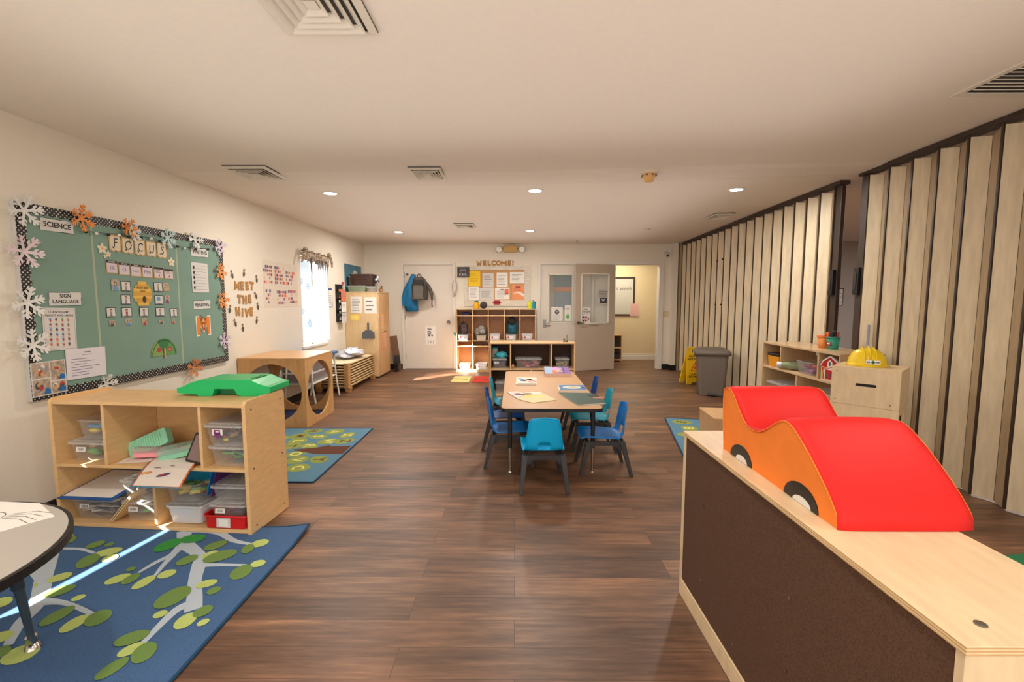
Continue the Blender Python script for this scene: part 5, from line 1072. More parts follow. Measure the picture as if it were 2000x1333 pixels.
def fb(mb,w,h):
    mb.text('STAY',0,h*.72,.04,.0014,ink,bold=.02); mb.text('COZY',0,h*.38,.06,.0014,ink,bold=.03); mb.lines(-w*.8,.0,w*.8,h*.15,2,.0014,inkg)
    for i in range(3): mb.rect(-w*.8+i*w*.55,-h*.85,-w*.35+i*w*.55,-h*.15,.0014,[M_('cozy_navy',(70,76,100),.7),RED,paperg][i]); mb.rect(-w*.75+i*w*.55,-h*.6,-w*.4+i*w*.55,-h*.45,.0018,[paper,paper,RED][i])
mb=MB(); mb.rect(-.095,-.145,.095,.145,0,paper); fb(mb,.095,.145); solo(mb,'cozy_sign','white STAY COZY sign with mugs on the open door glass','sign',d3p(.60,1.075,.010),FU,recalc=False)
mb=MB(); mb.rect(-.11,-.14,.11,.14,0,paperg); mb.lines(-.10,-.02,.10,.13,7,.0006,inkg,.5,.1); mb.rect(-.08,-.13,.09,-.03,.0007,DKG); mb.poly([(-.04,-.05),(.04,-.05),(.0,-.10)],.001,paper); mb.ell(.0,-.045,.02,.012,.0012,ink); solo(mb,'door_picture','grey striped picture on right pane of open door glass','picture',d3p(.24,1.43,.010),FU,recalc=False)
mb=MB(); mb.rect(-.10,-.012,.10,.012,0,M_('door_tape',(160,150,134),.7)); mb.text('CLASSROOM',0,0,.022,.0006,DKG) if False else mb.lines(-.08,-.006,.08,.006,1,.0006,DKG); solo(mb,'door_label','small grey name strip under the open door window','label',d3p(.44,.875),FU,recalc=False)
# switch and sensor
mb=MB(); mb.box(-.058,-.06,.0,.058,.06,.006,M_('almond_plate',(214,196,160),.5)); mb.box(-.03,-.018,.006,-.015,.018,.012,M_('almond_plate2',(224,208,176),.5)); mb.box(.015,-.018,.006,.03,.018,.012,M_('almond_plate2',(224,208,176),.5))
solo(mb,'light_switch','almond double light switch right of the open doorway','light switch',(2.965,8.93,1.09),BACK,bevel=.002)
t=thing('security_camera','small white dome camera high on wall at the right corner','security camera',(2.92,8.93,2.25),BACK)
mb=MB(); mb.cyl((0,.02,0),(0,.02,.02),.045,m=white); mb.cyl((0,.02,.02),(0,.0,.07),.02,m=white); mb.build('mount',t)
mb=MB(); mb.ball((0,-.02,.09),(.042,.05,.042),M_('camera_grey',(190,182,170),.4),14,9); mb.build('camera_head',t); mb=MB(); mb.ball((0,-.045,.115),.022,black,12,8); mb.build('lens',t)
# corridor contents
t=thing('whiteboard','dark framed whiteboard on the corridor wall with words this week','whiteboard',(2.30,10.38,1.44),BACK)
mb=MB(); mb.box(-.5,-.44,.0,.42,.44,.012,M_('whiteboard_face',(206,204,196),.25)); mb.build('board_face',t)
mb=MB(); 
for a in((-.5,.40,.42,.44),(-.5,-.44,.42,-.40),(-.5,-.4,-.46,.4),(.38,-.4,.42,.4)): mb.box(a[0],a[1],.0,a[2],a[3],.025,M_('frame_espresso',(60,42,32),.5))
mb.build('frame',t,bevel=.002)
mb=MB(); mb.text('this week',.10,.18,.13,.013,DKG,bold=-.005,shear=.2); mb.build('handwriting',t,recalc=False)
mb=MB(); mb.rect(-.10,-.14,.10,.14,.001,M_('pink_paper',(226,186,178),.8)); 
for k in range(5): mb.rect(-.08+k*.035,-.12,-.078+k*.035,.12,.0015,RED)
for k in range(6): mb.rect(-.08,-.12+k*.045,.08,-.118+k*.045,.0015,RED)
solo(mb,'pink_sheet','pink ruled sheet taped at lower right of the corridor whiteboard','paper',(2.72,10.352,1.14),BACK,recalc=False)
t=thing('corridor_shelf','small maple shelf standing in the corridor past the open door','shelf',(1.95,10.0,0))
for a in((0,0,0,.02,.3,.6),(.40,0,0,.42,.3,.6)): mb=MB(); mb.box(*a,lk); mb.build('side_panel',t)
for z in(.03,.30,.575): mb=MB(); mb.box(.02,0,z,.40,.3,z+.02,lk); mb.build('shelf_board',t)
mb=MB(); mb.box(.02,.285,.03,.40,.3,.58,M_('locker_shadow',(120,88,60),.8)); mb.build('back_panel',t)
for z,l in((.052,'dark toy basket on bottom shelf in the corridor'),(.322,'dark toy basket on upper shelf in the corridor')):
    mb=MB(); mb.hull8([(-.12,-.1,0),(.12,-.1,0),(.12,.1,0),(-.12,.1,0)],[(-.14,-.12,.12),(.14,-.12,.12),(.14,.12,.12),(-.14,.12,.12)],M_('dark_basket',(60,56,60),.8,.3,40)); solo(mb,'toy_basket',l,'basket',(2.2,10.14,z),0,'dark baskets in the corridor',bevel=.006)
# ------------------------------------------------------------------ low divider shelf in front of the lockers
t=thing('low_shelf','low wide maple shelf with dark brown backing behind the table','shelf',(-.34,6.15,0))
w=1.165; d=.33
for x in(0,w-.018): mb=MB(); mb.box(x,0,.0,x+.018,d,.765,lk); mb.build('side_panel',t,bevel=.002)
mb=MB(); mb.box(-.004,-.004,.765,w+.004,d+.004,.783,lk); mb.build('top_board',t,bevel=.003)
mb=MB(); mb.box(.018,.002,.405,w-.018,d-.01,.425,lk); mb.build('shelf_board',t,bevel=.002)
mb=MB(); mb.box(.018,.002,.05,w-.018,d-.01,.07,lk); mb.build('bottom_board',t,bevel=.002)
for x,z0,z1 in((.285,.425,.765),(.845,.425,.765),(.565,.07,.405)): mb=MB(); mb.box(x-.009,.004,z0,x+.009,d-.012,z1,lk); mb.build('divider',t,bevel=.002)
mb=MB(); mb.box(.018,d-.01,.03,w-.018,d-.002,.765,M_('dark_brown_back',(70,52,44),.8,.1,30)); mb.build('back_panel',t)
mb=MB(); mb.box(.018,.02,.0,w-.018,.03,.05,lk); mb.build('kick_board',t)
make_bin('storage_bin','clear bin of blue pieces in left cubby of the low shelf',.20,.24,.128,clear,(-.205,6.30,.426),0,True,tagk=1)
jumble('craft_supplies','blue and purple pieces in the left bin of low shelf','craft supplies',(-.205,6.30,.427),0,.17,.2,.07,[BLU,PUR,DKG,GRY],20,'block',21)
make_bin('storage_bin','long clear bin of pinkish toys in middle of the low shelf',.36,.25,.13,clear,(.19,6.30,.426),0,True,tagk=0)
jumble('toy_pieces','red and tan toy pieces in the long low shelf bin','toys',(.19,6.30,.427),0,.32,.22,.08,[RED,TAN,PNK,PUR],36,'blob',22)
make_bin('storage_bin','clear bin with yellow label in right cubby of the low shelf',.19,.24,.128,clear,(.66,6.30,.426),0,True,tagk=0)
jumble('toy_pieces','yellow and grey toy pieces in the right low shelf bin','toys',(.66,6.30,.427),0,.16,.2,.06,[YEL,GRY,TAN,DKG],18,'block',23)
make_bin('storage_bin','clear bin on the bottom level of the low shelf',.15,.24,.16,clear,(-.19,6.29,.071),0,True,tagk=0)
t=thing('blue_lid_canister','white canister with blue lid in left cubby of low shelf','canister',(-.275,6.36,.564))
mb=MB(); mb.cyl((0,0,0),(0,0,.12),.046,m=M_('canister_white',(200,200,200),.4)); mb.build('canister_body',t); mb=MB(); mb.cyl((0,0,.12),(0,0,.14),.05,m=M_('canister_lid',(30,150,176),.4)); mb.build('lid',t,bevel=.003)
blob('teal_fabric','crumpled teal fabric on the left bin of the low shelf','fabric',(-.185,6.27,.566),(.085,.08,.055),pm('teal_sheer_fabric',(60,160,176),.7,.3,20,.3),11,.4)
mb=MB(); mb.ball((0,0,.022),(.018,.018,.022),TAN,10,7); mb.ball((0,0,.05),.012,TAN,8,5); solo(mb,'wooden_peg_doll','tiny tan peg doll beside the long clear bin','doll',(-.022,6.2,.426))
mb=MB(); mb.box(-.03,-.01,0,.03,.01,.16,M_('navy_box',(50,60,96),.6)); solo(mb,'navy_book','dark blue book standing behind the right low shelf bin','book',(.715,6.45,.4262),0)
t=thing('plant_ornament','small grey house ornament with thin plant on low shelf top','ornament',(.70,6.25,.784))
mb=MB(); mb.box(-.03,-.012,0,.0,.012,.035,M_('ornament_grey',(130,124,110),.6)); mb.prism([(-.034,.035),(.004,.035),(-.015,.055)],-.012,.012,M_('ornament_grey',(130,124,110),.6),'y'); mb.build('house',t)
mb=MB(); mb.lathe([(.012,0),(.016,.025)],M_('ornament_pot',(90,86,70),.6),10,(.022,0,0)); mb.tube([(.022,0,.02),(.024,0,.06),(.022,0,.105)],.0015,M_('thin_green',(60,84,50),.8),5)
for k in range(6): mb.ball((.022+(.008 if k%2 else -.008),0,.04+k*.01),(.008,.003,.004),M_('thin_green',(60,84,50),.8),6,4)
mb.build('plant',t)
# ------------------------------------------------------------------ table and chairs
def table_leg(t,x,y,zt,ix,iy,splay=0):
    mb=MB(); mb.cyl((x,y,zt),(x+splay*.4*ix,y+splay*.4*iy,.20),.0165,m=black,n=16); mb.cyl((x,y,zt-.004),(x,y,zt),.04,m=black,n=16)
    mb.tube([(x-ix*.0,y-iy*.17,zt-.005),(x,y-iy*.02,.33)],.005,black,6); o=mb.build('leg',t)
    mb=MB(); mb.cyl((x+splay*.4*ix,y+splay*.4*iy,.21),(x+splay*ix,y+splay*iy,.03),.0125,.0105,m=chrome,n=14); mb.cyl((x+splay*ix,y+splay*iy,.03),(x+splay*ix,y+splay*iy,.018),.015,m=chrome,n=14); mb.cyl((x+splay*ix,y+splay*iy,.018),(x+splay*ix,y+splay*iy,.001),.011,.019,m=chrome,n=16); mb.build('leg_glide',o)
t=thing('activity_table','rectangular tan topped activity table with black edge and legs','table',(.29,4.345,0))
mb=MB(); mb.prism(rrect(-.395,-.92,.395,.92,.05,8),.502,.5295,black,side=black); mb.build('edge_band',t,bevel=.004)
mb=MB(); mb.prism(rrect(-.390,-.915,.390,.915,.046,8),.5296,.5315,lam_table); mb.build('tabletop',t)
mb=MB(); 
for y in(-.80,.80): mb.box(-.33,y-.012,.478,.33,y+.012,.502,black)
mb.box(-.35,-.8,.485,-.33,.8,.502,black); mb.box(.33,-.8,.485,.35,.8,.502,black); mb.build('apron_frame',t)
for x,y in((-.325,-.845),(.325,-.845),(-.325,.845),(.325,.845)): table_leg(t,x,y,.502,1 if x>0 else -1,1 if y>0 else -1)
def make_chair(label,m):
    t=thing('child_chair',label,'chair',(0,0,0),0,'blue child chairs round the table')
    st=[(.175,.262,.125),(.178,.280,.145),(.15,.292,.150),(.08,.290,.152),(0,.283,.152),(-.08,.280,.150),(-.125,.286,.142),(-.150,.302,.134),(-.162,.325,.130),(-.168,.355,.128),(-.176,.41,.120),(-.186,.47,.111),(-.193,.515,.103),(-.196,.532,.085)]
    nc=12; v=[]
    for k,(y,z,w) in enumerate(st):
        for i in range(nc+1):
            u=-1+2*i/nc; x=u*w
            if k<6: zz=z+.016*max(0,abs(u)-.6)/.4; yy=y
            else: zz=z+(.014*(1-abs(u)) if k>=12 else (.007*(1-abs(u)) if k==11 else 0)); yy=y+.022*(abs(u)**3)
            v.append((x,yy,zz))
    f=[]
    for k in range(len(st)-1):
        for i in range(nc):
            if k in(7,8) and 4<=i<=7: continue
            a=k*(nc+1)+i; f.append((a,a+1,a+nc+2,a+nc+1))
    mb=MB(); mb.add(v,f,m,True); o=mb.build('seat_shell',t,recalc=True,smooth_all=True); s=o.modifiers.new('s','SOLIDIFY'); s.thickness=.007; s.offset=-1; q=o.modifiers.new('q','SUBSURF'); q.levels=1; q.render_levels=1
    # side flange lips
    mb=MB()
    for q in(-1,1):
        e=[(q*w*1.0,y+.022 if k>=6 else y,z+(.014 if k<6 else 0)) for k,(y,z,w) in enumerate(st) if k>0]
        mb.tube(e,.0055,m,6)
    mb.tube([(x,-.196+.02*abs(x/.085)**2,.532+.014*(1-abs(x)/.085)) for x in(-.085,-.04,0,.04,.085)],.0055,m,6)
    mb.build('rolled_rim',t)
    for sx in(-1,1):
        for sy in(-1,1):
            yt=.125 if sy>0 else -.135; yb=.185 if sy>0 else -.205; xt=.125 if sy>0 else .135; xb=.155 if sy>0 else .165
            mb=MB(); a,b=.021,.0125
            mb.hull8([(sx*xb-b,yb-b,.001),(sx*xb+b,yb-b,.001),(sx*xb+b,yb+b,.001),(sx*xb-b,yb+b,.001)],[(sx*xt-a,yt-a,.262),(sx*xt+a,yt-a,.262),(sx*xt+a,yt+a,.262),(sx*xt-a,yt+a,.262)],leg_grey); mb.build('leg',t,bevel=.003)
    mb=MB()
    def arch(L,h0=.268,h1=.235,h2=.19): return [(-L,h0),(L,h0),(L,h2),(L-.035,h2+.012),(L-.06,h1),(-L+.06,h1),(-L+.035,h2+.012),(-L,h2)]
    for y,s in((-.150,.142),(.128,.132)): mb.prism(arch(s),y-.006,y+.006,leg_grey,'y')
    for x in(-.135,.135): mb.prism(arch(.14),x-.006,x+.006,leg_grey,'x')
    mb.build('frame_skirt',t)
    return t
def recolor(r,m):
    for c in r.children:
        if c.name.split('.')[0] in('seat_shell','rolled_rim'):
            c.data=c.data.copy(); c.data.materials.clear(); c.data.materials.append(m)
ch=make_chair('bright sky blue child chair at the near end of table',blue_a)
place(ch,(.205,3.285,0),.03)
cs=[((.70,3.585,0),PI/2-.0,blue_b,'cobalt blue child chair nearest on the right table side'),((.70,4.13,0),PI/2,teal_a,'teal child chair, second along the right table side'),((.70,4.83,0),PI/2,navy_p,'dark blue child chair farthest on the right table side'),((-.035,3.745,0),-PI/2,blue_b,'blue child chair nearest on the left table side'),((-.085,4.19,0),-PI/2,navy_p,'dark blue child chair, second along the left table side'),((-.07,4.75,0),-PI/2,teal_a,'teal seated child chair farthest on the left table side')]
for loc,rot,m,lab in cs: recolor(copy_thing(ch,loc,rot,lab),m)
# books on the table
TZ=.5317
def book(name,label,pts,th,m,deco=None,cat='book',z0=TZ,back=None):
    cx=sum(p[0] for p in pts)/len(pts); cy=sum(p[1] for p in pts)/len(pts)
    t=thing(name,label,cat,(cx,cy,z0)); P=[(x-cx,y-cy) for x,y in pts]
    mb=MB(); mb.prism([(x*.985,y*.985) for x,y in P],.0015,th-.0012,paper); mb.build('page_block',t)
    mb=MB(); mb.prism(P,0,.0014,back or m); mb.prism(P,th-.0011,th,m); mb.build('cover',t)
    if deco: mb=MB(); deco(mb,th+.0004); mb.build('cover_picture',t,recalc=False)
    return t
def dA(mb,z):
    for a in((-.05,.09,.05,.07,BLU),(-.03,.0,.055,.05,M_('denim_pic',(70,84,110),.7)),(.03,.05,.05,.06,RED),(.04,-.08,.03,.06,M_('skin_pic',(216,150,120),.7)),(.06,.0,.04,.1,PNK)): mb.ell(a[0],a[1],a[2]*.6,a[3]*.9,z,a[4],.4)
    mb.rect(-.09,-.17,.09,-.15,z,inkg)
book('picture_book','thin cream picture book with blue and red figures, far left',[(.012,4.38),(.212,4.36),(.232,4.74),(.022,4.78)],.014,M_('cream_cover',(222,212,190),.6),dA)
pcv=M_('purple_cover',(132,94,160),.5)
t=thing('storybook','thick purple and blue storybook at the far right of table','book',(.475,5.03,TZ+.0185),(.07,0,-.02))
mb=MB(); mb.box(-.135,-.17,-.004,.135,.17,.028,paper); mb.build('page_block',t)
mb=MB(); mb.box(-.14,-.175,.028,.14,.175,.032,pcv); mb.box(-.14,-.175,-.008,.14,.175,-.004,pcv); mb.box(-.14,-.178,-.008,.14,-.172,.032,M_('book_cream_edge',(226,196,176),.6)); mb.build('cover',t)
mb=MB(); mb.rect(-.138,-.165,-.05,.172,.0325,M_('cover_sky',(150,176,206),.6)); mb.ell(-.01,.02,.05,.12,.0328,M_('cover_lilac',(206,150,196),.6)); mb.ell(-.03,-.08,.035,.06,.0331,ORG); mb.ell(.0,-.06,.02,.035,.0334,YEL); mb.rect(.06,-.16,.075,.165,.0328,M_('cover_indigo',(84,60,130),.6))
for k in range(5): mb.rect(.03,-.13+k*.055,.055,-.10+k*.055,.033,[RED,paper,ORG,paper,BLU][k])
mb.build('cover_picture',t,recalc=False)
t=thing('open_magazine','open magazine with yellow and white pages at near left','magazine',(.12,3.82,TZ))
mb=MB(); off=lambda p:(p[0]-.12,p[1]-3.82)
Lp=[off(p) for p in[(-.065,4.02),(.03,4.05),(.10,3.93),(.03,3.74),(-.05,3.96)]]; Rp=[off(p) for p in[(.03,3.74),(.10,4.02),(.236,4.02),(.35,3.715),(.146,3.60)]]
mb.prism(Lp,.001,.009,paperg); mb.prism(Rp,.001,.006,M_('magazine_cream',(226,206,160),.6)); mb.build('pages',t)
mb=MB(); mb.ell(-.07,.08,.05,.035,.0095,DKG,.3); mb.ell(-.02,.12,.06,.03,.0075,M_('mag_dark',(84,72,90),.6),.2); mb.ell(.0,.05,.06,.04,.0068,YEL,.2); mb.ell(.06,.02,.07,.05,.0066,M_('mag_yellow',(230,214,130),.6)); mb.ell(.07,.17,.05,.03,.0068,paper); mb.ell(-.1,.12,.04,.02,.0097,RED,.4); mb.build('printed_pictures',t,recalc=False)
def dB(mb,z): mb.prism([(-.125,-.12),(.125,-.12),(.135,.125),(-.115,.125)],z-.0002,z,M_('card_blue',(86,120,160),.6)); mb.ell(0,0,.09,.07,z+.0006,M_('card_pale',(206,210,200),.6)); mb.ell(.01,.01,.04,.03,z+.0009,M_('card_tan',(196,180,130),.6)); mb.ell(.10,-.02,.022,.05,z+.0009,M_('card_deep',(50,90,140),.6))
book('picture_book','white bordered blue picture book on right side of table',[(.405,4.10),(.660,4.10),(.675,4.36),(.425,4.37)],.008,paper,dB)
def dG(mb,z): mb.ell(.10,.08,.05,.05,z,M_('dark_green_pic',(40,60,58),.6)); mb.ell(.13,.0,.05,.018,z+.0003,M_('salmon_pic',(206,130,110),.6)); 
t=book('picture_book','large dark green picture book overhanging the right table edge',[(.493,3.523),(.73,3.575),(.68,3.975),(.39,3.995)],.010,M_('dark_green_cover',(62,86,80),.5,.15,30),dG,z0=TZ+.0)
# round table at the far left front
t=thing('round_table','round grey topped table with black edge at front left','table',(-2.048,1.279,0))
mb=MB(); mb.prism([(.528*math.cos(2*PI*k/72),.528*math.sin(2*PI*k/72)) for k in range(72)],.498,.528,black); mb.build('edge_band',t,bevel=.006)
mb=MB(); mb.prism([(.514*math.cos(2*PI*k/72),.514*math.sin(2*PI*k/72)) for k in range(72)],.5281,.530,lam_grey); mb.build('tabletop',t)
lgx=M_('leg_dark_steel',(44,52,58),.4)
for a in(PI*.36,PI*.86,PI*1.36,PI*1.86):
    c,s=math.cos(a),math.sin(a)
    mb=MB(); mb.cyl((c*.36,s*.36,.498),(c*.385,s*.385,.27),.020,m=lgx); mb.prism([(c*.28-s*.02,s*.28+c*.02),(c*.28+s*.02,s*.28-c*.02),(c*.40+s*.03,s*.40-c*.03),(c*.40-s*.03,s*.40+c*.03)],.485,.4979,lgx); mb.tube([(c*.25,s*.25,.488),(c*.32,s*.32,.42),(c*.365,s*.365,.36)],.012,lgx); mb.cyl((c*.34,s*.34,.33),(c*.36,s*.36,.33),.008,m=lgx); o=mb.build('leg',t)
    mb=MB(); mb.cyl((c*.385,s*.385,.28),(c*.405,s*.405,.06),.0165,.011,m=M_('leg_slate',(56,68,78),.35)); mb.build('lower_leg',o)
    mb=MB(); mb.cyl((c*.405,s*.405,.06),(c*.407,s*.407,.035),.018,m=chrome); mb.lathe([(.012,.035),(.02,.028),(.027,.012)],chrome,16,(c*.408,s*.408,0)); mb.build('leg_glide',o)
mb=MB(); mb.M=Matrix.Rotation(.0,4,'Z')
cx,cy=-1.93,1.68
P=[(-2.20,1.62),(-1.846,1.555),(-1.767,1.672),(-1.943,1.786),(-2.13,1.80)]
mb.prism([(x-cx,y-cy) for x,y in P],.0003,.0012,paper)
mb.tube([(-2.02-cx+.06*math.cos(a),1.66-cy+.045*math.sin(a),.0016) for a in [2*PI*k/20 for k in range(20)]],.0012,ink,4,True)
for k in range(4): mb.strip([(-1.95-cx,1.69-cy-.012*k,.0022),(-1.88-cx,1.715-cy-.022*k,.0022),(-1.81-cx,1.70-cy-.028*k,.0022)],.0018,ink)
mb.ell(-2.09-cx,1.62-cy,.02,.03,.0015,YEL)
solo(mb,'coloring_page','white coloring page with black lines on the round table','paper',(cx,cy,.5302))
# ------------------------------------------------------------------ right foreground shelf
t=thing('plywood_shelf','birch plywood shelf with dark brown back panel in right foreground','shelf',(.768,2.02,0),.006)
Lx_,Wd,Ht=1.285,.36,.77
def yb(a,b): return -b,-a
plyv=birch('birch_plywood_vertical',(224,200,162),.08,(5,5,1.2))
for y in(0,Lx_-.018):
    mb=MB(); mb.box(0,-y-.018,0,Wd,-y,Ht-.018,plyv); mb.build('end_panel',t,bevel=.0015)
mb=MB(); mb.box(-.004,-Lx_-.004,Ht-.018,Wd+.004,.004,Ht,ply_h); o=mb.build('top_board',t,bevel=.002)
mb=MB(); 
for k in range(3): mb.box(-.0045,-Lx_-.0045,Ht-.016+k*.006,Wd+.0045,-Lx_-.004,Ht-.0135+k*.006,ply_edge); mb.box(-.0045,-Lx_-.004,Ht-.016+k*.006,-.004,.004,Ht-.0135+k*.006,ply_edge)
mb.build('edge_plies',o)
mb=MB(); mb.cyl((.075,-Lx_+.05,Ht),(.075,-Lx_+.05,Ht+.002),.010,m=steel,n=14); mb.cyl((.075,-Lx_+.05,Ht+.002),(.075,-Lx_+.05,Ht+.003),.006,m=chrome,n=12); mb.build('screw',o)
mb=MB(); mb.box(.0,-Lx_+.018,.06,Wd,-.018,.078,plyv); mb.build('bottom_board',t,bevel=.0015)
mb=MB(); mb.box(.03,-Lx_+.018,.385,Wd,-.018,.403,plyv); mb.build('shelf_board',t)
mb=MB(); mb.box(.02,-Lx_*.5-.009,.078,Wd-.01,-Lx_*.5+.009,.752,plyv); mb.build('divider',t)
mb=MB(); mb.box(.0,-Lx_+.018,.0,.018,-.018,.06,plyv); mb.box(Wd-.04,-Lx_+.018,.0,Wd-.022,-.018,.06,plyv); mb.build('base_rail',t,bevel=.0015)
mb=MB(); mb.box(.006,-Lx_+.018,.078,.016,-.018,.752,brown_felt); bpn=mb.build('back_panel',t)
for y,z in((-.22,.52),(-.80,.52),(-.22,.20),(-.80,.30),(-1.1,.45),(-.5,.14)):
    mb=MB(); mb.cyl((.006,y,z),(.0035,y,z),.006,m=chrome,n=10); mb.build('screw',bpn)
# foam car
t=thing('foam_car','red and orange vinyl foam climbing car on the plywood shelf','foam car',(1.005,1.12,.7705),0)
PR=[(.01,0),(.012,.03),(.03,.055),(.07,.098),(.145,.162),(.205,.203),(.235,.216),(.262,.218),(.29,.206),(.325,.184),(.362,.158),(.40,.139),(.455,.135),(.50,.15),(.545,.190),(.585,.230),(.615,.246),(.65,.246),(.668,.232),(.663,.12),(.645,.0)]
mb=MB(); mb.prism(PR,-.172,.172,orange_v,'x'); mb.build('foam_body',t,bevel=.004,seg=3)
tp=[(.002,.0),(.003,.03),(.024,.062),(.065,.105),(.141,.169),(.202,.211),(.234,.225),(.264,.227),(.295,.214),(.33,.191),(.366,.166),(.402,.148),(.453,.144),(.495,.158),(.539,.198),(.580,.238),(.613,.2535),(.652,.2535),(.676,.236),(.6715,.12),(.654,.0)]
inn=[(.010,.0),(.012,.03),(.03,.055),(.07,.098),(.145,.162),(.205,.203),(.235,.216),(.262,.218),(.29,.206),(.325,.184),(.362,.158),(.40,.139),(.455,.135),(.50,.15),(.545,.190),(.585,.230),(.615,.246),(.65,.246),(.668,.232),(.663,.12),(.645,.0)]
def smooth_pts(P,n=2):
    for _ in range(n):
        Q=[P[0]]
        for a,b in zip(P,P[1:]): Q+= [((3*a[0]+b[0])/4,(3*a[1]+b[1])/4),((a[0]+3*b[0])/4,(a[1]+3*b[1])/4)]
        P=Q+[P[-1]]
    return P
A=smooth_pts(tp); B=smooth_pts(inn); N=len(A); K=14
mb=MB(); v=[]
for i in range(N):
    for k in range(K+1):
        u=-1+2*k/K; e=1-abs(u)**8*.9; y=A[i][0]*e+B[i][0]*(1-e); z=A[i][1]*e+B[i][1]*(1-e)
        puff=.004*(1-u*u)*math.sin(PI*min(1,i/N*1.1)); wr=.0022*math.sin(u*9+A[i][0]*38)*math.exp(-((A[i][0]-.43)/.06)**2)*2.4
        v.append((u*.1745,y,max(0,z+puff+wr)))
W=K+1
mb.add(v,[(i*W+k,i*W+k+1,(i+1)*W+k+1,(i+1)*W+k) for i in range(N-1) for k in range(K)],red_v,True); mb.build('red_cover',t,recalc=False,thick=.003)
for q in(-1,1): mb=MB(); mb.tube([(q*.1735,y,z+.0015) for y,z in B],.0022,orange_v,6); mb.build('side_piping',t)
for q in(-1,1):
    for yc,r in((.513,.078),(.163,.080)):
        mb=MB(); x0=q*.1722; x1=q*.1745
        pl2=[(yc+r*math.cos(PI*k/16),.001+r*.72*math.sin(PI*k/16)) for k in range(17)]; mb.prism(pl2,min(x0,x1),max(x0,x1),black,'x'); o=mb.build('wheel_patch',t)
        mb=MB(); pl2=[(yc-.008+r*.52*math.cos(PI*k/16),.001+r*.27*math.sin(PI*k/16)) for k in range(17)]; x2=q*.1757; mb.prism(pl2,min(x1,x2),max(x1,x2),M_('hub_white',(226,224,220),.5),'x'); mb.build('hub_patch',o)
# ------------------------------------------------------------------ right wall shelf and its toys
t=thing('wall_shelf','open backed birch toy shelf standing along the accordion wall','shelf',(2.752,3.83,0))
Lw,Dw,Hw=1.205,.37,.905
plys=birch('birch_shelf_side',(204,172,132),.08,(5,5,1.2))
for y in(0,Lw-.018): mb=MB(); mb.box(0,y,0,Dw,y+.018,Hw-.018,plys); mb.build('end_panel',t,bevel=.0015)
mb=MB(); mb.box(-.004,-.004,Hw-.018,Dw+.004,Lw+.004,Hw,pm('glossy_birch_top',(204,172,134),.22,.08,6,stretch=(6,1.2,5))); mb.build('top_board',t,bevel=.0015)
for z in(.628,.345,.05): mb=MB(); mb.box(0,.018,z,Dw-.005,Lw-.018,z+.018,plys); mb.build('shelf_board',t,bevel=.0015)
for y,z0,z1 in((.287,.646,.887),(.872,.646,.887),(.59,.363,.628),(.59,.068,.345)): mb=MB(); mb.box(.004,y-.009,z0,Dw-.008,y+.009,z1,plys); mb.build('divider',t)
mb=MB(); mb.box(.01,.018,0,.02,Lw-.018,.05,plys); mb.build('kick_board',t)
t=thing('toy_toolbox','orange yellow toy toolbox with black lid on wall shelf','toolbox',(2.87,4.865,.647))
mb=MB(); mb.hull8([(-.085,-.095,0),(.085,-.095,0),(.085,.095,0),(-.085,.095,0)],[(-.095,-.105,.115),(.095,-.105,.115),(.095,.105,.115),(-.095,.105,.115)],M_('toolbox_amber',(226,150,24),.45)); mb.build('box_body',t,bevel=.005)
mb=MB(); mb.box(-.097,-.107,.116,.097,.107,.148,black); mb.build('lid',t,bevel=.008)
t=thing('clear_tube','clear bottle of green pieces lying across the wall shelf','bottle',(2.87,4.555,.647))
mb=MB(); mb.tube([(-.10,.13,.045),(-.02,.04,.05),(.06,-.02,.045)],[.03,.045,.045],pm('clear_green',(170,184,150),.2,alpha=.55),14); mb.build('bottle_body',t)
mb=MB(); mb.tube([(-.02,.04,.05),(.055,-.015,.045)],[.036,.036],M_('olive_pieces',(110,128,74),.7,.4,50),12); mb.build('green_filling',t)
mb=MB(); mb.cyl((-.1,.13,.045),(-.13,.16,.043),.03,.034,m=M_('cap_clear',(200,200,206),.3)); mb.build('cap',t)
make_bin('storage_bin','clear bin of pink and purple toys on the wall shelf',.25,.26,.135,clear,(2.895,4.335,.647),PI/2,False,tagk=0)
jumble('toy_pieces','pink and purple toy pieces in the wall shelf bin','toys',(2.895,4.335,.648),PI/2,.22,.22,.08,[PNK,PUR,M_('lilac_toy',(150,110,190),.6),RED],36,'blob',31)
t=thing('barn_toy','red toy barn cutout with white outline on the wall shelf','toy barn',(2.80,3.995,.647),Matrix(((.10,0,-.995),(-.995,0,-.10),(0,1,0))))
def barnp(s,o=0): return [(-.10*s,0+o),(.10*s,0+o),(.10*s,.12*s),(.115*s,.125*s),(.085*s,.175*s),(0,.225*s),(-.085*s,.175*s),(-.115*s,.125*s),(-.10*s,.12*s)]
mb=MB(); mb.prism(barnp(1),0,.018,paper); mb.build('white_outline',t,bevel=.002)
br_=M_('barn_red',(186,20,24),.5)
mb=MB(); mb.prism([(x*.9,.008+y*.9) for x,y in barnp(1)],.0182,.02,br_); mb.build('red_barn',t)
mb=MB(); mb.rect(-.06,.01,.06,.105,.0205,paper); mb.rect(-.05,.012,.05,.097,.021,br_); mb.poly([(-.028,.125),(.028,.125),(.028,.165),(0,.19),(-.028,.165)],.0205,paper); mb.ell(0,.15,.012,.018,.021,DKG); mb.rect(-.09,.112,.09,.118,.0205,paper)
mb.strip([(-.075,.01,.018),(-.078,.06,.016),(-.06,.105,.014)],.022,M_('giraffe_gold',(206,140,50),.6)); mb.ell(-.05,.11,.018,.01,.0222,M_('giraffe_gold',(206,140,50),.6)); mb.ell(.02,.05,.02,.025,.0215,M_('barn_cow',(110,60,50),.6)); mb.ell(-.03,.04,.014,.02,.0215,DKG)
mb.build('painted_details',t,recalc=False)
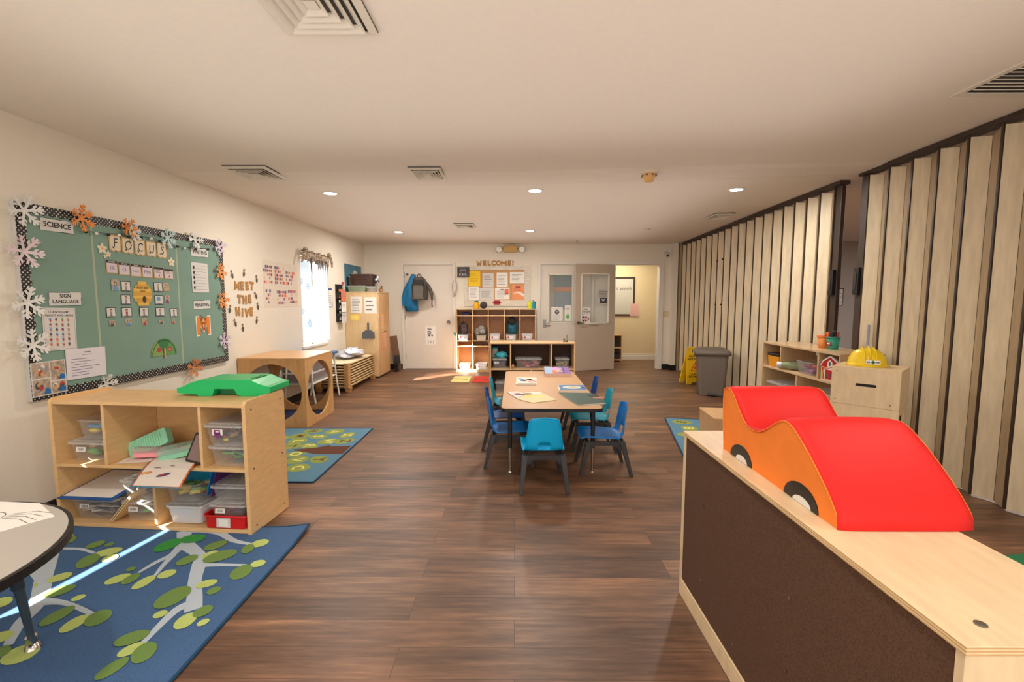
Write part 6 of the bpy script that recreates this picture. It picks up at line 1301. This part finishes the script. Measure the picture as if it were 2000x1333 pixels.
make_bin('storage_bin','long clear lidded bin on lower far level of the wall shelf',.46,.27,.12,clear,(2.90,4.72,.364),PI/2,True,tagk=1)
make_bin('storage_bin','clear lidded bin on lower near level of the wall shelf',.40,.27,.15,clear,(2.90,4.13,.364),PI/2,True,tagk=0)
def cup(label,loc,m,ml,extra):
    t=thing('toy_bucket',label,'bucket',loc,0,'toy buckets on the wall shelf top')
    mb=MB(); mb.lathe([(.040,0),(.043,.004),(.052,.105),(.048,.105)],m,20); mb.build('bucket_body',t)
    mb=MB(); mb.lathe([(.056,.103),(.056,.115),(.0,.117)],ml,20); mb.build('lid',t); extra(t); return t
def e1(t):
    mb=MB(); mb.tube([(.0,-.02,.115),(.01,-.035,.14),(.0,-.045,.15)],[.012,.014,.01],M_('bucket_orange_dark',(216,96,40),.45),8); mb.build('spout',t)
cup('orange toy bucket with lid on top of the wall shelf',(2.95,4.345,.9055),M_('bucket_orange',(232,140,70),.4),M_('bucket_orange_dark',(216,96,40),.45),e1)
def e2(t):
    mb=MB(); mb.cyl((-.01,.01,.115),(0,.0,.17),.02,m=black); mb.box(.015,-.035,.115,.03,-.02,.16,RED); mb.box(-.035,.02,.115,-.02,.035,.155,ORG); mb.build('markers',t)
    mb=MB(); mb.prism(rrect(-.025,-.02,.025,.02,.006),.0,.002,M_('sticker_maroon',(140,40,44),.6)); mb.rect(-.018,.0,.018,.012,.0024,paper); o=mb.build('sticker',t); o.matrix_local=Matrix.Translation((-.048,-.012,.05))@Matrix(((0,0,-1),(-1,0,0),(0,1,0))).to_4x4()
cup('teal toy bucket filled with dark markers on the wall shelf',(2.95,4.215,.9055),M_('bucket_teal',(40,146,124),.4),M_('bucket_teal_dark',(24,110,96),.45),e2)
# block with slot handle and its base
Z1=.868; ax=math.atan2(-.30,.30+.0); Pf=Vector((2.395,3.414,0)); Pr=Vector((2.665,3.115,0)); ex_=(Pr-Pf).normalized(); ey_=Vector((-ex_.y,ex_.x,0)); th=math.atan2(ex_.y,ex_.x); Wb=(Pr-Pf).length; Db=.36
def box_frame(name,label,z0,z1,slot,opens):
    t=thing(name,label,'wooden box',(Pf.x,Pf.y,z0),th); h=z1-z0; k=.014
    if slot:
        mb=MB(); cxs,czs,sw,shh=Wb*.52,h*.56,.062,.011
        ring=[(cxs+p[0],czs+p[1]) for p in rrect(-sw,-shh,sw,shh,shh*.98,4)]
        xs_=[0,cxs-sw-.01,cxs+sw+.01,Wb]; 
        mb.box(0,0,0,xs_[1],k,h,plyv); mb.box(xs_[2],0,0,Wb,k,h,plyv); mb.box(xs_[1],0,0,xs_[2],k,czs-.02,plyv); mb.box(xs_[1],0,czs+.02,xs_[2],k,h,plyv)
        # plate around the slot
        ou=[(cxs+p[0],czs+p[1]) for p in rrect(-sw-.01,-.02,sw+.01,.02,.0002,4)]; n=len(ring)
        v=[(p[0],0,p[1]) for p in ring]+[(p[0],0,p[1]) for p in ou]+[(p[0],k,p[1]) for p in ring]+[(p[0],k,p[1]) for p in ou]
        mb.add(v,[(i,(i+1)%n,n+(i+1)%n,n+i) for i in range(n)]+[(2*n+i,2*n+(i+1)%n,3*n+(i+1)%n,3*n+i) for i in range(n)]+[(i,(i+1)%n,2*n+(i+1)%n,2*n+i) for i in range(n)],plyv)
        fp=mb.build('front_panel',t)
        for x,z in((.03,.03),(.03,h-.03),(Wb-.05,.03)): mb=MB(); mb.cyl((x,-.001,z),(x,.0,z),.005,m=steel,n=10); mb.build('screw',fp)
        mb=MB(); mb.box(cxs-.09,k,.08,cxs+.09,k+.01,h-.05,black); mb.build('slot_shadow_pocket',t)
    else:
        mb=MB(); mb.box(0,0,0,Wb,k,h,plyv); mb.build('front_panel',t,bevel=.001)
    mb=MB(); mb.box(0,Db-k,0,Wb,Db,h,plyv); mb.build('rear_panel',t,bevel=.001)
    for x in(0,Wb-k):
        mb=MB(); mb.box(x,k,0,x+k,Db-k,.035,plyv); mb.box(x,k,h-.04,x+k,Db-k,h,plyv) ; 
        if opens and x>0: mb.box(x,Db*.62,.035,x+k,Db-k,h-.04,plyv); mb.box(x,k,.035,x+k,k+.03,h-.04,plyv)
        else: mb.box(x,k,.035,x+k,Db-k,h-.04,plyv)
        mb.build('side_panel',t)
    mb=MB(); mb.box(k,k,0,Wb-k,Db-k,k,plyv); mb.build('bottom_panel',t)
    if slot: mb=MB(); mb.box(-.001,-.001,h,Wb+.001,Db+.001,h+.004,ply_h); mb.build('top_panel',t)
    return t
box_frame('slot_handle_box','plywood box with black slot handle under the yellow helmet',.592,Z1-.004,True,False)
box_frame('plywood_stand','taller plywood box standing beneath the slot handle box',.001,.590,False,True)
# helmet
t=thing('toy_helmet','yellow toy hard hat with green cross badge on plywood box','helmet',(2.665,3.43,Z1+.001),-.42)
hy=M_('helmet_yellow',(240,206,24),.35)
mb=MB(); pr=[(.132,0),(.134,.006),(.122,.010),(.119,.03),(.111,.062),(.094,.094),(.066,.117),(.034,.127),(.0001,.129)]
mb.lathe(pr,hy,28,(0,0,0),1,.84); mb.build('shell',t)
mb=MB()
for q,h in((-.035,.004),(0,.010),(.035,.004)):
    pts=[]
    for k in range(13):
        a=PI*k/12; y=-math.cos(a)*.094; z=.042+math.sin(a)*.084+h; pts.append((q,y,z))
    mb.tube(pts,.0065,hy,8)
mb.build('ridge',t)
mb=MB(); mb.prism([(.14*math.cos(a)*1.0,.125*math.sin(a)) for a in [PI*1.05+PI*.9*k/16 for k in range(17)]],.0,.006,hy); mb.build('brim',t,bevel=.002)
mb=MB(); mb.rect(-.035,-.012,.035,.012,0,paper); mb.rect(-.011,-.004,.011,.004,.0006,M_('cross_green',(30,120,60),.5)); mb.rect(-.004,-.011,.004,.011,.0006,M_('cross_green',(30,120,60),.5)); mb.text('SAFE',-.024,0,.010,.0006,M_('cross_green',(30,120,60),.5),bold=.02); mb.text('TY',.023,0,.010,.0006,M_('cross_green',(30,120,60),.5),bold=.02)
mb=MB(); mb.rect(-.035,-.012,.035,.012,0,paper); mb.rect(-.011,-.004,.011,.004,.0006,M_('cross_green',(30,120,60),.5)); mb.rect(-.004,-.011,.004,.011,.0006,M_('cross_green',(30,120,60),.5)); mb.rect(-.031,-.004,-.015,.004,.0006,inkg); mb.rect(.015,-.004,.031,.004,.0006,inkg)
o=mb.build('cross_badge',t,recalc=False); o.matrix_local=Matrix.Translation((.012,-.1045,.034))@Matrix.Rotation(-.12,4,'X')@BACK.to_4x4()@Matrix.Scale(1.25,4)
mb=MB(); mb.prism(rrect(-.012,-.09,.012,.09,.004),.001,.006,M_('blue_grey_strip',(130,136,150),.5)); solo(mb,'door_wedge_strip','short blue grey strip stuck on partition above the helmet','strip',(3.17,4.08,1.05),Matrix(((0,0,-1),(-1,0,0),(0,1,0))))
# wooden box low behind the divider
t=thing('block_box','low wooden box with hand slot behind the plywood shelf','wooden box',(1.80,4.02,0),-.08)
mb=MB(); mb.box(0,0,.002,.36,.42,.285,birch('crate_birch',(198,156,112),.1,(3,3,3))); mb.build('box_body',t,bevel=.003)
mb=MB(); mb.box(-.005,-.005,.285,.365,.425,.300,birch('crate_lid',(204,164,118),.08,(3,3,3))); mb.build('lid',t,bevel=.002)
mb=MB(); mb.prism(rrect(.16,.24,.27,.262,.010),.3002,.3008,M_('slot_dark',(60,44,34),.9)); mb.build('hand_slot',t)
# ------------------------------------------------------------------ trash can and wet floor sign
t=thing('trash_can','taupe grey plastic step bin with curved lid by accordion wall','trash can',(2.85,6.55,0),-.30)
mb=MB(); lo=rrect(-.165,-.17,.165,.17,.035,4); hi=rrect(-.205,-.20,.205,.20,.045,4); n=len(lo)
v=[(x,y,.004) for x,y in lo]+[(x,y,.60) for x,y in hi]; mb.add(v,[(i,(i+1)%n,n+(i+1)%n,n+i) for i in range(n)]+[tuple(range(n)),tuple(range(n,2*n))],grey_p); mb.build('bin_body',t,bevel=.004)
mb=MB(); P1=rrect(-.235,-.225,.235,.225,.05,4); rows=[]
v=[];
for s,z in((1,.585),(1.0,.625),(.93,.648),(.75,.668),(.4,.680),(.02,.682)): v+=[(x*s,y*s,z) for x,y in P1]
m_=len(P1); mb.add(v,[(r*m_+i,r*m_+(i+1)%m_,(r+1)*m_+(i+1)%m_,(r+1)*m_+i) for r in range(5) for i in range(m_)]+[tuple(range(m_))],grey_p,True); mb.build('lid',t)
mb=MB(); mb.cyl((-.225,-.1,.57),(-.225,.1,.57),.016,m=DKG); mb.build('hinge_pin',t)
mb=MB(); mb.box(-.06,-.225,.02,.06,-.165,.045,DKG); mb.build('foot_pedal',t,bevel=.006)
mb=MB(); mb.box(-.182,-.13,.012,-.166,.13,.5,M_('bin_strip',(90,82,74),.5)); mb.build('side_rib',t,bevel=.004)
t=thing('wet_floor_sign','yellow folding wet floor sign half hidden by the trash can','floor sign',(2.80,7.28,0),.10)
sy_=M_('sign_yellow',(244,196,16),.45)
def signleg(tilt,y0,name):
    mb=MB(); mb.M=Matrix.Translation((0,y0,0))@Matrix.Rotation(tilt,4,'X')
    pts=[(-.02,0),(.05,0),(.065,.035),(.235,.035),(.25,0),(.32,0),(.275,.57),(.26,.61),(.04,.61),(.025,.57)]
    hole=True
    mb.prism([(-.02,0),(.05,0),(.065,.035),(.235,.035),(.25,0),(.32,0),(.283,.515),(.017,.515)],-.010,.010,sy_,'y')
    mb.box(.017,-.010,.515,.085,.010,.575,sy_); mb.box(.215,-.010,.515,.283,.010,.575,sy_); mb.box(.03,-.010,.575,.27,.010,.605,sy_)
    return mb.build(name,t,bevel=.003)
signleg(-.20,0,'front_board'); signleg(.26,.26,'rear_board')
mb=MB(); rd=M_('sign_red',(206,40,20),.5)
mb.text('CAUTION',.15,.455,.048,0,ink,bold=.03); mb.text('WET FLOOR',.15,.405,.048,0,ink,bold=.03); mb.text('CUIDADO',.15,.165,.040,0,ink,bold=.03); mb.text('PISO MOJADO',.15,.125,.040,0,ink,bold=.03)
mb.poly([(.05,.21),(.25,.21),(.15,.37)],.0,rd); mb.poly([(.075,.224),(.225,.224),(.15,.345)],.0006,sy_); mb.ell(.15,.31,.012,.012,.0012,rd); mb.strip([(.15,.30,.02),(.14,.26,.018),(.17,.235,.014)],.0012,rd); mb.strip([(.15,.29,.01),(.12,.265,.01)],.0012,rd); mb.strip([(.14,.26,.012),(.11,.235,.012)],.0012,rd)
o=mb.build('warning_print',t,recalc=False); o.matrix_local=Matrix.Rotation(-.20,4,'X')@Matrix.Translation((0,-.0108,0))@BACK.to_4x4()
# ------------------------------------------------------------------ ceiling fittings
def square_vent(label,x,y,w,l,rings=4,rot=0):
    X,Y,Z=CP(x,y); k=(Z-1.36)/1.07
    t=thing('ceiling_vent',label,'air vent',(X,Y,Z-.002),rot,'square ceiling vents')
    w,l=w*k/2,l*k/2
    mb=MB(); mb.prism([(-w,-l),(w,-l),(w,l),(-w,l)],-.004,.0,M_('vent_shadow',(96,90,82),.8)); mb.build('dark_backing',t)
    def ring(s0,s1,z0,z1,nm,m=cream_vent):
        mb=MB(); q0=[(-w*s0,-l*s0),(w*s0,-l*s0),(w*s0,l*s0),(-w*s0,l*s0)]; q1=[(-w*s1,-l*s1),(w*s1,-l*s1),(w*s1,l*s1),(-w*s1,l*s1)]
        v=[(*p,z0) for p in q0]+[(*p,z1) for p in q1]+[(*p,z0+.004) for p in q0]+[(*p,z1+.004) for p in q1]
        mb.add(v,[(i,(i+1)%4,4+(i+1)%4,4+i) for i in range(4)]+[(8+i,8+(i+1)%4,12+(i+1)%4,12+i) for i in range(4)]+[(i,(i+1)%4,8+(i+1)%4,8+i) for i in range(4)]+[(4+i,4+(i+1)%4,12+(i+1)%4,12+i) for i in range(4)],m); mb.build(nm,t)
    ring(1.0,.84,-.012,-.020,'outer_frame')
    s=.80
    for k_ in range(rings): ring(s,s-.14,-.030,-.014,'louver'); s-=.185
    mb=MB(); mb.prism([(-w*.12,-l*.12),(w*.12,-l*.12),(w*.12,l*.12),(-w*.12,l*.12)],-.022,-.018,cream_vent); mb.build('centre_plate',t)
square_vent('large square louvred ceiling vent nearest the viewer, cut by frame',-.725,1.72,.36,.40)
square_vent('square ceiling vent near the left wall',-2.16,3.905,.35,.37)
square_vent('square ceiling vent left of the ceiling centre',-.73,3.93,.265,.335)
square_vent('distant square ceiling vent at right near the accordion wall',2.60,5.91,.25,.35)
square_vent('small distant ceiling vent between the far downlights',-.715,6.64,.275,.36)
X,Y,Z=CP(2.56,2.30)
t=thing('slotted_vent','long slotted ceiling vent at right edge of the ceiling','air vent',(X,Y,Z-.002),0)
mb=MB(); mb.box(-.30,-.19,-.008,.34,.19,.0,M_('vent_shadow',(96,90,82),.8)); mb.build('dark_backing',t)
mb=MB()
for a in((-.32,-.21,.36,-.175),(-.32,.175,.36,.21),(-.32,-.175,-.28,.175),(.32,-.175,.36,.175)): mb.box(a[0],a[1],-.014,a[2],a[3],0,cream_vent)
mb.build('outer_frame',t,bevel=.003)
for k in range(9): mb=MB(); mb.M=Matrix.Translation((0,-.155+k*.039,-.014))@Matrix.Rotation(.5,4,'X'); mb.box(-.28,-.012,-.002,.32,.012,.002,cream_vent); mb.build('louver',t)
warm=pm('led_disc',(255,244,226),.5,emit=26)
DL=[(-1.847,4.663),(.2,4.568),(2.148,4.538),(-1.827,7.269),(.237,7.175)]
for i,(x,y) in enumerate(DL):
    X,Y,Z=CP(x,y)
    t=thing('recessed_downlight',['lit downlight at front left of the ceiling','lit downlight at front middle of the ceiling','lit downlight at front right of the ceiling','lit downlight at rear left of the ceiling','lit downlight at rear middle of the ceiling'][i],'ceiling light',(X,Y,Z-.001),0,'round recessed downlights')
    mb=MB(); mb.lathe([(.085,0),(.083,-.006),(.066,-.008),(.062,-.004)],white,28); mb.build('trim_ring',t)
    mb=MB(); mb.cyl((0,0,-.003),(0,0,-.006),.060,m=warm,n=28); mb.build('lens',t)
X,Y,Z=CP(1.123,3.916)
t=thing('smoke_detector','yellowed round smoke detector on the ceiling right of centre','smoke detector',(X,Y,Z))
yd=M_('yellowed_plastic',(224,176,110),.5)
mb=MB(); mb.lathe([(.075,0),(.078,-.018),(.060,-.026)],M_('detector_base',(226,206,180),.5),28); mb.build('base',t)
mb=MB(); mb.lathe([(.056,-.026),(.058,-.05),(.044,-.056),(.044,-.078),(.034,-.088),(.0001,-.09)],yd,28); mb.build('sensor_head',t)
mb=MB()
for k in range(8):
    a=k*PI/4+.2; mb.box(math.cos(a)*.058-.008,math.sin(a)*.058-.008,-.044,math.cos(a)*.058+.008,math.sin(a)*.058+.008,-.034,DKG)
mb.build('slots',t)
X,Y,Z=CP(1.106,8.2); Z-=.001
t=thing('sprinkler_head','small white fire sprinkler on ceiling near the back wall','sprinkler',(X,Y,Z))
mb=MB(); mb.lathe([(.05,0),(.045,-.012),(.02,-.014)],white,20); mb.build('escutcheon',t); mb=MB(); mb.cyl((0,0,-.012),(0,0,-.04),.012,m=steel); mb.cyl((0,0,-.04),(0,0,-.044),.022,m=steel); mb.build('deflector',t)
mb=MB(); mb.cyl((0,0,0),(0,0,-.012),.05,m=M_('ceiling_cover',(196,184,170),.6)); X,Y,Z=CP(2.0,7.0); solo(mb,'ceiling_cover_plate','small round blank plate on ceiling near accordion wall','cover plate',(X,Y,Z))
# ------------------------------------------------------------------ lights
def area(name,loc,rot,sx,sy,p,col=(1,1,1),shape='RECTANGLE',spread=PI):
    l=bpy.data.lights.new(name,'AREA'); l.shape=shape; l.size=sx; l.size_y=sy; l.energy=p; l.color=col; l.spread=spread
    o=bpy.data.objects.new(name,l); o.location=loc; o.rotation_euler=rot; C.objects.link(o); return o
for i,(x,y) in enumerate(DL):
    X,Y,Z=CP(x,y); area('downlight_lamp',(X,Y,Z-.012),(0,0,0),.12,.12,[26,26,30,34,34][i],(1,.94,.86),'DISK')
for (x,y) in((-1.9,1.4),(.2,1.3),(2.0,1.3),(-1.9,-.8),(.2,-.8),(2.0,-.8)):
    area('downlight_lamp',(x,y,2.41),(0,0,0),.12,.12,12,(1,.94,.86),'DISK')
# broad fill added behind the viewer; the end wall there is solid
area('front_fill_light',(0,-1.5,1.25),(PI/2+.22,0,0),5.4,1.8,104,(1,.97,.93))
area('ceiling_fill_front',(0.1,1.6,1.95),(PI,0,0),4.2,3.4,20,(1,.95,.9))  # fill added to brighten the ceiling, no fixture hangs here
area('ceiling_fill_rear',(0.1,6.2,1.95),(PI,0,0),4.2,4.2,22,(1,.95,.9))  # second added ceiling fill, over the rear half, also without a fixture
area('window_sky_light',(XL-.35,6.66,1.4),(0,-PI/2,0),1.5,1.2,12,(.93,.96,1))
area('corridor_lamp',(2.3,9.7,2.35),(0,0,0),.5,.5,26,(1,.88,.66))
area('next_room_lamp',(5.6,5.0,2.45),(0,0,0),2,2,150,(1,.94,.88))
s=bpy.data.lights.new('sun','SUN'); s.energy=62; s.angle=.009; s.color=(1,.93,.82)
so=bpy.data.objects.new('sun',s); C.objects.link(so)
el=math.radians(24); d=Vector((.72*math.cos(el),.69*math.cos(el),-math.sin(el))); so.rotation_euler=d.to_track_quat('-Z','Y').to_euler()
w=bpy.data.worlds.new('world'); bpy.context.scene.world=w; w.use_nodes=True
nt=w.node_tree; bg=nt.nodes['Background']; bg.inputs[0].default_value=(.86,.93,1,1); bg.inputs[1].default_value=1.15
# ------------------------------------------------------------------ camera
cam=bpy.data.cameras.new('camera'); cam.lens=889/2000*36; cam.sensor_width=36; cam.sensor_fit='HORIZONTAL'; cam.clip_start=.02
co=bpy.data.objects.new('camera',cam); C.objects.link(co); co.location=(0,0,1.36)
co.rotation_euler=(PI/2-math.atan(80/889),0,math.atan(5/889)); bpy.context.scene.camera=co
sc=bpy.context.scene
sc.view_settings.view_transform='Standard'; sc.view_settings.look='None'; sc.view_settings.exposure=-.2
sc.cycles.use_denoising=True; sc.cycles.max_bounces=7; sc.cycles.diffuse_bounces=4; sc.cycles.transparent_max_bounces=20; sc.cycles.adaptive_threshold=.02; sc.cycles.sample_clamp_indirect=6
